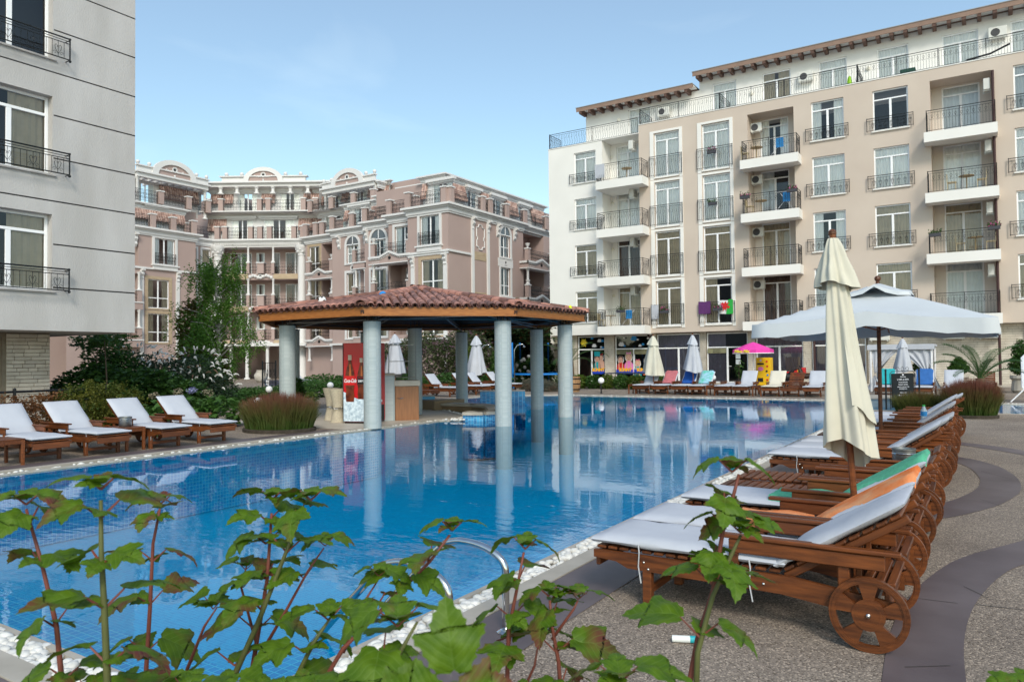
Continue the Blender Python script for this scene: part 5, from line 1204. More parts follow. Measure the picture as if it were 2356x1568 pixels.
for u,l,c in ((23.0,'lower bare lounger nearest the gazebo back column',False),(24.7,'white lounger beside the low bare one, behind the gazebo',True),(26.6,'white lounger second behind the gazebo',True),(27.7,'white lounger third behind the gazebo',True),(29.3,'white lounger farthest of those behind the gazebo',True)): lounger(l,G4,c,48 if c else 5,(u,18.6,0),0)
# ---------------- parasols ----------------
def closed_parasol(label,base,h,rad_,top_shift=(0,0),z0=None,cl=WHITECL,big=False,seed=0,group=None):
    t=thing('closed_parasol',label,'parasol',base,0,group); x,y=base[0],base[1]; z0=z0 or h*.36; r=random.Random(seed)
    ph=[r.random()*6 for _ in range(5)]
    def ctr(z): k=z/h; return x+top_shift[0]*k,y+top_shift[1]*k
    b=MB(); b.tube([(*ctr(0),0.0),(*ctr(h),h+.02)],.022 if not big else .024,10); b.build('pole',WOOD if big else WOODP,t)
    n=120 if big else 28; nz=40 if big else 12
    def skin(za,zb,ra,rb,nf,depth,hem,name,twist=.5):
        vs=[];fs=[]
        for j in range(nz+1):
            k=j/nz
            for i in range(n):
                a=2*pi*i/n; fold=cos(nf*a+ph[0]+twist*k*3)*depth*(.25+.75*k)+.5*depth*cos((nf*2+1)*a+ph[1]-k*2)+(.5*depth*cos(3*a+1.5*k+ph[4])+.10*noise.noise(Vector((cos(a)*2,sin(a)*2,k*3+seed))) if big else 0)
                rr=(ra+(rb-ra)*(k**.8))*(1+fold)
                z=za+(zb-za)*k-hem*k**3*(.5+.5*cos(a+ph[2]))*1.1-.12*hem*k**3*cos(3*a+ph[3]); cx,cy=ctr(z)
                vs.append((cx+rr*cos(a),cy+rr*sin(a),z))
        for j in range(nz):
            for i in range(n): fs.append((j*n+i,(j+1)*n+i,(j+1)*n+(i+1)%n,j*n+(i+1)%n))
        m=MB(); m.add(vs,fs); o=m.build(name,cl,t,smooth=True); return o
    skin(h*.965,z0,rad_*.22,rad_,5 if big else 6,.17 if big else .24,h*.07,'folded_canopy'); skin(h*.992,h*(.86 if big else .85),rad_*(.18 if big else .06),rad_*(.80 if big else .62),4 if big else 5,.22 if big else .16,h*.03,'top_flap')
    if big:
        vs=[];fs=[];K=30;A=34
        for j in range(K+1):
            k=j/K
            for i in range(A+1):
                q=i/A; a=pi+rad(20)+q*rad(165); fold=.10*cos(5*a+1.3+k)+.04*cos(11*a); rr=(rad_*.50+rad_*.58*k**.8)*(1+fold*(.4+k*.6)); z=h*.72+(z0-.06-h*.72)*k*(.62+.38*q) ; cx,cy=ctr(z); vs.append((cx+rr*cos(a),cy+rr*sin(a),z+.02*sin(q*14)*k))
        for j in range(K):
            for i in range(A): fs.append((j*(A+1)+i,(j+1)*(A+1)+i,(j+1)*(A+1)+i+1,j*(A+1)+i+1))
        m=MB(); m.add(vs,fs); m.build('wrapped_panel',cl,t,smooth=True)
    
    b=MB(); b.sphere((*ctr(h),h+.02),.03 if big else .04,8); b.build('finial',WOOD,t)
    b=MB(); b.lathe([(.24,0),(.24,.05),(.05,.07),(.03,.22)],16,T(x,y,0)); b.build('base_plate',BAND,t)
    return t
WOODP=mat('parasol pole wood',(.25,.10,.05),.45,.2,8)
closed_parasol('large closed cream parasol leaning over the right lounger row',(5.85,.78,0),2.47,.158,(-.075,.13),.98,CREAMCL,True,2)
closed_parasol('closed cream parasol by the rose towel lounger',(30.9,yat(1503,30.9),0),2.55,.40,(0,0),.95,CREAMCL,False,3,'closed parasols on the far deck')
closed_parasol('closed white parasol by the blue towel lounger',(30.9,yat(1594,30.9),0),2.55,.34,(0,0),1.1,FABRIC,False,4,'closed parasols on the far deck')
closed_parasol('closed white parasol left of the gazebo back column',(24.6,21.9,0),2.75,.42,(0,0),1.0,FABRIC,False,5,'closed parasols behind the gazebo')
closed_parasol('closed white parasol right of the gazebo back column',(29.4,20.9,0),2.75,.42,(0,0),1.0,FABRIC,False,6,'closed parasols behind the gazebo')
closed_parasol('closed white parasol in front of the curtained pavilion',(33.2,yat(2077,33.2),0),2.25,.30,(0,0),1.0,FABRIC,False,7)
t=thing('open_parasol','large open white square parasol on a dark wooden pole','parasol',(11.85,1.27,0)); px_,py_=11.85,1.27
b=MB(); b.tube([(px_,py_,0),(px_,py_,2.62)],.028,12); b.build('pole',WOOD,t); b=MB(); b.sphere((px_,py_,2.70),.045,10); b.sphere((px_,py_,2.64),.03,8); b.build('finial',WOOD,t)
def canopy(hs,zr,zt,sag,vh,name,N=16,lift=None):
    m=MB(); vs=[];fs=[]
    for i in range(N+1):
        for j in range(N+1):
            u=-1+2*i/N; v=-1+2*j/N; r=max(abs(u),abs(v)); q=min(abs(u),abs(v))/max(r,1e-6)
            z=zr+(zt-zr)*(1-r)-sag*sin(pi*min(r,1))*.6*(1-q)-.0*r
            if r>.98: z+=.13*(1-q)**2*(1 if u<-.9 else .4)   # wind lifts the middle of the hems
            else: z+=.10*(r**4)*(1-q)**2*(1 if u<-.3 else .4)
            z+=.012*noise.noise(Vector((u*3,v*3,4)))
            vs.append((px_+u*hs,py_+v*hs,z))
    for i in range(N):
        for j in range(N): a=i*(N+1)+j; fs.append((a,a+N+1,a+N+2,a+1))
    m.add(vs,fs); o=m.build(name,WHITECL,t,smooth=True)
    bd=[i*(N+1) for i in range(N+1)]+[N*(N+1)+j for j in range(1,N+1)]+[i*(N+1)+N for i in range(N-1,-1,-1)]+[j for j in range(N-1,0,-1)]
    m=MB(); L=len(bd); v2=[vs[q] for q in bd]
    for k,q in enumerate(bd):
        x,y,z=vs[q]; d=Vector((x-px_,y-py_)).normalized(); fl_=.02+.02*sin(k*1.9); v2.append((x+d.x*fl_,y+d.y*fl_,z-vh-.012*sin(k*2.3)))
    m.add(v2,[(k,(k+1)%L,L+(k+1)%L,L+k) for k in range(L)]); m.build('valance' if vh>.1 else 'flap_hem',WHITECL,o,smooth=True); return o
canopy(1.43,2.03,2.56,.06,.19,'canopy'); canopy(.42,2.46,2.64,.0,.05,'top_cap',6)
for k in range(8):
    a=k*pi/4; L=1.40*(1.38 if k%2 else 1.0); b=MB(); b.tube([(px_,py_,2.42),(px_+L*cos(a),py_+L*sin(a),1.95)],.012,5); b.tube([(px_,py_,1.95),(px_+L*.5*cos(a),py_+L*.5*sin(a),2.17)],.01,5); b.build('rib',WOODP,t)
b=MB(); b.lathe([(.28,0),(.28,.06),(.05,.08),(.035,.25)],16,T(px_,py_,0)); b.build('base_plate',BAND,t)
# ---------------- gazebo contents ----------------
CK=thing('drinks_fridge','red drinks fridge printed with two cola bottles and ice under the gazebo','fridge',(13.35,13.3,0))
KRED=mat('bright red panel',(.50,.004,.008),.35,.05,3,coat=.3); ICE=mat('ice print',(.30,.42,.52),.4,0,14,col2=(.75,.85,.92)); COLA=mat('cola brown print',(.05,.008,.004),.3,0,8,col2=(.20,.04,.012)); 
A=onz(790,974); ang=rad(-71); kf=F((A.x,A.y),(cos(ang),sin(ang))); KM=kf.M   # front face, left to right
b=MB(); b.bbox(0,.80,.01,.78,.05,2.03,.012,KM); b.build('cabinet',KRED,CK); b=MB(); b.box(.03,.69,.04,.8,0,.05,KM); b.build('plinth',BLACK,CK)
b=MB(); b.box(-.012,.0,.0,.85,.05,2.03,KM); b.build('side_panel',flat('dark grey side',(.05,.055,.06)),CK)
def kp(name,m,pts,d): mb=MB(); poly(mb,kf,pts,d); return mb.build(name,m,CK)
r=random.Random(1); kp('ice_print',ICE,[(0.01,.06),(.79,.06),(.79,.75)]+[(.79-.78*k/12,.72+r.uniform(-.06,.08)+(-.1 if 5<k<9 else 0)) for k in range(1,12)]+[(.01,.8)],.003)
def colabottle(cx,z0,k,lab):
    P=[(.10,0),(.115,.15),(.095,.28),(.125,.42),(.125,.6),(.10,.75),(.045,.93),(.038,1.05),(.045,1.06),(.045,1.1)]
    pts=[(cx+p[0]*k,z0+p[1]*k) for p in P]+[(cx-p[0]*k,z0+p[1]*k) for p in P[::-1]]
    kp('bottle_print',COLA,pts,.006); kp('bottle_cap_print',smat('pale print',(.5,.4,.3)),[(cx-.045*k,z0+1.0*k),(cx+.045*k,z0+1.0*k),(cx+.045*k,z0+1.12*k),(cx-.045*k,z0+1.12*k)],.009)
    kp('bottle_glint',smat('amber print',(.45,.12,.03)),[(cx-.02*k,z0+.62*k),(cx+.04*k,z0+.62*k),(cx+.02*k,z0+.9*k),(cx-.01*k,z0+.9*k)],.009)
    kp('bottle_label_print',lab,[(cx-.126*k,z0+.40*k),(cx+.126*k,z0+.40*k),(cx+.122*k,z0+.62*k),(cx-.122*k,z0+.62*k)],.010)
colabottle(.19,.55,1.05,smat('red label',(.6,.01,.01))); colabottle(.50,.62,.92,smat('black label',(.015,.01,.01)))
text('Coca-Cola',.125,W_,CK,kf.at(.195,1.04,.014),shear=.35,sx=.62,bold=.004); text('zero',.10,W_,CK,kf.at(.50,1.05,.014),sx=.9,bold=.003)
text('Coca-Cola',.06,smat('red label',0),CK,kf.at(.50,1.14,.014),shear=.35,sx=.6)
b=MB(); b.box(.803,.806,.25,.7,.06,.45,KM); b.build('vent_opening',BLACK,CK); b=MB(); b.box(.803,.807,.45,.58,.52,.58,KM); b.build('rating_plate',W_,CK)
BC=thing('bar_cabinet','small brown cabinet with pale stone top and mosaic side under the gazebo','cabinet',(15.0,13.3,0)); bf2=F((onz(897,968).x,onz(897,968).y),(cos(rad(-44)),sin(rad(-44))))
BRD=mat('brown laminate',(.20,.085,.035),.45,0,3,col2=(.27,.12,.05),stretch=(8,8,1)) ; 
b=MB(); b.bbox(.14,.76,0,.6,0,.90,.006,bf2.M); b.build('door_panel',BRD,BC); b=MB(); b.bbox(.12,.80,-.03,.65,.903,1.05,.01,bf2.M); b.build('stone_top',CREAM,BC)
b=MB(); b.bbox(-.14,.13,-.02,.6,0,1.18,.004,bf2.M); b.build('mosaic_pier',COLT,BC); b=MB(); b.bbox(-.17,.15,-.06,.64,1.183,1.24,.01,bf2.M); b.build('pier_cap',CREAM,BC)
b=MB(); b.tube([bf2.at(.2,.60,.02).translation,bf2.at(.27,.58,.035).translation,bf2.at(.35,.6,.02).translation],.007,5); b.build('handle',STEEL,BC)
SHF=thing('wire_shelf','thin metal shelf frame with four wire shelves by the gazebo centre column','shelf',(15.9,13.2,0)); sfm=F((15.35,13.9),(cos(rad(-50)),sin(rad(-50))))
for s,d in ((0,0),(.75,0),(0,-.3),(.75,-.3)): b=MB(); p=sfm.at(s,0,d).translation; b.tube([p,p+V(0,0,2.0)],.010,6); b.build('upright',GREYST,SHF)
for z in (.12,.62,1.1,1.55,2.0): b=MB(); b.tube([sfm.at(s,z,d).translation for s,d in ((0,0),(.75,0),(.75,-.3),(0,-.3),(0,0))],.010,5); [b.tube([sfm.at(s_,z,0).translation,sfm.at(s_,z,-.3).translation],.004,4) for s_ in (.1,.2,.3,.4,.5,.6)]; b.build('wire_shelf_tray',GREYST,SHF)
STM=mat('cream wicker',(.50,.44,.33),.8,.15,30,bump=1,bs=70,bdist=.01)
for i,(x,y,l) in enumerate(((onz(763,966).x,onz(763,966).y,'cream wicker bar stool behind, nearer the gazebo corner column'),(onz(778,971).x,onz(778,971).y,'cream wicker bar stool nearest the red fridge'))):
    t=thing('bar_stool',l,'stool',(x,y,0),0,'wicker bar stools'); b=MB(); b.lathe([(.20,0),(.19,.04),(.13,.32),(.135,.36)],20,T(x,y,0)); o=b.build('stool_base',STM,t); smooth_ang(o.data); b=MB(); b.lathe([(.135,.38),(.15,.55),(.22,.80),(.23,.86),(.2,.865)],20,T(x,y,0)); o=b.build('seat',STM,t); smooth_ang(o.data)
    b=MB(); b.tube([(x+.19*cos(a*pi/8),y+.19*sin(a*pi/8),.36) for a in range(17)],.009,5,cap=False); b.build('foot_ring',STEEL,t)
# balls on the roof
def onroof(x,y,up=.11):
    best=None
    for k_ in range(30):
        best=best or hit_roof(x-k_*2,y+(k_%6)*2)
    return best[1]+V(0,0,up)
def hit_roof(x,y):
    d=ray(x,y); best=None
    for k in range(8):
        a=Vector((*octv[k],ZT));b_=Vector((*octv[(k+1)%8],ZT)); n=(b_-a).cross(apex-a); tt=(a-EYE).dot(n)/d.dot(n); p=EYE+d*tt
        if tt>0 and (best is None or tt<best[0]) and all((q1-q0).cross(p-q0).dot(n)>-1e-3 for q0,q1 in ((a,b_),(b_,apex),(apex,a))): best=(tt,p)
    return best
SB=flat('white ball leather',(.75,.75,.75)); p=onroof(745,697)
b=MB(); b.sphere(tuple(p),.115,18); t=b.build('football',SB,None,smooth=True); tag(t,'black and white football lying on the gazebo tiles','ball')
b=MB()
for k in range(12):
    ph_=math.acos(1-2*(k+.5)/12); th=pi*(1+5**.5)*k; n=Vector((cos(th)*sin(ph_),sin(th)*sin(ph_),cos(ph_))); a1=n.orthogonal().normalized(); a2=n.cross(a1)
    b.add([p+n*.1165+(a1*cos(2*pi*q/5)+a2*sin(2*pi*q/5))*.036 for q in range(5)],[(0,1,2,3,4)])
b.build('black_patches',BLACK,t)
p=onroof(881,688); b=MB(); b.sphere(tuple(p),.10,16); t=b.build('ball',smat('ball blue',(.01,.22,.6)),None,smooth=True); tag(t,'bright blue ball lying on the gazebo tiles','ball'); b=MB(); b.sphere(tuple(p+V(-.06,-.055,-.01)),.05,10); b.build('dark_spot',smat('navy',(.01,.04,.15)),t,smooth=True)
p=onroof(1318,712,.06); b=MB(); b.sphere(tuple(p),.075,12,sq=(1,1.3,.9)); t=b.build('toy_duck',smat('neon yellow',(.75,.85,.02)),None,smooth=True); tag(t,'small yellow toy on the right edge of the gazebo roof','toy'); b=MB(); b.sphere(tuple(p+V(0,0,.09)),.045,10); b.build('toy_head',smat('neon yellow',0),t,smooth=True)
# ---------------- pool ladder ----------------
LD=thing('pool_ladder','chrome pool ladder with two curved handrails at the near pool edge','ladder',(3.4,2.6,0))
for u in (3.62,3.08):
    P=[(u,2.38,0),(u,2.38,.3)]+[(u,2.38+.28-.28*cos(a),.36+.135*sin(a)) for a in [pi*k/10 for k in range(0,7)]]
    P+=[(u,2.86,.44),(u,3.05,.26),(u,3.3,.02),(u,3.5,-.2),(u,3.62,-.45),(u,3.66,-1.2)]
    Q=[Vector(p) for p in P]; R_=[]
    for i in range(len(Q)-1):
        a=Q[max(i-1,0)];b_=Q[i];c=Q[i+1];d=Q[min(i+2,len(Q)-1)]
        for k in range(4): t_=k/4; R_.append(.5*((2*b_)+(c-a)*t_+(2*a-5*b_+4*c-d)*t_*t_+(3*b_-a-3*c+d)*t_**3))
    b=MB(); b.tube(R_+[Q[-1]],.0215,14); b.build('handrail',STEEL,LD,smooth=True); b=MB(); b.lathe([(.055,.0),(.055,.008),(.035,.02),(.024,.022)],20,T(u,2.38,0.003)); b.build('flange',STEEL,LD)
for z in (-.35,-.62,-.9): b=MB(); b.bbox(3.1,3.6,3.60,3.68,z,z+.03,.005); b.build('step',STEEL,LD)
p=onz(1575,1478); t=thing('sunscreen_bottle','small white squeeze bottle with teal cap lying on the aggregate','bottle',(p.x,p.y,0)); Mb=T(p.x,p.y,.022)@RZ(rad(-66))@RY(pi/2)
b=MB(); b.lathe([(.010,-.07),(.019,-.068),(.019,.03),(.015,.04)],16,Mb); b.build('bottle_body',flat('white plastic',(.7,.72,.7)),t,smooth=False); b=MB(); b.lathe([(.0195,.03),(.0195,.068),(.01,.07)],16,Mb); b.build('cap',TEA,t)
# ---------------- far deck things ----------------
VM=thing('vending_machine','yellow bubble gum vending machine under the pink umbrella','vending machine',(41,9.6,0)); YEL=mat('yellow panel',(.80,.48,.01),.4,.04,3)
vf=F((39.2,yat(1739,39.2)),(0,-1)); b=MB(); b.bbox(0,.72,0,.6,.05,1.5,.02,vf.M); b.build('cabinet',YEL,VM)
b=MB(); fb(vf,.08,.35,0,.015,.25,.45,b); b.build('delivery_slot',BLACK,VM); b=MB(); fb(vf,.06,.4,0,.02,1.14,1.22,b); b.build('top_slot',BLACK,VM); b=MB(); disc(b,vf,.24,.92,.14,.02,14,1,.75); b.build('bubble_print',PNK,VM)
for c_,s,z in ((RED,.55,1.3),(RED,.57,1.05),(B_,.58,.6),(RED,.56,.35),(BLACK,.54,.8),(W_,.24,1.36)): b=MB(); disc(b,vf,s,z,.055,.02,10); b.build('printed_spot',c_,VM)
MU=thing('small_parasol','bright pink round parasol with yellow lettering beside the vending machine','parasol',(38.9,9.95,0)); MG=mat('magenta cloth',(.72,.05,.36),.8,.05,3); ux,uy=38.0,yat(1733,38.0)
b=MB(); b.tube([(ux,uy,0),(ux,uy,2.22)],.02,8); b.build('pole',W_,MU); b=MB(); n=8; 
ringp=[(ux+1.0*cos(pi/8+k*pi/4),uy+1.0*sin(pi/8+k*pi/4),1.90) for k in range(8)]; r2=[(ux+.3*cos(pi/8+k*pi/4),uy+.3*sin(pi/8+k*pi/4),2.2) for k in range(8)]
b.add([(ux,uy,2.30)]+r2+ringp+[(p[0],p[1],p[2]-.17) for p in ringp],[(0,1+k,1+(k+1)%8) for k in range(8)]+[(1+k,9+k,9+(k+1)%8,1+(k+1)%8) for k in range(8)]+[(9+k,17+k,17+(k+1)%8,9+(k+1)%8) for k in range(8)]); b.build('canopy',MG,MU)
b=MB(); b.tube([(p[0],p[1],p[2]-.17) for p in ringp+ringp[:1]],.025,4); b.build('white_hem',W_,MU)
uf=F((ux-.95,uy+.3),(0,-1)); text('Mino Mix',.36,Y_,MU,F((ux-1.64,uy+.68),(.38,-.92)).at(.2,2.08,.18),bold=.01,shear=.2) if False else text('Mino Mix',.19,Y_,MU,uf.at(.0,1.77,.06),bold=.01,shear=.2)
RH=thing('rocking_horse','dark brown toy horse on a stand behind the far loungers','toy horse',(37.5,7.0,0)); HM=mat('dark horse hide',(.035,.018,.012),.6,.3,10)
b=MB(); Mh=T(36.5,yat(1860,36.5),0)@RZ(rad(100))@S3(.62,.62,.62); 
b.tube([(-.45,0,1.0),(-.2,0,1.05),(.2,0,1.0),(.42,0,1.05),(.58,0,1.3),(.68,0,1.6),(.75,0,1.68)],[.18,.22,.22,.22,.16,.11,.10],10,Mh); b.tube([(.70,0,1.68),(.88,0,1.55),(.98,0,1.45)],[.11,.08,.06],8,Mh)
for x,y in ((-.4,.12),(-.4,-.12),(.38,.12),(.38,-.12)): b.tube([(x,y,1.0),(x+.05,y,.6),(x-.02,y,.15)],[.1,.06,.05],8,Mh)
for y in (.05,-.05): b.tube([(.70,y,1.75),(.71,y,1.88)],[.035,.008],5,Mh)
b.build('body',HM,RH,smooth=True); b=MB(); b.tube([(.45,0,1.35),(.56,0,1.6),(.66,0,1.8)],[.05,.06,.04],6,Mh); b.tube([(-.45,0,1.1),(-.62,0,.9),(-.64,0,.55)],[.05,.06,.02],6,Mh); b.build('mane_and_tail',BLACK,RH); b=MB(); b.bbox(-.2,.2,-.22,.22,1.2,1.26,.02,Mh); b.build('saddle',BRD,RH); b=MB(); b.bbox(-.6,.6,-.3,.3,.06,.14,.02,Mh); b.build('stand',RED,RH)
WT=thing('toy_ride','black and white orca shaped toy ride behind the beige lounger','toy ride',(36.5,7.9,0)); Mw=T(36.5,yat(1808,36.5),0)@S3(.62,.62,.62)
b=MB(); b.sphere((0,0,.95),.42,14,Mw,(1,1.2,.7)); b.tube([(0,.25,1.0),(0,.55,1.2),(0,.65,1.35)],[.22,.14,.06],8,Mw); b.tube([(0,-.2,1.1),(0,-.5,1.4),(0,-.75,1.75)],[.16,.10,.03],8,Mw); b.tube([(0,.1,1.2),(0,.25,1.6),(0,.27,1.72)],[.14,.08,.02],8,Mw); b.build('body',BLACK,WT,smooth=True); b=MB(); b.sphere((-.3,.15,.9),.2,10,Mw,(.7,1,.8)); b.build('white_belly',W_,WT,smooth=True); b=MB(); b.bbox(-.3,.3,-.45,.45,.08,.6,.03,Mw); b.build('pedestal',GREYST,WT)
for (x,y,l,h) in ((38.0,yat(1822,38.0),'low red toy box on a stand behind the loungers',.8),(38.0,yat(1840,38),'taller red toy box with yellow print behind the loungers',1.0)):
    t=thing('toy_box',l,'box',(x,y,0)); b=MB(); b.bbox(x-.2,x+.2,y-.25,y+.25,.55,h,.02); b.build('box_body',RED,t); b=MB(); b.box(x-.04,x+.04,y-.04,y+.04,0,.6); b.build('stand',BLACK,t); b=MB(); disc(b,F((x-.2,y),(0,-1)),0,h-.15,.08,.005); b.build('yellow_print',Y_,t)
# curtained pavilion
CP=thing('curtained_pavilion','white framed pavilion with tied back curtains by the stone wall','pavilion',(38,1.5,0)); 
PY0,PY1=yat(2003,35.2),yat(2143,35.2)
for x in (35.2,37.6):
    for y in (PY0,PY1): b=MB(); b.tube([(x,y,0),(x,y,1.95)],.05,6); b.build('post',W_,CP)
b=MB(); b.box(35.1,37.7,PY1-.1,PY0+.1,1.93,2.02); b.build('roof_sheet',FABRIC,CP); b=MB(); b.box(35.08,35.1,PY1-.12,PY0+.12,1.80,2.0); b.box(35.1,37.7,PY0+.1,PY0+.12,1.80,2.0); b.build('pelmet',FABRIC,CP)
def drape(y0,y1,x,yt,zt):
    m=MB(); N=14; K=10; vs=[];fs=[]
    for k in range(K+1):
        t_=k/K; z=1.85-t_*(1.85-zt); c=y0+(yt-y0)*t_; e=y1+(yt-y1)*(t_**.7)
        for i in range(N+1): q=i/N; vs.append((x+.05*sin(q*22)*(1-.5*t_),c+(e-c)*q,z-.12*sin(pi*q)*(1-t_)*0))
    for k in range(2,4): 
        for i in range(N+1): q=i/N; vs.append((x+.05*sin(q*22),yt+(q-.5)*.35*(k-1),zt-(k-1)*zt*.45))
    for k in range(K+2):
        for i in range(N): a=k*(N+1)+i; fs.append((a,a+1,a+N+2,a+N+1))
    m.add(vs,fs); m.build('curtain',FABRIC,CP,smooth=True)
drape(PY0,PY0-1.3,35.2,PY0-.15,.75); drape(PY1,PY1+1.5,35.2,PY1+.15,.7); drape(PY0,PY0-1,37.5,PY0-.1,.8); drape(PY1,PY1+1,37.5,PY1+.1,.8)
# chalkboard
CB=thing('notice_board','black free-standing notice board with white writing and scrolled iron top','notice board',(24.6,2.3,0)); ca=onz(2053,930); cA=onz(2052,941); cB=onz(2104,939); cbf=F((cA.x,cA.y),(cB.x-cA.x,cB.y-cA.y)); ww=(cB-cA).length
b=MB(); b.bbox(0,ww,-.015,.015,.04,1.04,.01,cbf.M); b.build('board',flat('board black',(.006,.006,.007),.4),CB); b=MB(); b.tube([cbf.at(s,z,.0).translation for s,z in ((-.04,0),(-.04,1.03),(.03,1.10),(ww-.03,1.10),(ww+.04,1.03),(ww+.04,0))],.012,6); b.tube([cbf.at(s,z,.02).translation for s,z in ((.02,.06),(.02,1.02),(ww-.02,1.02),(ww-.02,.06),(.02,.06))],.004,4); b.build('iron_frame',IRON,CB)
b=MB()
for c_,sg in ((ww*.28,1),(ww*.72,-1)): b.tube([cbf.at(c_+sg*(.09-.01*a)*cos(a*.9)*.9,1.16+(.08-.009*a)*sin(a*.9),0).translation for a in range(8)],.007,4)
b.tube([cbf.at(ww/2+.05*cos(a*pi/6),1.17+.06*sin(a*pi/6),0).translation for a in range(13)],.007,4); b.build('iron_scroll',IRON,CB)
for s in (-.2,ww+.2): b=MB(); p=cbf.at(s,0,0).translation; b.tube([p,p+V(0,0,1.12)],.025,8); b.sphere(tuple(p+V(0,0,1.14)),.032,8); b.build('post',IRON,CB)
tx=[('Работно време',.075,1.40,.7),('от 8:00ч. до 20:00ч.',.115,1.27,.78),('Неохраняем басейн',.075,1.16,.8),('Ползването забранено',.07,1.06,.8),('забранено за деца до 12 год.',.07,.96,.8),('без придружител',.075,.87,.8),('Рабочее время',.075,.70,.8),('с 8:00ч. до 20:00ч.',.115,.57,.8),('Неохраняемый бассейн',.07,.46,.8),('прыжки запрещены',.075,.36,.8)]
for s_,sz,z,sx in tx: text(s_,sz*.66,W_,CB,cbf.at(ww/2,z*.66+.0,.018),sx=sx*.85)
b=MB(); disc(b,cbf,ww/2,1.0,.03,.018,12); b.build('round_emblem',W_,CB)
# white rules sign at the right edge
WS=thing('rules_sign','white framed rules sign on tubular legs at the right picture edge','sign',(28.6,-1.3,0)); wf_=F((28.9,-1.05),(.1,-1)); b=MB(); b.bbox(0,.9,-.01,.01,.42,1.5,.01,wf_.M); b.build('sign_panel',flat('sign white',(.72,.75,.78)),WS)
b=MB(); b.tube([wf_.at(s,z,.0).translation for s,z in ((.05,.42),(-.02,.5),(-.02,1.45),(.05,1.53),(.85,1.53))],.022,6); b.tube([wf_.at(.05,.45,0).translation,wf_.at(-.35,0.02,.1).translation],.022,6); b.tube([wf_.at(.8,.45,0).translation,wf_.at(.9,.0,-.3).translation],.022,6); b.build('tube_frame',W_,WS)
for i in range(7): text(['POOL RULES','8:00 - 20:00','NO DIVING','NO GLASS','CHILDREN','WITH ADULTS','SHOWER FIRST'][i],.085,smat('ink blue',(.05,.1,.3)) if i not in(2,5) else RED,WS,wf_.at(.45,1.36-i*.13,.015),sx=.9)
# urns, bottles: trampoline
TP=thing('trampoline','blue trampoline with padded poles and dark safety net','trampoline',(34.5,19.6,0)); tc_=(34.5,yat(1246,34.5)); BL=mat('blue foam',(.01,.20,.62),.6,.05,4)
for k in range(6): a=k*pi/3+.3; b=MB(); b.tube([(tc_[0]+1.6*cos(a),tc_[1]+1.6*sin(a),.0),(tc_[0]+1.65*cos(a),tc_[1]+1.65*sin(a),2.45)],.05,8); b.build('padded_pole',BL,TP)
b=MB(); b.lathe([(1.65,.72),(1.65,.80),(1.3,.82),(1.3,.72)],28,T(*tc_,0),cap=False); b.build('edge_pad',BL,TP); b=MB(); b.lathe([(1.3,.77),(.01,.77)],28,T(*tc_,0),cap=False); b.build('jumping_mat',BLACK,TP)
b=MB(); b.lathe([(1.55,.8),(1.55,2.35)],28,T(*tc_,0),cap=False); net=b.build('safety_net',glassmat('dark net',(.35,.35,.35),1.01),TP)
# lamps
def globe(label,x,y,h=.4,r=.125): 
    t=thing('globe_lamp',label,'garden lamp',(x,y,0),0,'white globe garden lamps'); b=MB(); b.lathe([(.06,0),(.06,.02),(.03,.04),(.03,h-.02)],10,T(x,y,0)); b.build('lamp_post',IRON,t); b=MB(); b.sphere((x,y,h+r*.9),r,18); b.build('lamp_globe',LAMPW,t,smooth=True)
def gpx(x,y,D,r,l,):  # globe seen at picture point, at distance D
    d=ray(x,y); d=d/ (d.x*.842+d.y*.539); p=EYE+d*D; globe(l,p.x,p.y,max(.1,p.z-r*.9),r)
gpx(463,904,24.5,.12,'white globe lamp in the hedge, nearer of the left pair'); gpx(492,890,26.5,.12,'white globe lamp in the hedge beside the birch trunk'); gpx(619,895,24,.11,'white globe lamp in front of the iron gate'); gpx(595,925,18.5,.12,'white globe lamp half hidden by the red grass'); gpx(760,886,27,.12,'white globe lamp left of the red fridge'); gpx(1130+25,0+887,33,.12,'white globe lamp below the white hydrangeas'); gpx(1383,875,32.8,.14,'white globe lamp in the hedge before the playroom'); gpx(1641,868,36,.13,'white globe lamp in front of the billiard door')
# showers
for i,(x,y,D,l) in enumerate(((1005,0,35,'left poolside shower pipe'),(0,0,0,''))):
    pass
for (ux_,uy_,l) in ((31.6,22.2,'chrome garden shower nearer the closed parasol'),(32.4,20.6,'chrome garden shower nearer the white column')):
    t=thing('garden_shower',l,'shower',(ux_,uy_,0)); b=MB(); b.tube([(ux_,uy_,0),(ux_,uy_,2.05),(ux_+.1,uy_-.12,2.28),(ux_+.25,uy_-.35,2.34),(ux_+.3,uy_-.42,2.25)],.022,6); b.build('pipe',STEEL,t,smooth=True); b=MB(); b.lathe([(.02,0),(.08,-.06),(.08,-.07)],10,T(ux_+.3,uy_-.42,2.25)); b.build('shower_head',STEEL,t)
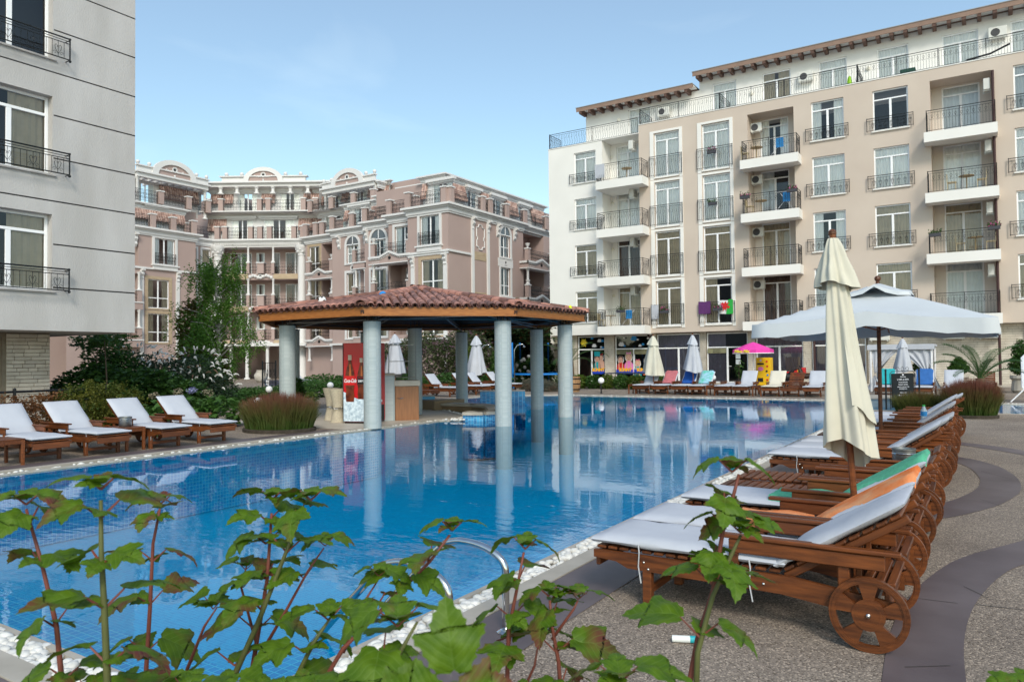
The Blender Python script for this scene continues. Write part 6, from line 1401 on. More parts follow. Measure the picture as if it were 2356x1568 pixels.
# items on the balconies of the beige building
PLC=flat('cream plastic',(.55,.45,.28)); FLW=leafmat('pink petals',(.55,.05,.25),(.65,.15,.4),5)
LEAFB=leafmat('balcony plant leaves',(.03,.07,.015),(.06,.12,.03),4)
def fbox(label,y,z,d=.2,w=.5,fl=True):
    t=thing('flower_box',label,'flower box',(42.2-d,y,z)); f_=F((42.2,y),(0,-1)); b=MB(); fb(f_,0,w,d,d+.2,-.0,.16,b); b.v=[(v[0],v[1],v[2]+z) for v in b.v]; b.build('planter',flat('dark planter',(.05,.05,.06)),t)
    r=random.Random(int(y*10+z)); 
    for m_,n_,sz in ((LEAFB,60,.05),)+(((FLW,26,.05),) if fl else ()):
        b=MB()
        for k in range(n_): p=f_.at(r.uniform(-.03,w+.03),z+.16+abs(r.gauss(0,.1)),d+r.uniform(-.02,.24)).translation; e=Euler((r.random()*6,r.random()*6,r.random()*6)).to_matrix().to_4x4(); b.add([(-sz,0,0),(0,-sz*.6,0),(sz,0,0),(0,sz*.6,0)],[(0,1,2,3)],Matrix.Translation(p)@e)
        b.build('foliage' if m_ is LEAFB else 'blossoms',m_,t)
for i,(y,z,d,fl,l) in enumerate(((13.2,13.3,.3,1,'planter box on the top floor French balcony of the second window column'),(13.2,10.3,.3,0,'planter box on the French balcony two below the roof terrace'),(16.2,4.2,.3,1,'planter box beside the white towel, first floor'),(13.0,4.2,.3,1,'planter box between purple towel and dragon flag'),(18.7,4.3,1.05,0,'planter box on the first floor loggia of the white wing'),(11.2,10.3,.95,1,'planter box at the left end of the third floor loggia'),(8.7,10.35,.95,1,'planter box at the right end of the third floor loggia'),(2.1,7.3,.95,0,'planter box at the left end of the far right loggia'),(-.3,7.4,.95,1,'planter box at the right end of the far right loggia'))): fbox(l,y,z,d,.5,fl)
def hang(label,m,y,z,w,h,d,cat='towel'):
    f_=F((42.2,y),(0,-1)); b=MB(); N=8; vs=[];fs=[]
    for k in range(5):
        for i in range(N+1): q=i/N; vs.append((q*w,-(d+.03+.02*sin(q*17+k)*(k/4)),z-h*k/4+.01*sin(q*9)))
    for k in range(4):
        for i in range(N): a=k*(N+1)+i; fs.append((a,a+1,a+N+2,a+N+1))
    b.add(vs,fs,f_.M); o=b.build('hanging_towel' if cat=='towel' else 'flag',m,None,smooth=True); return tag(o,label,cat),f_
hang('white towel hanging from the first floor French balcony',FABRIC,16.85,4.73,.45,.85,.15); hang('white towel drying on the top loggia of the white wing',FABRIC,20.1,13.55,.65,.85,1.0)
hang('purple towel on the French balcony beside the dragon flag',mat('purple towel',(.10,.03,.13),.95,.1,9),13.95,4.78,.72,.72,.15)
fg,f_=hang('white and green towel flag with a red dragon on a balcony',W_,12.75,4.80,.8,.78,.16,'flag')
b=MB(); poly(b,f_,[(.42,4.0),(.82,4.0),(.82,4.83),(.56,4.83)],.215); b.build('green_half',smat('flag green',(.02,.35,.05)),fg)
b=MB(); poly(b,f_,[(.10,4.55),(.22,4.70),(.30,4.62),(.42,4.74),(.45,4.62),(.62,4.66),(.50,4.50),(.66,4.42),(.56,4.30),(.46,4.38),(.44,4.16),(.36,4.32),(.24,4.14),(.26,4.34),(.12,4.32),(.22,4.46)],.225); b.build('red_dragon',RED,fg)
def bset(label,y,z,n=1):
    t=thing('patio_table',label,'patio table',(41.6,y,z)); b=MB(); b.lathe([(.02,.0),(.03,.6),(.33,.62),(.33,.65)],16,T(41.7,y,z)); b.build('table_top',mat('tan plastic '+label[:5],(.35,.25,.12),.5),t)
    for k in range(n):
        yy=y+(.62 if k==0 else -.62); c=thing('patio_chair',['cream plastic chair left of the ','cream plastic chair right of the '][k]+label,'chair',(41.7,yy,z)); q=MB(); q.box(41.5,41.9,yy-.2,yy+.2,z+.38,z+.41); q.build('seat',PLC,c); q=MB(); sgn=1 if k==0 else -1; q.box(41.5,41.9,yy+sgn*.18,yy+sgn*.21,z+.41,z+.8); q.build('backrest',PLC,c)
        for a in (41.52,41.86):
            for b2 in (-.18,.16): q=MB(); q.box(a,a+.03,yy+b2,yy+b2+.03,z,z+.38); q.build('leg',PLC,c)
for y,z,n,l in ((10.4,12.54,1,'round table on the top middle loggia'),(10.2,9.54,1,'round table on the third floor middle loggia'),(.5,9.54,2,'round table on the third floor right loggia'),(.2,6.54,2,'round table on the second floor right loggia'),(18.2,12.54,0,'round table on the top white wing loggia'),(19.4,3.54,1,'round table on the first floor white wing loggia')): bset(l,y,z,n)
for y,z,l in ((9.2,12.54,'open clothes rack on the top middle loggia'),(8.9,9.54,'clothes rack with laundry on the third floor loggia'),(18.2,3.54,'clothes rack with blue laundry on the white wing loggia')):
    t=thing('clothes_rack',l,'clothes rack',(41.6,y,z)); b=MB(); b.tube([(41.5,y-.4,z),(41.9,y+.3,z+.95)],.012,4); b.tube([(41.5,y+.4,z),(41.9,y-.3,z+.95)],.012,4); b.tube([(41.5,y-.45,z+.95),(41.5,y+.45,z+.95)],.01,4); b.build('rack_frame',W_,t); b=MB(); b.box(41.48,41.5,y-.3,y+.1,z+.4,z+.93); b.build('laundry',B_,t)
t=thing('roof_lounger','black low recliner on the far right roof terrace','recliner',(42.6,-.5,15.95)); b=MB(); b.tube([(42.6,.4,16.1),(42.6,-.6,16.2),(42.6,-1.4,16.5)],.05,5); b.build('seat',BLACK,t); b=MB(); b.tube([(42.6,.2,15.9),(42.6,.0,16.15)],.03,4); b.build('leg',BLACK,t)
b=MB(); b.bbox(42.4,42.8,2.6,3.3,15.92,16.2,.02); tag(b.build('storage_box',smat('dark green',(.01,.06,.04)),None),'dark green box behind the roof terrace railing','box')
b=MB(); b.sphere((42.6,5.7,16.1),.25,10,sq=(.5,.5,1.5)); tag(b.build('inflatable',smat('lime green',(.3,.6,.02)),None,smooth=True),'lime green swim float behind the roof terrace railing','float')
# table tennis table and swim noodles
t=thing('table_tennis_table','dark table tennis table in front of the playroom window','table',(39.5,18.0,0)); b=MB(); b.box(35.2,36.7,14.2,16.9,.74,.78); b.build('table_top',smat('dark blue top',(.01,.02,.06)),t); 
for x,y in ((35.4,14.5),(35.4,16.5),(36.5,14.5),(36.5,16.5)): b=MB(); b.tube([(x,y,0),(x,y,.74)],.03,5); b.build('leg',BLACK,t)
# hotel side pool, gate
struct(sheet('hotel_pool_water',[(31,38.5),(34,36.5),(43,48),(40,50)],.012,mat('hotel pool surface',(.02,.12,.28),.05,.1,2,spec=.8)))
GT=thing('iron_gate','open black iron gate with scrolls in front of the hotel pool','gate',(25,32,0))
for (a,b_) in (((25.3,35.2),(24.6,33.2)),((24.3,30.4),(25.2,30.5))):
    a=Vector(a);b2=Vector(b_); q=MB()
    for p in (a,b2): q.tube([(p.x,p.y,0),(p.x,p.y,1.62)],.04,6)
    for z in (.12,.5,1.5): q.tube([(a.x,a.y,z),(b2.x,b2.y,z)],.02,4)
    q.build('gate_frame',IRON,GT); q=MB()
    for k in range(1,8): p=a+(b2-a)*k/8; q.tube([(p.x,p.y,.12),(p.x,p.y,1.5)],.009,4)
    for k in range(4): p=a+(b2-a)*(k+.5)/4; q.tube([(p.x+.13*cos(t_)*(1-t_*.1)*.5,p.y+.13*cos(t_)*(1-t_*.1),1.0+.2*sin(t_)) for t_ in range(7)],.009,4)
    q.build('scroll_infill',IRON,GT)
t=thing('gate_pillar','dusty pink gate pillar with white cap beside the birch','pillar',(25.5,36.4,0)); b=MB(); b.box(25.2,25.8,36,36.6,0,1.75); b.build('shaft',PINK,t); b=MB(); b.box(25.1,25.9,35.9,36.7,1.75,1.88); b.sphere((25.5,36.3,2.02),.17,10); b.build('cap',PWH,t)
t=thing('stone_urn','big round beige stone urn at the hotel entrance','urn',(36,47,0)); p=onz(576,878); b=MB(); b.lathe([(.25,0),(.45,.25),(.5,.55),(.3,.85),(.36,.92)],16,T(36.3,45.6,.0)); t.location=(36.3,45.6,0); b.build('urn_body',STONE,t,smooth=True)
for x,y,l in ((34.8,40.4,'white reclining chair at the hotel pool, left one'),(33.6,38.0,'white reclining chair at the hotel pool, right one')):
    t=thing('pool_recliner',l,'lounger',(x,y,0)); b=MB(); b.box(x-.3,x+.3,y-1,y+.3,.28,.36); b.build('seat',FABRIC,t); b=MB(); b.add([(x-.3,y-.9+1.2,.3),(x+.3,y+.3,.3),(x+.3,y+.9,.95),(x-.3,y+.9,.95),(x-.3,y+.36,.28),(x+.3,y+.36,.28),(x+.3,y+.96,.9),(x-.3,y+.96,.9)],[(0,1,2,3),(4,7,6,5),(0,4,5,1),(2,6,7,3),(0,3,7,4),(1,5,6,2)]); b.build('backrest',FABRIC,t)
    for a in (-.25,.2):
        for c_ in (-.9,.2): q=MB(); q.box(x+a,x+a+.05,y+c_,y+c_+.05,0,.28); q.build('leg',BLACK,t)
# ---------------- vegetation ----------------
def ellip(r,c,s,shell=.5):
    while True:
        v=Vector((r.uniform(-1,1),r.uniform(-1,1),r.uniform(-1,1)))
        L=v.length
        if 1>L>1e-3 and r.random()<(shell+(1-shell)*L**2): return Vector((c[0]+v.x*s[0],c[1]+v.y*s[1],c[2]+v.z*s[2])),v
def leaves(name,blobs,n,size,m,parent,seed=1,asp=.55,droop=0,fold=True,den=None,clump=.0,zmin=.03):
    r=random.Random(seed); mb=MB(); V_=mb.v;F_=mb.f; vol=[b[1][0]*b[1][1]*b[1][2] for b in blobs]; tot=sum(v**.8 for v in vol)
    for (c,s),vo in zip(blobs,vol):
        k=int(n*vo**.8/tot); anchors=[ellip(r,c,s,.25)[0] for _ in range(max(6,k//28))] if clump else None
        for _ in range(k):
            if anchors:
                a=r.choice(anchors); p=a+Vector((r.gauss(0,clump),r.gauss(0,clump),r.gauss(0,clump*.7)))
            else: p,_v=ellip(r,c,s,.3)
            if p.z<zmin: continue
            q=size*r.uniform(.6,1.3); az=r.uniform(0,2*pi); el=r.uniform(-.9,.7)-droop
            d=Vector((cos(az)*cos(el),sin(az)*cos(el),sin(el))); u=d.cross(Vector((r.uniform(-.4,.4),r.uniform(-.4,.4),1))).normalized()*q*asp; n_=u.cross(d).normalized()*q*.18
            b=len(V_); V_+= [tuple(p),tuple(p+d*q*.5+u+n_),tuple(p+d*q),tuple(p+d*q*.5-u+n_)]; F_.append((b,b+1,b+2,b+3))
    return mb.build(name,m,parent)
def branches(mb,base,top,r0,n,spread,seed,lo=.35):
    r=random.Random(seed); base=Vector(base);top=Vector(top)
    P=[base+(top-base)*k/6+Vector((r.uniform(-.05,.05),r.uniform(-.05,.05),0))*(k>0) for k in range(7)]; mb.tube(P,[r0*(1-.12*k) for k in range(7)],8)
    ends=[]
    for i in range(n):
        t_=lo+(1-lo)*r.random(); p=base+(top-base)*t_; a=r.uniform(0,2*pi); L=spread*(1.15-t_*.6)*r.uniform(.6,1)
        e=p+Vector((cos(a)*L,sin(a)*L,L*r.uniform(.3,.9))); mid=(p+e)/2+Vector((0,0,L*.12)); mb.tube([p,mid,e],[r0*.4,r0*.22,r0*.06],5); ends.append((p,mid,e))
    return ends
GRN=leafmat('dark green leaves',(.03,.085,.016),(.08,.17,.035),1.2); GRM=leafmat('mid green leaves',(.04,.11,.018),(.09,.19,.04),1.0); GRL=leafmat('yellow green leaves',(.07,.13,.015),(.16,.22,.03),1.0)
BRK=mat('grey brown bark',(.10,.075,.055),.9,.3,8,bump=.6,bs=20); BIRCHB=mat('white birch bark',(.55,.52,.47),.8,0,9,col2=(.12,.10,.09),stretch=(1,1,3))
def shrub(name,label,cat,blobs,n,size,m,seed=1,stem=True,extra=None,clump=.0,asp=.55,droop=0):
    c=blobs[0][0]; t=thing(name,label,cat,(c[0],c[1],0)); 
    if stem:
        b=MB()
        for i in range(5): r=random.Random(seed*7+i); bl=blobs[i%len(blobs)]; b.tube([(bl[0][0]+r.uniform(-.1,.1),bl[0][1]+r.uniform(-.1,.1),0),(bl[0][0]+r.uniform(-.3,.3)*bl[1][0],bl[0][1]+r.uniform(-.3,.3)*bl[1][1],bl[0][2]+bl[1][2]*.4)],[.03,.012],5)
        b.build('stem',BRK,t)
    leaves('foliage',blobs,n,size,m,t,seed,asp=asp,clump=clump,droop=droop); return t
# conifer hedges in front of the sunken terrace
BRC=leafmat('rusty juniper sprays',(.14,.06,.025),(.24,.11,.04),2); YGC=leafmat('golden green juniper sprays',(.09,.11,.015),(.19,.18,.03),1.6,c3=(.05,.09,.015))
shrub('juniper','rusty brown spreading juniper behind the left loungers','shrub',[((6.6,15.6,.45),(.85,.6,.55)),((7.3,15.8,.5),(.6,.6,.55)),((5.6,15.4,.4),(.9,.6,.5))],9000,.07,BRC,3,clump=.06,asp=.25)
shrub('juniper','golden green spreading juniper behind the left loungers','shrub',[((8.3,15.9,.55),(.8,.6,.65)),((8.9,16.0,.6),(.55,.55,.55)),((7.9,15.6,.4),(.6,.5,.5))],11000,.07,YGC,4,clump=.06,asp=.25)
t=shrub('hydrangea','broad leaved hydrangea with faded flower heads behind the loungers','shrub',[((10.2,15.9,.35),(.8,.6,.45)),((11.2,15.8,.35),(.7,.6,.4)),((9.5,15.3,.3),(.5,.4,.35))],900,.17,GRM,5)
fh=leafmat('faded flower heads',(.28,.24,.16),(.42,.36,.25),6); fb2=leafmat('lilac flower heads',(.25,.25,.5),(.4,.4,.6),6)
for i,(x,y,z) in enumerate(((9.6,15.7,.85),(10.3,15.9,.9),(10.6,15.8,.92),(11.1,15.9,.85))): leaves('flower_head',[((x,y,z),(.12,.12,.08))],90,.045,fh if i!=2 else fb2,t,i)
# tall ornamental shrubs left of centre
shrub('laurel_shrub','dark glossy laurel shrub beside the stone clad wall','shrub',[((11.35,21.30,.7),(1.3,1.2,.85)),((12.95,21.60,.6),(1.4,1.2,.8)),((13.75,21.30,.5),(1.1,.9,.6)),((11.05,20.90,.4),(.9,.8,.55))],10000,.15,GRN,6)
shrub('climbing_plant','dark climber hanging under the left building overhang','climber',[((12.3,22.6,1.7),(.7,.7,.9)),((11.3,21.5,2.2),(.5,1.0,.22)),((11.1,20.2,2.28),(.22,1.4,.08)),((12.8,23,1.2),(.9,.9,.8))],3200,.12,GRN,7,stem=True)
t=shrub('butterfly_bush','butterfly bush with arching white flower spikes','shrub',[((14.65,23.20,.8),(1.5,1.4,.9)),((15.85,23.40,1.0),(1.0,1.0,.9)),((13.65,23.40,1.2),(1.1,1,.8)),((15.45,22.50,.6),(1.3,1.0,.7))],9000,.13,leafmat('grey green leaves',(.03,.06,.03),(.07,.11,.06),1.5),8,asp=.28)
WFL=leafmat('white flower spike',(.70,.70,.66),(.80,.80,.78),6,tl=.2); BFL=leafmat('faded brown spike',(.13,.08,.05),(.2,.13,.08),6)
sp=MB(); r=random.Random(11); spb=MB()
for k in range(190):
    c,s=r.choice([((14.65,23.20,.9),(1.55,1.45,1.0)),((15.85,23.40,1.05),(1.1,1.1,1.0)),((13.65,23.40,1.25),(1.2,1.05,.9)),((15.45,22.50,.7),(1.4,1.05,.75))])
    while True:
        v=Vector((r.gauss(0,1),r.gauss(0,1),r.gauss(0,1))).normalized()
        if v.x*.842+v.y*.539<.4 : break
    p=Vector(c)+Vector((v.x*s[0],v.y*s[1],abs(v.z)*s[2])); d=Vector((v.x,v.y,r.uniform(-.3,1.0))).normalized(); L=r.uniform(.12,.24)
    (spb if r.random()<.2 else sp).tube([p,p+d*L*.4,p+d*L*.75+Vector((0,0,-.03)),p+d*L+Vector((0,0,-.09))],[.022,.03,.02,.006],6)
stuff(sp.build('flower_spikes',WFL,t)); stuff(spb.build('faded_flower_spikes',BFL,t))
shrub('maple_shrub','shrub with red brown to lime leaves beside the birch','shrub',[((18.80,27.85,3.1),(.7,.7,1.2)),((19.40,28.25,1.9),(1.0,1.0,1.2)),((19.10,27.35,1.0),(1.0,.9,.9))],5500,.16,leafmat('red to lime leaves',(.10,.035,.012),(.13,.20,.02),.6),9)
# low hedges and ground cover
shrub('low_hedge','low spreading green hedge under the two globe lamps','hedge',[((15.6,22.2,.15),(1.0,1.0,.3)),((16.4,23.4,.18),(1.2,1.2,.34)),((17.5,24.2,.18),(1.3,1.2,.36)),((18.8,24.9,.18),(1.4,1.1,.36)),((20.2,25.2,.18),(1.5,1.0,.36))],14000,.09,GRM,10,stem=False)
shrub('low_hedge','trimmed hedge left of the fridge behind the gazebo','hedge',[((22.6,24.6,.3),(1.8,.8,.45)),((25.0,24.6,.3),(1.8,.8,.45)),((27,24.2,.3),(1.6,.8,.45))],9000,.09,GRM,12,stem=False)
shrub('low_hedge','hedge in front of the hotel pool','hedge',[((27,29,.4),(1.6,.8,.5)),((29,28.6,.4),(1.8,.8,.5)),((31.5,28,.4),(1.9,.8,.5))],7000,.10,GRM,13,stem=False)
shrub('low_shrub','small yellow green shrub left of the wicker stools','shrub',[((18.5,20.8,.2),(.5,.5,.3))],900,.07,GRL,14,stem=False)
t=thing('planter_shrub','dark leafy pot shrub by the gazebo back column','potted plant',(14.2,16.9,0)); leaves('foliage',[((14.25,16.6,.75),(.38,.38,.4))],900,.12,GRN,t,15); b=MB(); b.lathe([(.18,0),(.27,.35),(.25,.36)],14,T(14.25,16.6,0)); b.build('pot',BRD,t)
# birch
BT=thing('birch_tree','slender birch with airy drooping foliage in front of the pink hotel','tree',(18.7,26.0,0)); b=MB(); ends=branches(b,(18.75,26.0,0),(18.5,26.0,5.3),.10,34,2.1,21,.28); b.build('trunk',BIRCHB,BT)
r=random.Random(22); lf_=MB(); BL_=leafmat('birch leaves',(.075,.18,.022),(.16,.31,.045),1.0)
tw_=[]
for p,m_,e in ends:
    for k in range(15):
        t_=.25+.75*r.random(); q=p+(e-p)*t_+Vector((r.gauss(0,.10),r.gauss(0,.10),r.gauss(0,.10))); L=r.uniform(.3,1.15); d=Vector((r.uniform(-.25,.25),r.uniform(-.25,.25),-1)).normalized(); tw_.append((q,d,L))
for k in range(190):
    z=r.uniform(1.6,4.3); a=r.uniform(0,2*pi); R2=r.uniform(.1,2.0)*(1-abs(z-2.9)*.2); tw_.append((Vector((18.4+R2*cos(a),26.1+R2*sin(a),z)),Vector((r.uniform(-.2,.2),r.uniform(-.2,.2),-1)).normalized(),r.uniform(.4,1.0)))
for (q,d,L) in tw_:
    n=int(L*44)
    for i in range(n):
        p=q+d*L*i/n+Vector((r.gauss(0,.05),r.gauss(0,.05),r.gauss(0,.05))); s=r.uniform(.05,.085); az=r.uniform(0,6.28); dd=Vector((cos(az)*.7,sin(az)*.7,-.7)); u=dd.cross(Vector((0,0,1))).normalized()*s*.45
        c=len(lf_.v); lf_.v+=[tuple(p),tuple(p+dd*s*.5+u),tuple(p+dd*s),tuple(p+dd*s*.5-u)]; lf_.f.append((c,c+1,c+2,c+3))
lf_.build('crown',BL_,BT)
# plants behind the gazebo: buddleia mass, conifers, trees
PBL=leafmat('olive pink tipped leaves',(.04,.085,.02),(.11,.13,.05),1.4,c3=(.34,.18,.26),patch=3)
shrub('butterfly_bush','purple tipped butterfly bush behind the closed parasols','shrub',[((31.0,25.5,1.5),(2.2,1.6,1.6)),((33.5,24.6,1.7),(2.0,1.6,1.6)),((29,26.2,1.2),(1.8,1.3,1.2)),((35,24.6,1.2),(1.5,1.3,1.2))],16000,.17,PBL,30,asp=.3)
shrub('lower_hedge','dark low hedge along the loungers behind the gazebo','hedge',[((24.5,23.6,.4),(1.5,.8,.5)),((27,23.4,.4),(1.6,.8,.5)),((30,22.9,.4),(1.8,.8,.5)),((32.6,21.8,.35),(1.4,.8,.5))],9000,.12,GRN,31,stem=False)
for i,(x,y,h,rr_) in enumerate(((34.2,22.9,2.2,.55),(35.2,22.2,2.3,.6),(36.6,21.0,2.2,.6),(35.0,23.8,1.7,.45))):
    t=thing('cypress',['slim dark cypress left of the shower','tall dark cypress between the showers','dark cypress beside the pale column','small cypress behind the left shower'][i],'tree',(x,y,0)); leaves('crown',[((x,y,h*.3),(rr_,rr_,h*.35)),((x,y,h*.6),(rr_*.7,rr_*.7,h*.38)),((x,y,h*.85),(rr_*.3,rr_*.3,h*.2))],3500,.11,GRN,t,40+i,asp=.2,droop=-1.0); b=MB(); b.tube([(x,y,0),(x,y,h*.7)],[.06,.02],5); b.build('trunk',BRK,t)
shrub('bamboo_shrub','bright yellow green shrub beside the left shower','shrub',[((32.2,23.4,1.0),(.6,.5,1.1)),((31.9,23.0,1.6),(.35,.35,.7))],2200,.13,GRL,44,asp=.2)
def tree(label,x,y,h,blobs,n,size,m,seed,group=None,r0=.16):
    t=thing('broadleaf_tree',label,'tree',(x,y,0),0,group); b=MB(); branches(b,(x,y,0),(x,y,h*.8),r0,12,h*.3,seed); b.build('trunk',BRK,t); leaves('crown',blobs,n,size,m,t,seed,clump=.28); return t
tree('dark red berried tree hanging behind the gazebo',37.5,24.6,4.6,[((37.5,24.6,3.4),(1.7,1.6,1.4)),((36.4,25.4,3.2),(1.2,1.2,1.0)),((38.7,23.8,3.0),(1.3,1.3,1.2))],15000,.22,leafmat('dark reddish leaves',(.015,.04,.012),(.03,.06,.02),1.5,c3=(.10,.015,.01),patch=3),50)
tree('lush green tree between the pink hotel and the white wing',41.5,25.9,5.4,[((41.5,25.9,3.6),(2.0,1.6,1.5)),((43.5,25.6,2.8),(2.0,1.4,1.6)),((40.5,25.5,2.2),(1.5,1.2,1.3)),((45,26,3.2),(2,1.5,1.6)),((42,25.5,1.2),(2.4,1.3,1.2))],26000,.22,GRM,51)
shrub('pine_shrub','light green pine sapling by the salmon post','shrub',[((38.8,23.0,2.0),(.45,.45,.8)),((38.8,23.0,1.2),(.6,.6,.7))],2200,.2,leafmat('light pine green',(.05,.13,.03),(.1,.2,.05),1),52,asp=.08)
b=MB(); b.box(38.6,39.1,23.6,24.1,0,1.9); tag(b.build('garden_post',mat('salmon stucco',(.42,.22,.15),.9),None),'salmon stucco post in front of the green tree','post')
t=shrub('hydrangea','hydrangea bush full of round white flower heads','shrub',[((34.2,20.9,.75),(.9,.8,.85)),((34.8,20.5,1.0),(.6,.6,.7))],3500,.13,GRM,53)
r=random.Random(9)
for k in range(26): v=Vector((-abs(r.gauss(0,1)),r.gauss(0,.8),r.gauss(.3,.8))).normalized(); p=Vector((34.3,20.8,.85))+Vector((v.x*.9,v.y*.85,v.z*.85)); b=MB(); b.sphere(tuple(p),.10,8); o=b.build('flower_head',WFL,t,smooth=True)
shrub('lavender_shrub','grey green lavender cushion at the far pool edge','shrub',[((30.9,18.4,.25),(.8,.9,.38)),((30.6,17.6,.2),(.6,.6,.3))],5000,.10,leafmat('silver green leaves',(.10,.12,.09),(.2,.2,.15),2,c3=(.2,.13,.09),patch=2),54,stem=False,asp=.2)
for i in range(7): shrub('box_hedge','small clipped green bush number from the palm barrel' if False else ['round green bush closest to the palm barrel','round green bush second from the palm barrel','round green bush below the sun sticker','round green bush in front of the white window frame','round green bush below the poster children','round green bush near the tennis table end','round green bush beside the left cream parasol'][i],'bush',[((34.0+.05*i,17.6-.75*i,.32),(.45,.42,.42))],1500,.09,GRM if i%2 else GRL,60+i,stem=False)
shrub('variegated_shrub','pale variegated shrub behind the palm barrel','shrub',[((33.6,18.2,.4),(.7,.6,.5))],1400,.12,leafmat('variegated leaves',(.06,.11,.03),(.35,.38,.22),9),68,stem=False)
# palms
PALM=leafmat('palm frond green',(.03,.085,.02),(.07,.14,.04),1); PTR=mat('palm trunk',(.11,.075,.045),.95,.3,14,bump=1,bs=18,bdist=.02)
def frond(name,m,parent,p0,az,el,L,seed,bend=.9,nl=26,ll=.38):
    r=random.Random(seed); mb=MB(); P=[]; p=Vector(p0); a=el; st=L/14
    for k in range(15): P.append(p.copy()); p=p+Vector((cos(az)*cos(a),sin(az)*cos(a),sin(a)))*st; a-=bend/14*(1+k*.08)
    mb.tube(P,[.014*(1-.055*k) for k in range(15)],4)
    sd=Vector((-sin(az),cos(az),0))
    for k in range(nl):
        t_=1.5+12.3*k/nl; i=min(13,int(t_)); q=P[i]+(P[i+1]-P[i])*(t_-i); d=(P[i+1]-P[i]).normalized(); l=ll*sin(pi*(.12+.83*k/nl))**.6*r.uniform(.85,1.1)
        for s in (1,-1):
            e=q+(sd*s*.75+d*.65+Vector((0,0,.18))).normalized()*l+Vector((0,0,-.15*l)); w_=d*.010; c=len(mb.v)
            mid=(q+e)/2+Vector((0,0,.04)); mb.v+=[tuple(q-w_),tuple(q+w_),tuple(mid+w_),tuple(mid-w_),tuple(e)]; mb.f+=[(c,c+1,c+2,c+3),(c+3,c+2,c+4)]
    return mb.build(name,m,parent)
def palm(label,x,y,h,L,n,seed,z0=0,tr=.14,specs=None,ll=.38):
    t=thing('palm_tree',label,'palm',(x,y,z0)); b=MB(); b.tube([(x,y,z0),(x,y,z0+h*.5),(x,y,z0+h)],[tr,tr*1.15,tr*.8],10); b.build('trunk',PTR,t)
    r=random.Random(seed)
    for k in range(n):
        az,el,LL=specs[k] if specs and k<len(specs) else (2*pi*k/n+r.uniform(-.3,.3),r.uniform(.35,1.3),L*r.uniform(.8,1.05)); frond('frond',PALM,t,(x,y,z0+h*.95),az,el,LL,seed*31+k,bend=1.1 if el<.8 else .85,ll=ll)
RT=YAW-pi/2; LT=YAW+pi/2
palm('short palm with arching fronds rising from the red grass at right',22.9,.08,.95,1.45,12,5,specs=[(LT,1.28,1.45),(RT,1.2,1.5),(LT,.85,1.4),(RT,.62,1.6),(LT+.5,1.4,1.2),(RT-.5,1.0,1.1),(YAW,1.45,1.2),(YAW+pi,1.3,.8),(LT-.2,1.15,1.2),(RT+.4,1.35,1.15),(LT+.3,.75,1.0),(RT,.95,1.2)],ll=.24)
palm('young palm planted in a wooden barrel at the far pool edge',30.7,16.35,1.0,1.4,8,6,z0=.5,tr=.12,specs=[(LT,.9,2.0),(RT,.75,2.0),(RT,1.2,1.4),(LT,1.4,1.5),(YAW+pi,1.0,1.2),(RT+.4,.4,1.5),(LT+.6,.5,1.2),(YAW,1.3,1.5)])
t=thing('barrel_planter','wooden half barrel with dark hoops holding the young palm','planter',(30.7,16.35,0)); BW=mat('barrel wood',(.30,.17,.08),.7,.3,6,stretch=(4,4,.5),bump=.3,bs=10)
for k in range(16): a=k*pi/8; b=MB(); b.add([(r_*cos(a+s_*.19),r_*sin(a+s_*.19),z_) for (r_,z_) in ((.36,0),(.43,.35),(.41,.72),(.37,.72),(.38,.35),(.32,0)) for s_ in (-1,1)],[(0,1,3,2),(2,3,5,4),(4,5,7,6),(6,7,9,8),(8,9,11,10)],T(30.7,16.35,0)); b.build('stave',BW,t)
for z in (.1,.36,.6): b=MB(); b.lathe([(.385+.06*sin(z*3),z),(.39+.06*sin(z*3),z+.05)],20,T(30.7,16.35,0),cap=False); b.build('hoop',IRON,t)
b=MB(); b.lathe([(.4,.66),(.001,.68)],16,T(30.7,16.35,0),cap=False); b.build('soil',EARTH,t)
# ornamental grass clumps
def grassmat():
    m=leafmat('red tipped grass',(.05,.10,.012),(.09,.15,.02),2,tl=.3); t=m.node_tree; L=t.links.new; b=t.nodes['Principled BSDF']
    tc=nd(t,'ShaderNodeTexCoord'); s=nd(t,'ShaderNodeSeparateXYZ'); L(tc.outputs['Object'],s.inputs[0]); n=nd(t,'ShaderNodeTexNoise'); n.inputs['Scale'].default_value=5; L(tc.outputs['Object'],n.inputs[0])
    ad=nd(t,'ShaderNodeMath',operation='MULTIPLY_ADD'); L(n.outputs[0],ad.inputs[0]); ad.inputs[1].default_value=.4; ms_=nd(t,'ShaderNodeMath',operation='MULTIPLY'); L(s.outputs[2],ms_.inputs[0]); ms_.inputs[1].default_value=.72; L(ms_.outputs[0],ad.inputs[2])
    cr=nd(t,'ShaderNodeValToRGB'); e=cr.color_ramp.elements; e[0].position=.28; e[0].color=(.045,.085,.012,1); e[1].position=.78; e[1].color=(.17,.06,.04,1); x=e.new(.52); x.color=(.11,.11,.03,1); L(ad.outputs[0],cr.inputs[0]); L(cr.outputs[0],b.inputs['Base Color'])
    tr=[x for x in t.nodes if x.type=='BSDF_TRANSLUCENT'][0]; L(cr.outputs[0],tr.inputs[0]); return m
GM=grassmat()
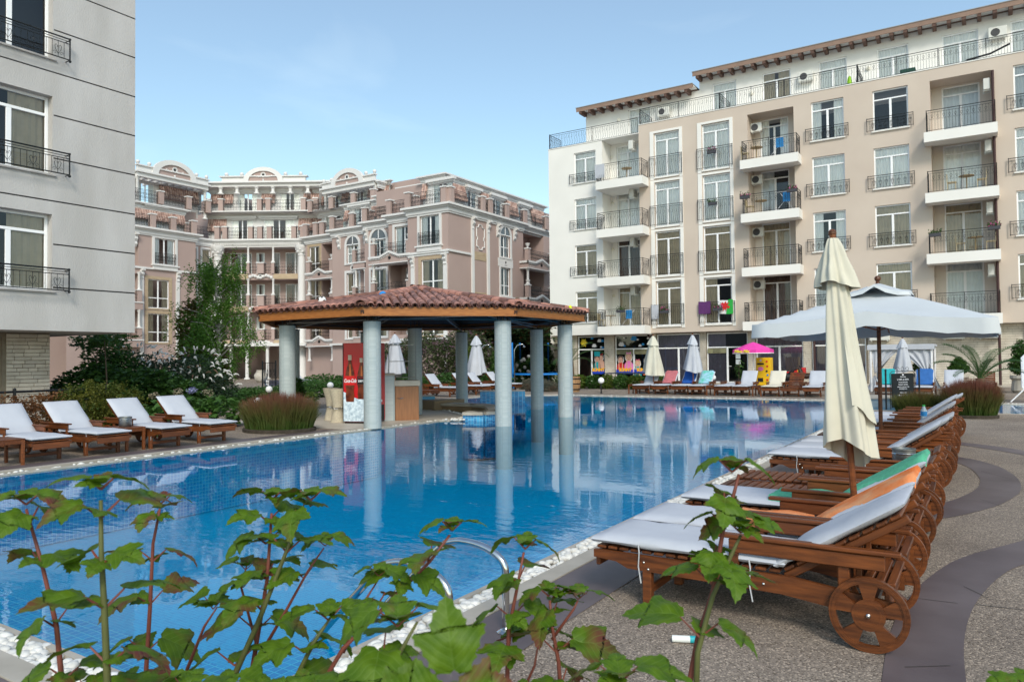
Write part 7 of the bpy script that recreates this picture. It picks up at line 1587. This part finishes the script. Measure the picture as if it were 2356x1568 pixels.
def grass(label,x,y,rx,ry,h,n,seed,rz=0):
    t=thing('ornamental_grass',label,'grass clump',(x,y,0)); r=random.Random(seed); mb=MB()
    for k in range(n):
        a=r.uniform(0,2*pi); q=math.sqrt(r.random()); X=q*cos(a);Y=q*sin(a); p=Vector((x+X*rx,y+Y*ry,0)); hh=h*r.uniform(.6,1.12)*(1-.25*q*q); o=Vector((X*.13+r.gauss(0,.05),Y*.13+r.gauss(0,.05),0))
        w_=Vector((r.uniform(-1,1),r.uniform(-1,1),0)).normalized()*r.uniform(.004,.009); p1=p+o*.4+Vector((0,0,hh*.55)); p2=p+o*1.3+Vector((0,0,hh)); c=len(mb.v)
        mb.v+=[tuple(p-w_),tuple(p+w_),tuple(p1+w_),tuple(p1-w_),tuple(p2)]; mb.f+=[(c,c+1,c+2,c+3),(c+3,c+2,c+4)]
    stuff(mb.build('blades',GM,t)); b=MB(); b.lathe([(1.12,0),(1.12,.07),(1.0,.08),(.001,.03)],32,T(x,y,0)@S3(rx,ry,1),cap=False); b.build('bed_kerb',EARTH,t); return t
grass('round clump of red tipped grass between the left loungers and gazebo',11.35,13.62,.66,.80,.86,9500,1)
grass('wide clump of red tipped grass round the right palm',21.8,.28,.48,.52,.95,11000,2); grass('smaller strip of red tipped grass before the notice board',22.4,1.45,.35,.55,.62,4500,3)
# topiaries by the stone wall
for x,y,h,l in ((36.0,yat(2347,36.0),1.5,'cone topiary in a cream pot at the right picture edge'),(38.0,yat(2122,38.0),1.1,'dark cone bush behind the curtained pavilion'),(37.0,yat(2205,37.0),.7,'dark bush left of the palm by the stone wall')):
    t=thing('topiary',l,'potted shrub',(x,y,0)); leaves('foliage',[((x,y,.8+h*.22),(.4,.4,h*.28)),((x,y,.8+h*.55),(.28,.28,h*.25)),((x,y,.8+h*.8),(.12,.12,h*.12))],2600,.09,GRN,t,int(x*3),asp=.5); b=MB(); b.lathe([(.25,0),(.34,.1),(.3,.5),(.38,.6),(.36,.7)],16,T(x,y,0)); b.build('pot',CREAM,t,smooth=False)
t=thing('potted_fern','thin leafy branchy plant left of the vending machine','plant',(40.6,11.3,0)); leaves('foliage',[((40.6,11.3,.8),(.22,.22,.4)),((40.6,11.1,1.1),(.12,.12,.3))],120,.10,GRM,t,3); b=MB(); b.tube([(40.6,11.3,0),(40.6,11.25,1.3)],.02,5); b.build('stem',BRK,t)
# distant trees behind everything (left gap of the hotel)
# ---------------- foreground viburnum ----------------
def vmat():
    m=leafmat('viburnum leaf',(.06,.135,.004),(.115,.205,.008),3,rough=.55,tl=.35,c3=None); t=m.node_tree; L=t.links.new; b=t.nodes['Principled BSDF']; tr=[x for x in t.nodes if x.type=='BSDF_TRANSLUCENT'][0]
    src=b.inputs['Base Color'].links[0].from_socket; tc=nd(t,'ShaderNodeTexCoord'); sp=nd(t,'ShaderNodeSeparateXYZ'); L(tc.outputs['Object'],sp.inputs[0]); oi=nd(t,'ShaderNodeObjectInfo')
    n=nd(t,'ShaderNodeTexNoise'); n.noise_dimensions='4D'; n.inputs['Scale'].default_value=1.6; L(tc.outputs['Object'],n.inputs['Vector']); mw=nd(t,'ShaderNodeMath',operation='MULTIPLY'); L(oi.outputs['Random'],mw.inputs[0]); mw.inputs[1].default_value=37; L(mw.outputs[0],n.inputs['W'])
    # redness: per leaf + toward the tips
    a=nd(t,'ShaderNodeMath',operation='MULTIPLY_ADD'); L(oi.outputs['Random'],a.inputs[0]); a.inputs[1].default_value=.55; L(n.outputs[0],a.inputs[2]); a2=nd(t,'ShaderNodeMath',operation='MULTIPLY_ADD'); L(sp.outputs[1],a2.inputs[0]); a2.inputs[1].default_value=.22; L(a.outputs[0],a2.inputs[2])
    r=nd(t,'ShaderNodeMapRange'); r.inputs[1].default_value=.99; r.inputs[2].default_value=1.28; L(a2.outputs[0],r.inputs[0])
    mx=nd(t,'ShaderNodeMix',data_type='RGBA'); L(r.outputs[0],mx.inputs[0]); L(src,mx.inputs[6]); mx.inputs[7].default_value=(.16,.035,.03,1)
    # veins: midrib and side veins lighter
    ab=nd(t,'ShaderNodeMath',operation='ABSOLUTE'); L(sp.outputs[0],ab.inputs[0]); vv=nd(t,'ShaderNodeMath',operation='MULTIPLY_ADD'); L(ab.outputs[0],vv.inputs[0]); vv.inputs[1].default_value=-.9; L(sp.outputs[1],vv.inputs[2])
    w_=nd(t,'ShaderNodeMath',operation='PINGPONG'); L(vv.outputs[0],w_.inputs[0]); w_.inputs[1].default_value=.075; mn=nd(t,'ShaderNodeMath',operation='MINIMUM'); L(w_.outputs[0],mn.inputs[0]); L(ab.outputs[0],mn.inputs[1])
    vr=nd(t,'ShaderNodeMapRange'); vr.inputs[1].default_value=.004; vr.inputs[2].default_value=.016; vr.inputs[3].default_value=.35; vr.inputs[4].default_value=0; L(mn.outputs[0],vr.inputs[0])
    m2=nd(t,'ShaderNodeMix',data_type='RGBA'); L(vr.outputs[0],m2.inputs[0]); L(mx.outputs[2],m2.inputs[6]); m2.inputs[7].default_value=(.16,.26,.05,1); L(m2.outputs[2],b.inputs['Base Color']); L(m2.outputs[2],tr.inputs[0])
    bp=nd(t,'ShaderNodeBump'); bp.inputs['Strength'].default_value=.2; bp.inputs['Distance'].default_value=.02; L(mn.outputs[0],bp.inputs['Height']); L(bp.outputs[0],b.inputs['Normal']); return m
VL=vmat()
def vleaf(seed):
    r=random.Random(seed)
    # half outline of a three lobed, toothed leaf, y along the midrib (0..1)
    K=[(.0,.0),(.08,-.06),(.22,-.03),(.34,.10),(.40,.24),(.50,.42),(.60,.60),(.42,.60),(.30,.58),(.29,.66),(.25,.80),(.14,.92),(.0,1.06)]
    out=[]
    for i in range(len(K)-1):
        a=Vector(K[i]);b_=Vector(K[i+1]); n=3 if i>1 else 1; nn=Vector(((b_-a).y,-(b_-a).x)).normalized()
        for k in range(n): t_=k/n; p=a+(b_-a)*t_+nn*((.028 if k==1 else -.012)+r.uniform(-.008,.008) if i>1 else 0); out.append((max(0,p.x),p.y))
    out.append(K[-1]); mb=MB(); cv=r.uniform(.55,1.1); 
    def shp(x,y): # fold along the midrib, droop of tip and lobes, crumple
        return (x,y,abs(x)*.30-cv*.42*y*y-.55*x*x*cv+.10*noise.noise(Vector((x*3.3,y*3.3,seed))))
    for sg in (1,-1):
        mid=[(0,max(0,min(1.06,p[1]))) for p in out]; N=len(out); vs=[]; G=4
        for p,q in zip(out,mid):
            for g in range(G+1): t_=g/G; vs.append(shp(sg*p[0]*t_,q[1]+(p[1]-q[1])*t_))
        fs=[]
        for i in range(N-1):
            for g in range(G): a=i*(G+1)+g; f=(a,a+1,a+G+2,a+G+1); fs.append(f if sg<0 else f[::-1])
        mb.add(vs,fs)
    return mb.mesh('leaf',VL,True)
VLM=[vleaf(k) for k in range(7)]
STG=mat('green brown stem',(.09,.10,.03),.6,.2,20); STR=mat('red brown stem',(.16,.045,.03),.55,.2,20)
def atd(x,y,D):
    d=ray(x,y); d=d/(d.x*.842+d.y*.539); return EYE+d*D
VR=random.Random(77)
def leafat(parent,p,direc,size,seed,tilt=0):
    d=direc.normalized(); up=Vector((0,0,1)); x=d.cross(up); 
    if x.length<1e-3: x=Vector((1,0,0))
    x.normalize(); z=x.cross(d).normalized(); Rm=Matrix(((x.x,d.x,z.x),(x.y,d.y,z.y),(x.z,d.z,z.z))).to_4x4()
    link('leaf',VLM[seed%7],parent,Matrix.Translation(p)@Rm@RY(tilt)@S3(size,size,size))
def stem(parent,pts,D,r0,nodes,m=STR,lsize=.066,D2=None,ground=False):
    D2=D2 or D; n=len(pts); P=[atd(x,y,D+(D2-D)*i/(n-1)) for i,(x,y) in enumerate(pts)]
    if ground: P=[Vector((P[0].x+(P[0].x-P[-1].x)*.1,P[0].y+(P[0].y-P[-1].y)*.1,0.0))]+P
    b=MB(); N=len(P); b.tube(P,[r0*(1-.6*i/(N-1)) for i in range(N)],8); b.build('stem',m,parent,smooth=True)
    Lr=RCAM@Vector((1,0,0)); Fw=RCAM@Vector((0,0,-1))
    for k,(x,y,sz) in enumerate(nodes):
        p=atd(x,y,D+(D2-D)*max(0,min(1,(pts[0][1]-y)/max(1,pts[0][1]-pts[-1][1])))); rot=VR.uniform(-.5,.5)+(pi/2 if k%2 else 0)*.75
        for sg in (1,-1):
            a=rot; d=(Lr*cos(a)+Fw*sin(a))*sg; pet=p+(d+Vector((0,0,.9)))*lsize*sz*.35
            b=MB(); b.tube([p,pet],[r0*.35,r0*.22],5); b.build('petiole',STR,parent)
            leafat(parent,pet,d+Vector((0,0,VR.uniform(-.45,.25))),lsize*sz*VR.uniform(.75,1.05),VR.randrange(7),VR.uniform(-.45,.45))
        a=VR.uniform(0,6.28); d=Lr*cos(a)+Fw*sin(a); leafat(parent,p+Vector((0,0,.008)),d+Vector((0,0,VR.uniform(-.1,.6))),lsize*sz*.62,VR.randrange(7),VR.uniform(-.4,.4))
        if k==0:
            for sg in (1,-1): d=(Fw*cos(rot)-Lr*sin(rot)*.6)*sg+Vector((0,0,.8)); leafat(parent,p+Vector((0,0,.01)),d,lsize*sz*.6,VR.randrange(7),0)
def vib(label,p): return thing('viburnum_shrub',label,'shrub',(p.x,p.y,0),0,'viburnum stems in the foreground')
A1=vib('viburnum stem with drooping leaves at the left picture edge',atd(110,2200,1.25))
stem(A1,[(150,1640),(130,1440),(95,1290),(60,1170)],1.25,.006,[(60,1160,.85),(70,1200,1.0),(95,1300,1.0),(125,1440,1.0),(150,1560,1.0)],ground=True)
A2=vib('tallest left viburnum stem with a star of leaves on top',atd(240,2200,1.2))
stem(A2,[(250,1640),(240,1400),(233,1270),(232,1150)],1.2,.0075,[(232,1125,.85),(233,1190,1.2),(235,1300,1.05),(240,1400,1.3),(250,1530,1.4)],STG,ground=True)
A3=vib('slim viburnum stem with reddish leaves behind the tallest one',atd(350,2200,1.7))
stem(A3,[(330,1640),(345,1400),(352,1250),(368,1170)],1.7,.0065,[(368,1160,.9),(355,1195,1.0),(352,1290,1.25),(345,1390,1.3),(335,1500,1.5)],ground=True)
A4=vib('branching viburnum with many stems left of the ladder',atd(600,2200,1.6))
stem(A4,[(560,1660),(590,1480),(615,1330),(625,1180)],1.6,.007,[(625,1150,.95),(618,1200,1.0),(612,1250,1.1),(610,1330,1.2),(590,1450,1.5)],ground=True); stem(A4,[(500,1640),(590,1440),(650,1290),(690,1190)],1.55,.007,[(715,1150,1.0),(690,1195,1.25),(660,1270,1.3),(600,1400,1.5),(540,1530,1.5)],STG)
stem(A4,[(590,1520),(660,1400),(710,1310),(745,1260)],1.6,.004,[(748,1255,.8),(700,1330,1.0)]); stem(A4,[(430,1540),(470,1440),(500,1395)],1.6,.004,[(490,1400,1.1)]); stem(A4,[(590,1480),(555,1350),(570,1290)],1.62,.0035,[(565,1310,.9),(560,1350,.8)]); stem(A4,[(640,1640),(720,1480),(760,1420)],1.5,.006,[(755,1425,1.2),(700,1500,1.3),(660,1590,1.6)],STG)
A5=vib('viburnum branch leaning right across the ladder rail',atd(800,2200,1.5))
stem(A5,[(700,1640),(790,1490),(900,1380),(990,1290),(1035,1230)],1.5,.006,[(1040,1220,.9),(985,1290,1.15),(925,1345,1.1),(870,1390,.9)],ground=True); stem(A5,[(860,1640),(920,1500),(960,1430)],1.1,.005,[(915,1440,1.3),(880,1520,1.4)],STG); stem(A5,[(790,1500),(840,1380),(872,1330)],1.5,.0035,[(872,1325,.8)])
A6=vib('close blurred viburnum leaf at the bottom centre',atd(1040,2600,.72))
b=MB(); q=atd(1045,1568,.72); 
b.tube([Vector((q.x,q.y,0)),q],[.006,.004],8); b.build('stem',STG,A6)
Uv=RCAM@Vector((0,1,0)); Bk=RCAM@Vector((0,0,1)); Rt=RCAM@Vector((1,0,0))
def face_leaf(par,x,y,D,ux,uy,size,k): # leaf whose face looks at the viewer
    d=(Rt*ux+Uv*uy).normalized(); n=(Bk*.85+Uv*.3).normalized(); x_=d.cross(n).normalized(); n=x_.cross(d); link('leaf',VLM[k],par,Matrix.Translation(atd(x,y,D))@Matrix(((x_.x,d.x,n.x),(x_.y,d.y,n.y),(x_.z,d.z,n.z))).to_4x4()@S3(size,size,size))
face_leaf(A6,1045,1540,.72,-.15,1,.062,0); face_leaf(A6,1060,1590,.72,1,.1,.05,1); face_leaf(A6,1010,1600,.72,-1,.2,.05,2); face_leaf(A6,900,1620,.75,.3,.5,.045,4)
A7=vib('viburnum stem right of the ladder flange',atd(1180,2200,1.5))
stem(A7,[(1165,1640),(1170,1450),(1190,1350),(1205,1270)],1.5,.006,[(1208,1262,1.0),(1190,1340,1.25),(1175,1420,1.2),(1170,1500,1.2)],ground=True)
A8=vib('bushy viburnum stem with lime tip right of the ladder',atd(1290,2200,1.5))
stem(A8,[(1295,1660),(1285,1520),(1270,1440),(1265,1380)],1.5,.006,[(1262,1370,.8),(1270,1420,1.1),(1280,1500,1.5),(1290,1580,1.3)],ground=True); stem(A8,[(1270,1470),(1320,1400),(1330,1380)],1.5,.0035,[(1330,1378,.9)]); stem(A8,[(1180,1640),(1230,1530),(1240,1470)],1.55,.004,[(1240,1470,1.0)])
A9=vib('isolated tall viburnum stem in front of the nearest lounger',atd(1590,2200,1.35))
stem(A9,[(1570,1660),(1605,1470),(1640,1360),(1665,1210),(1690,1130),(1700,1090)],1.35,.0065,[(1685,1085,1.05),(1668,1165,1.0),(1665,1205,.9),(1645,1290,1.1),(1640,1345,1.25)],ground=True); stem(A9,[(1600,1640),(1605,1500),(1640,1370),(1690,1260),(1705,1230)],1.33,.006,[(1705,1225,1.0),(1665,1320,1.2),(1610,1465,1.5)],STG)
A10=vib('reddish viburnum leaves at the lower edge right of centre',atd(1420,2400,1.1)); stem(A10,[(1420,1700),(1425,1600)],1.1,.005,[(1425,1570,1.2)],ground=True); stem(A10,[(2330,1700),(2350,1620)],1.1,.004,[(2370,1590,.8)])
A11=vib('low mass of viburnum leaves along the bottom left edge',atd(300,2500,1.15))
for i,(x,y,s) in enumerate(((210,1600,1.1),(280,1590,1.1),(350,1580,1.1),(430,1595,1.1),(520,1595,1.1),(600,1610,1.1),(690,1600,1.1),(780,1605,1.1),(1200,1610,1.0))):
    stem(A11,[(x,1720),(x,y)],1.25+.1*(i%3),.004,[(x,y,s)],ground=(i==3))
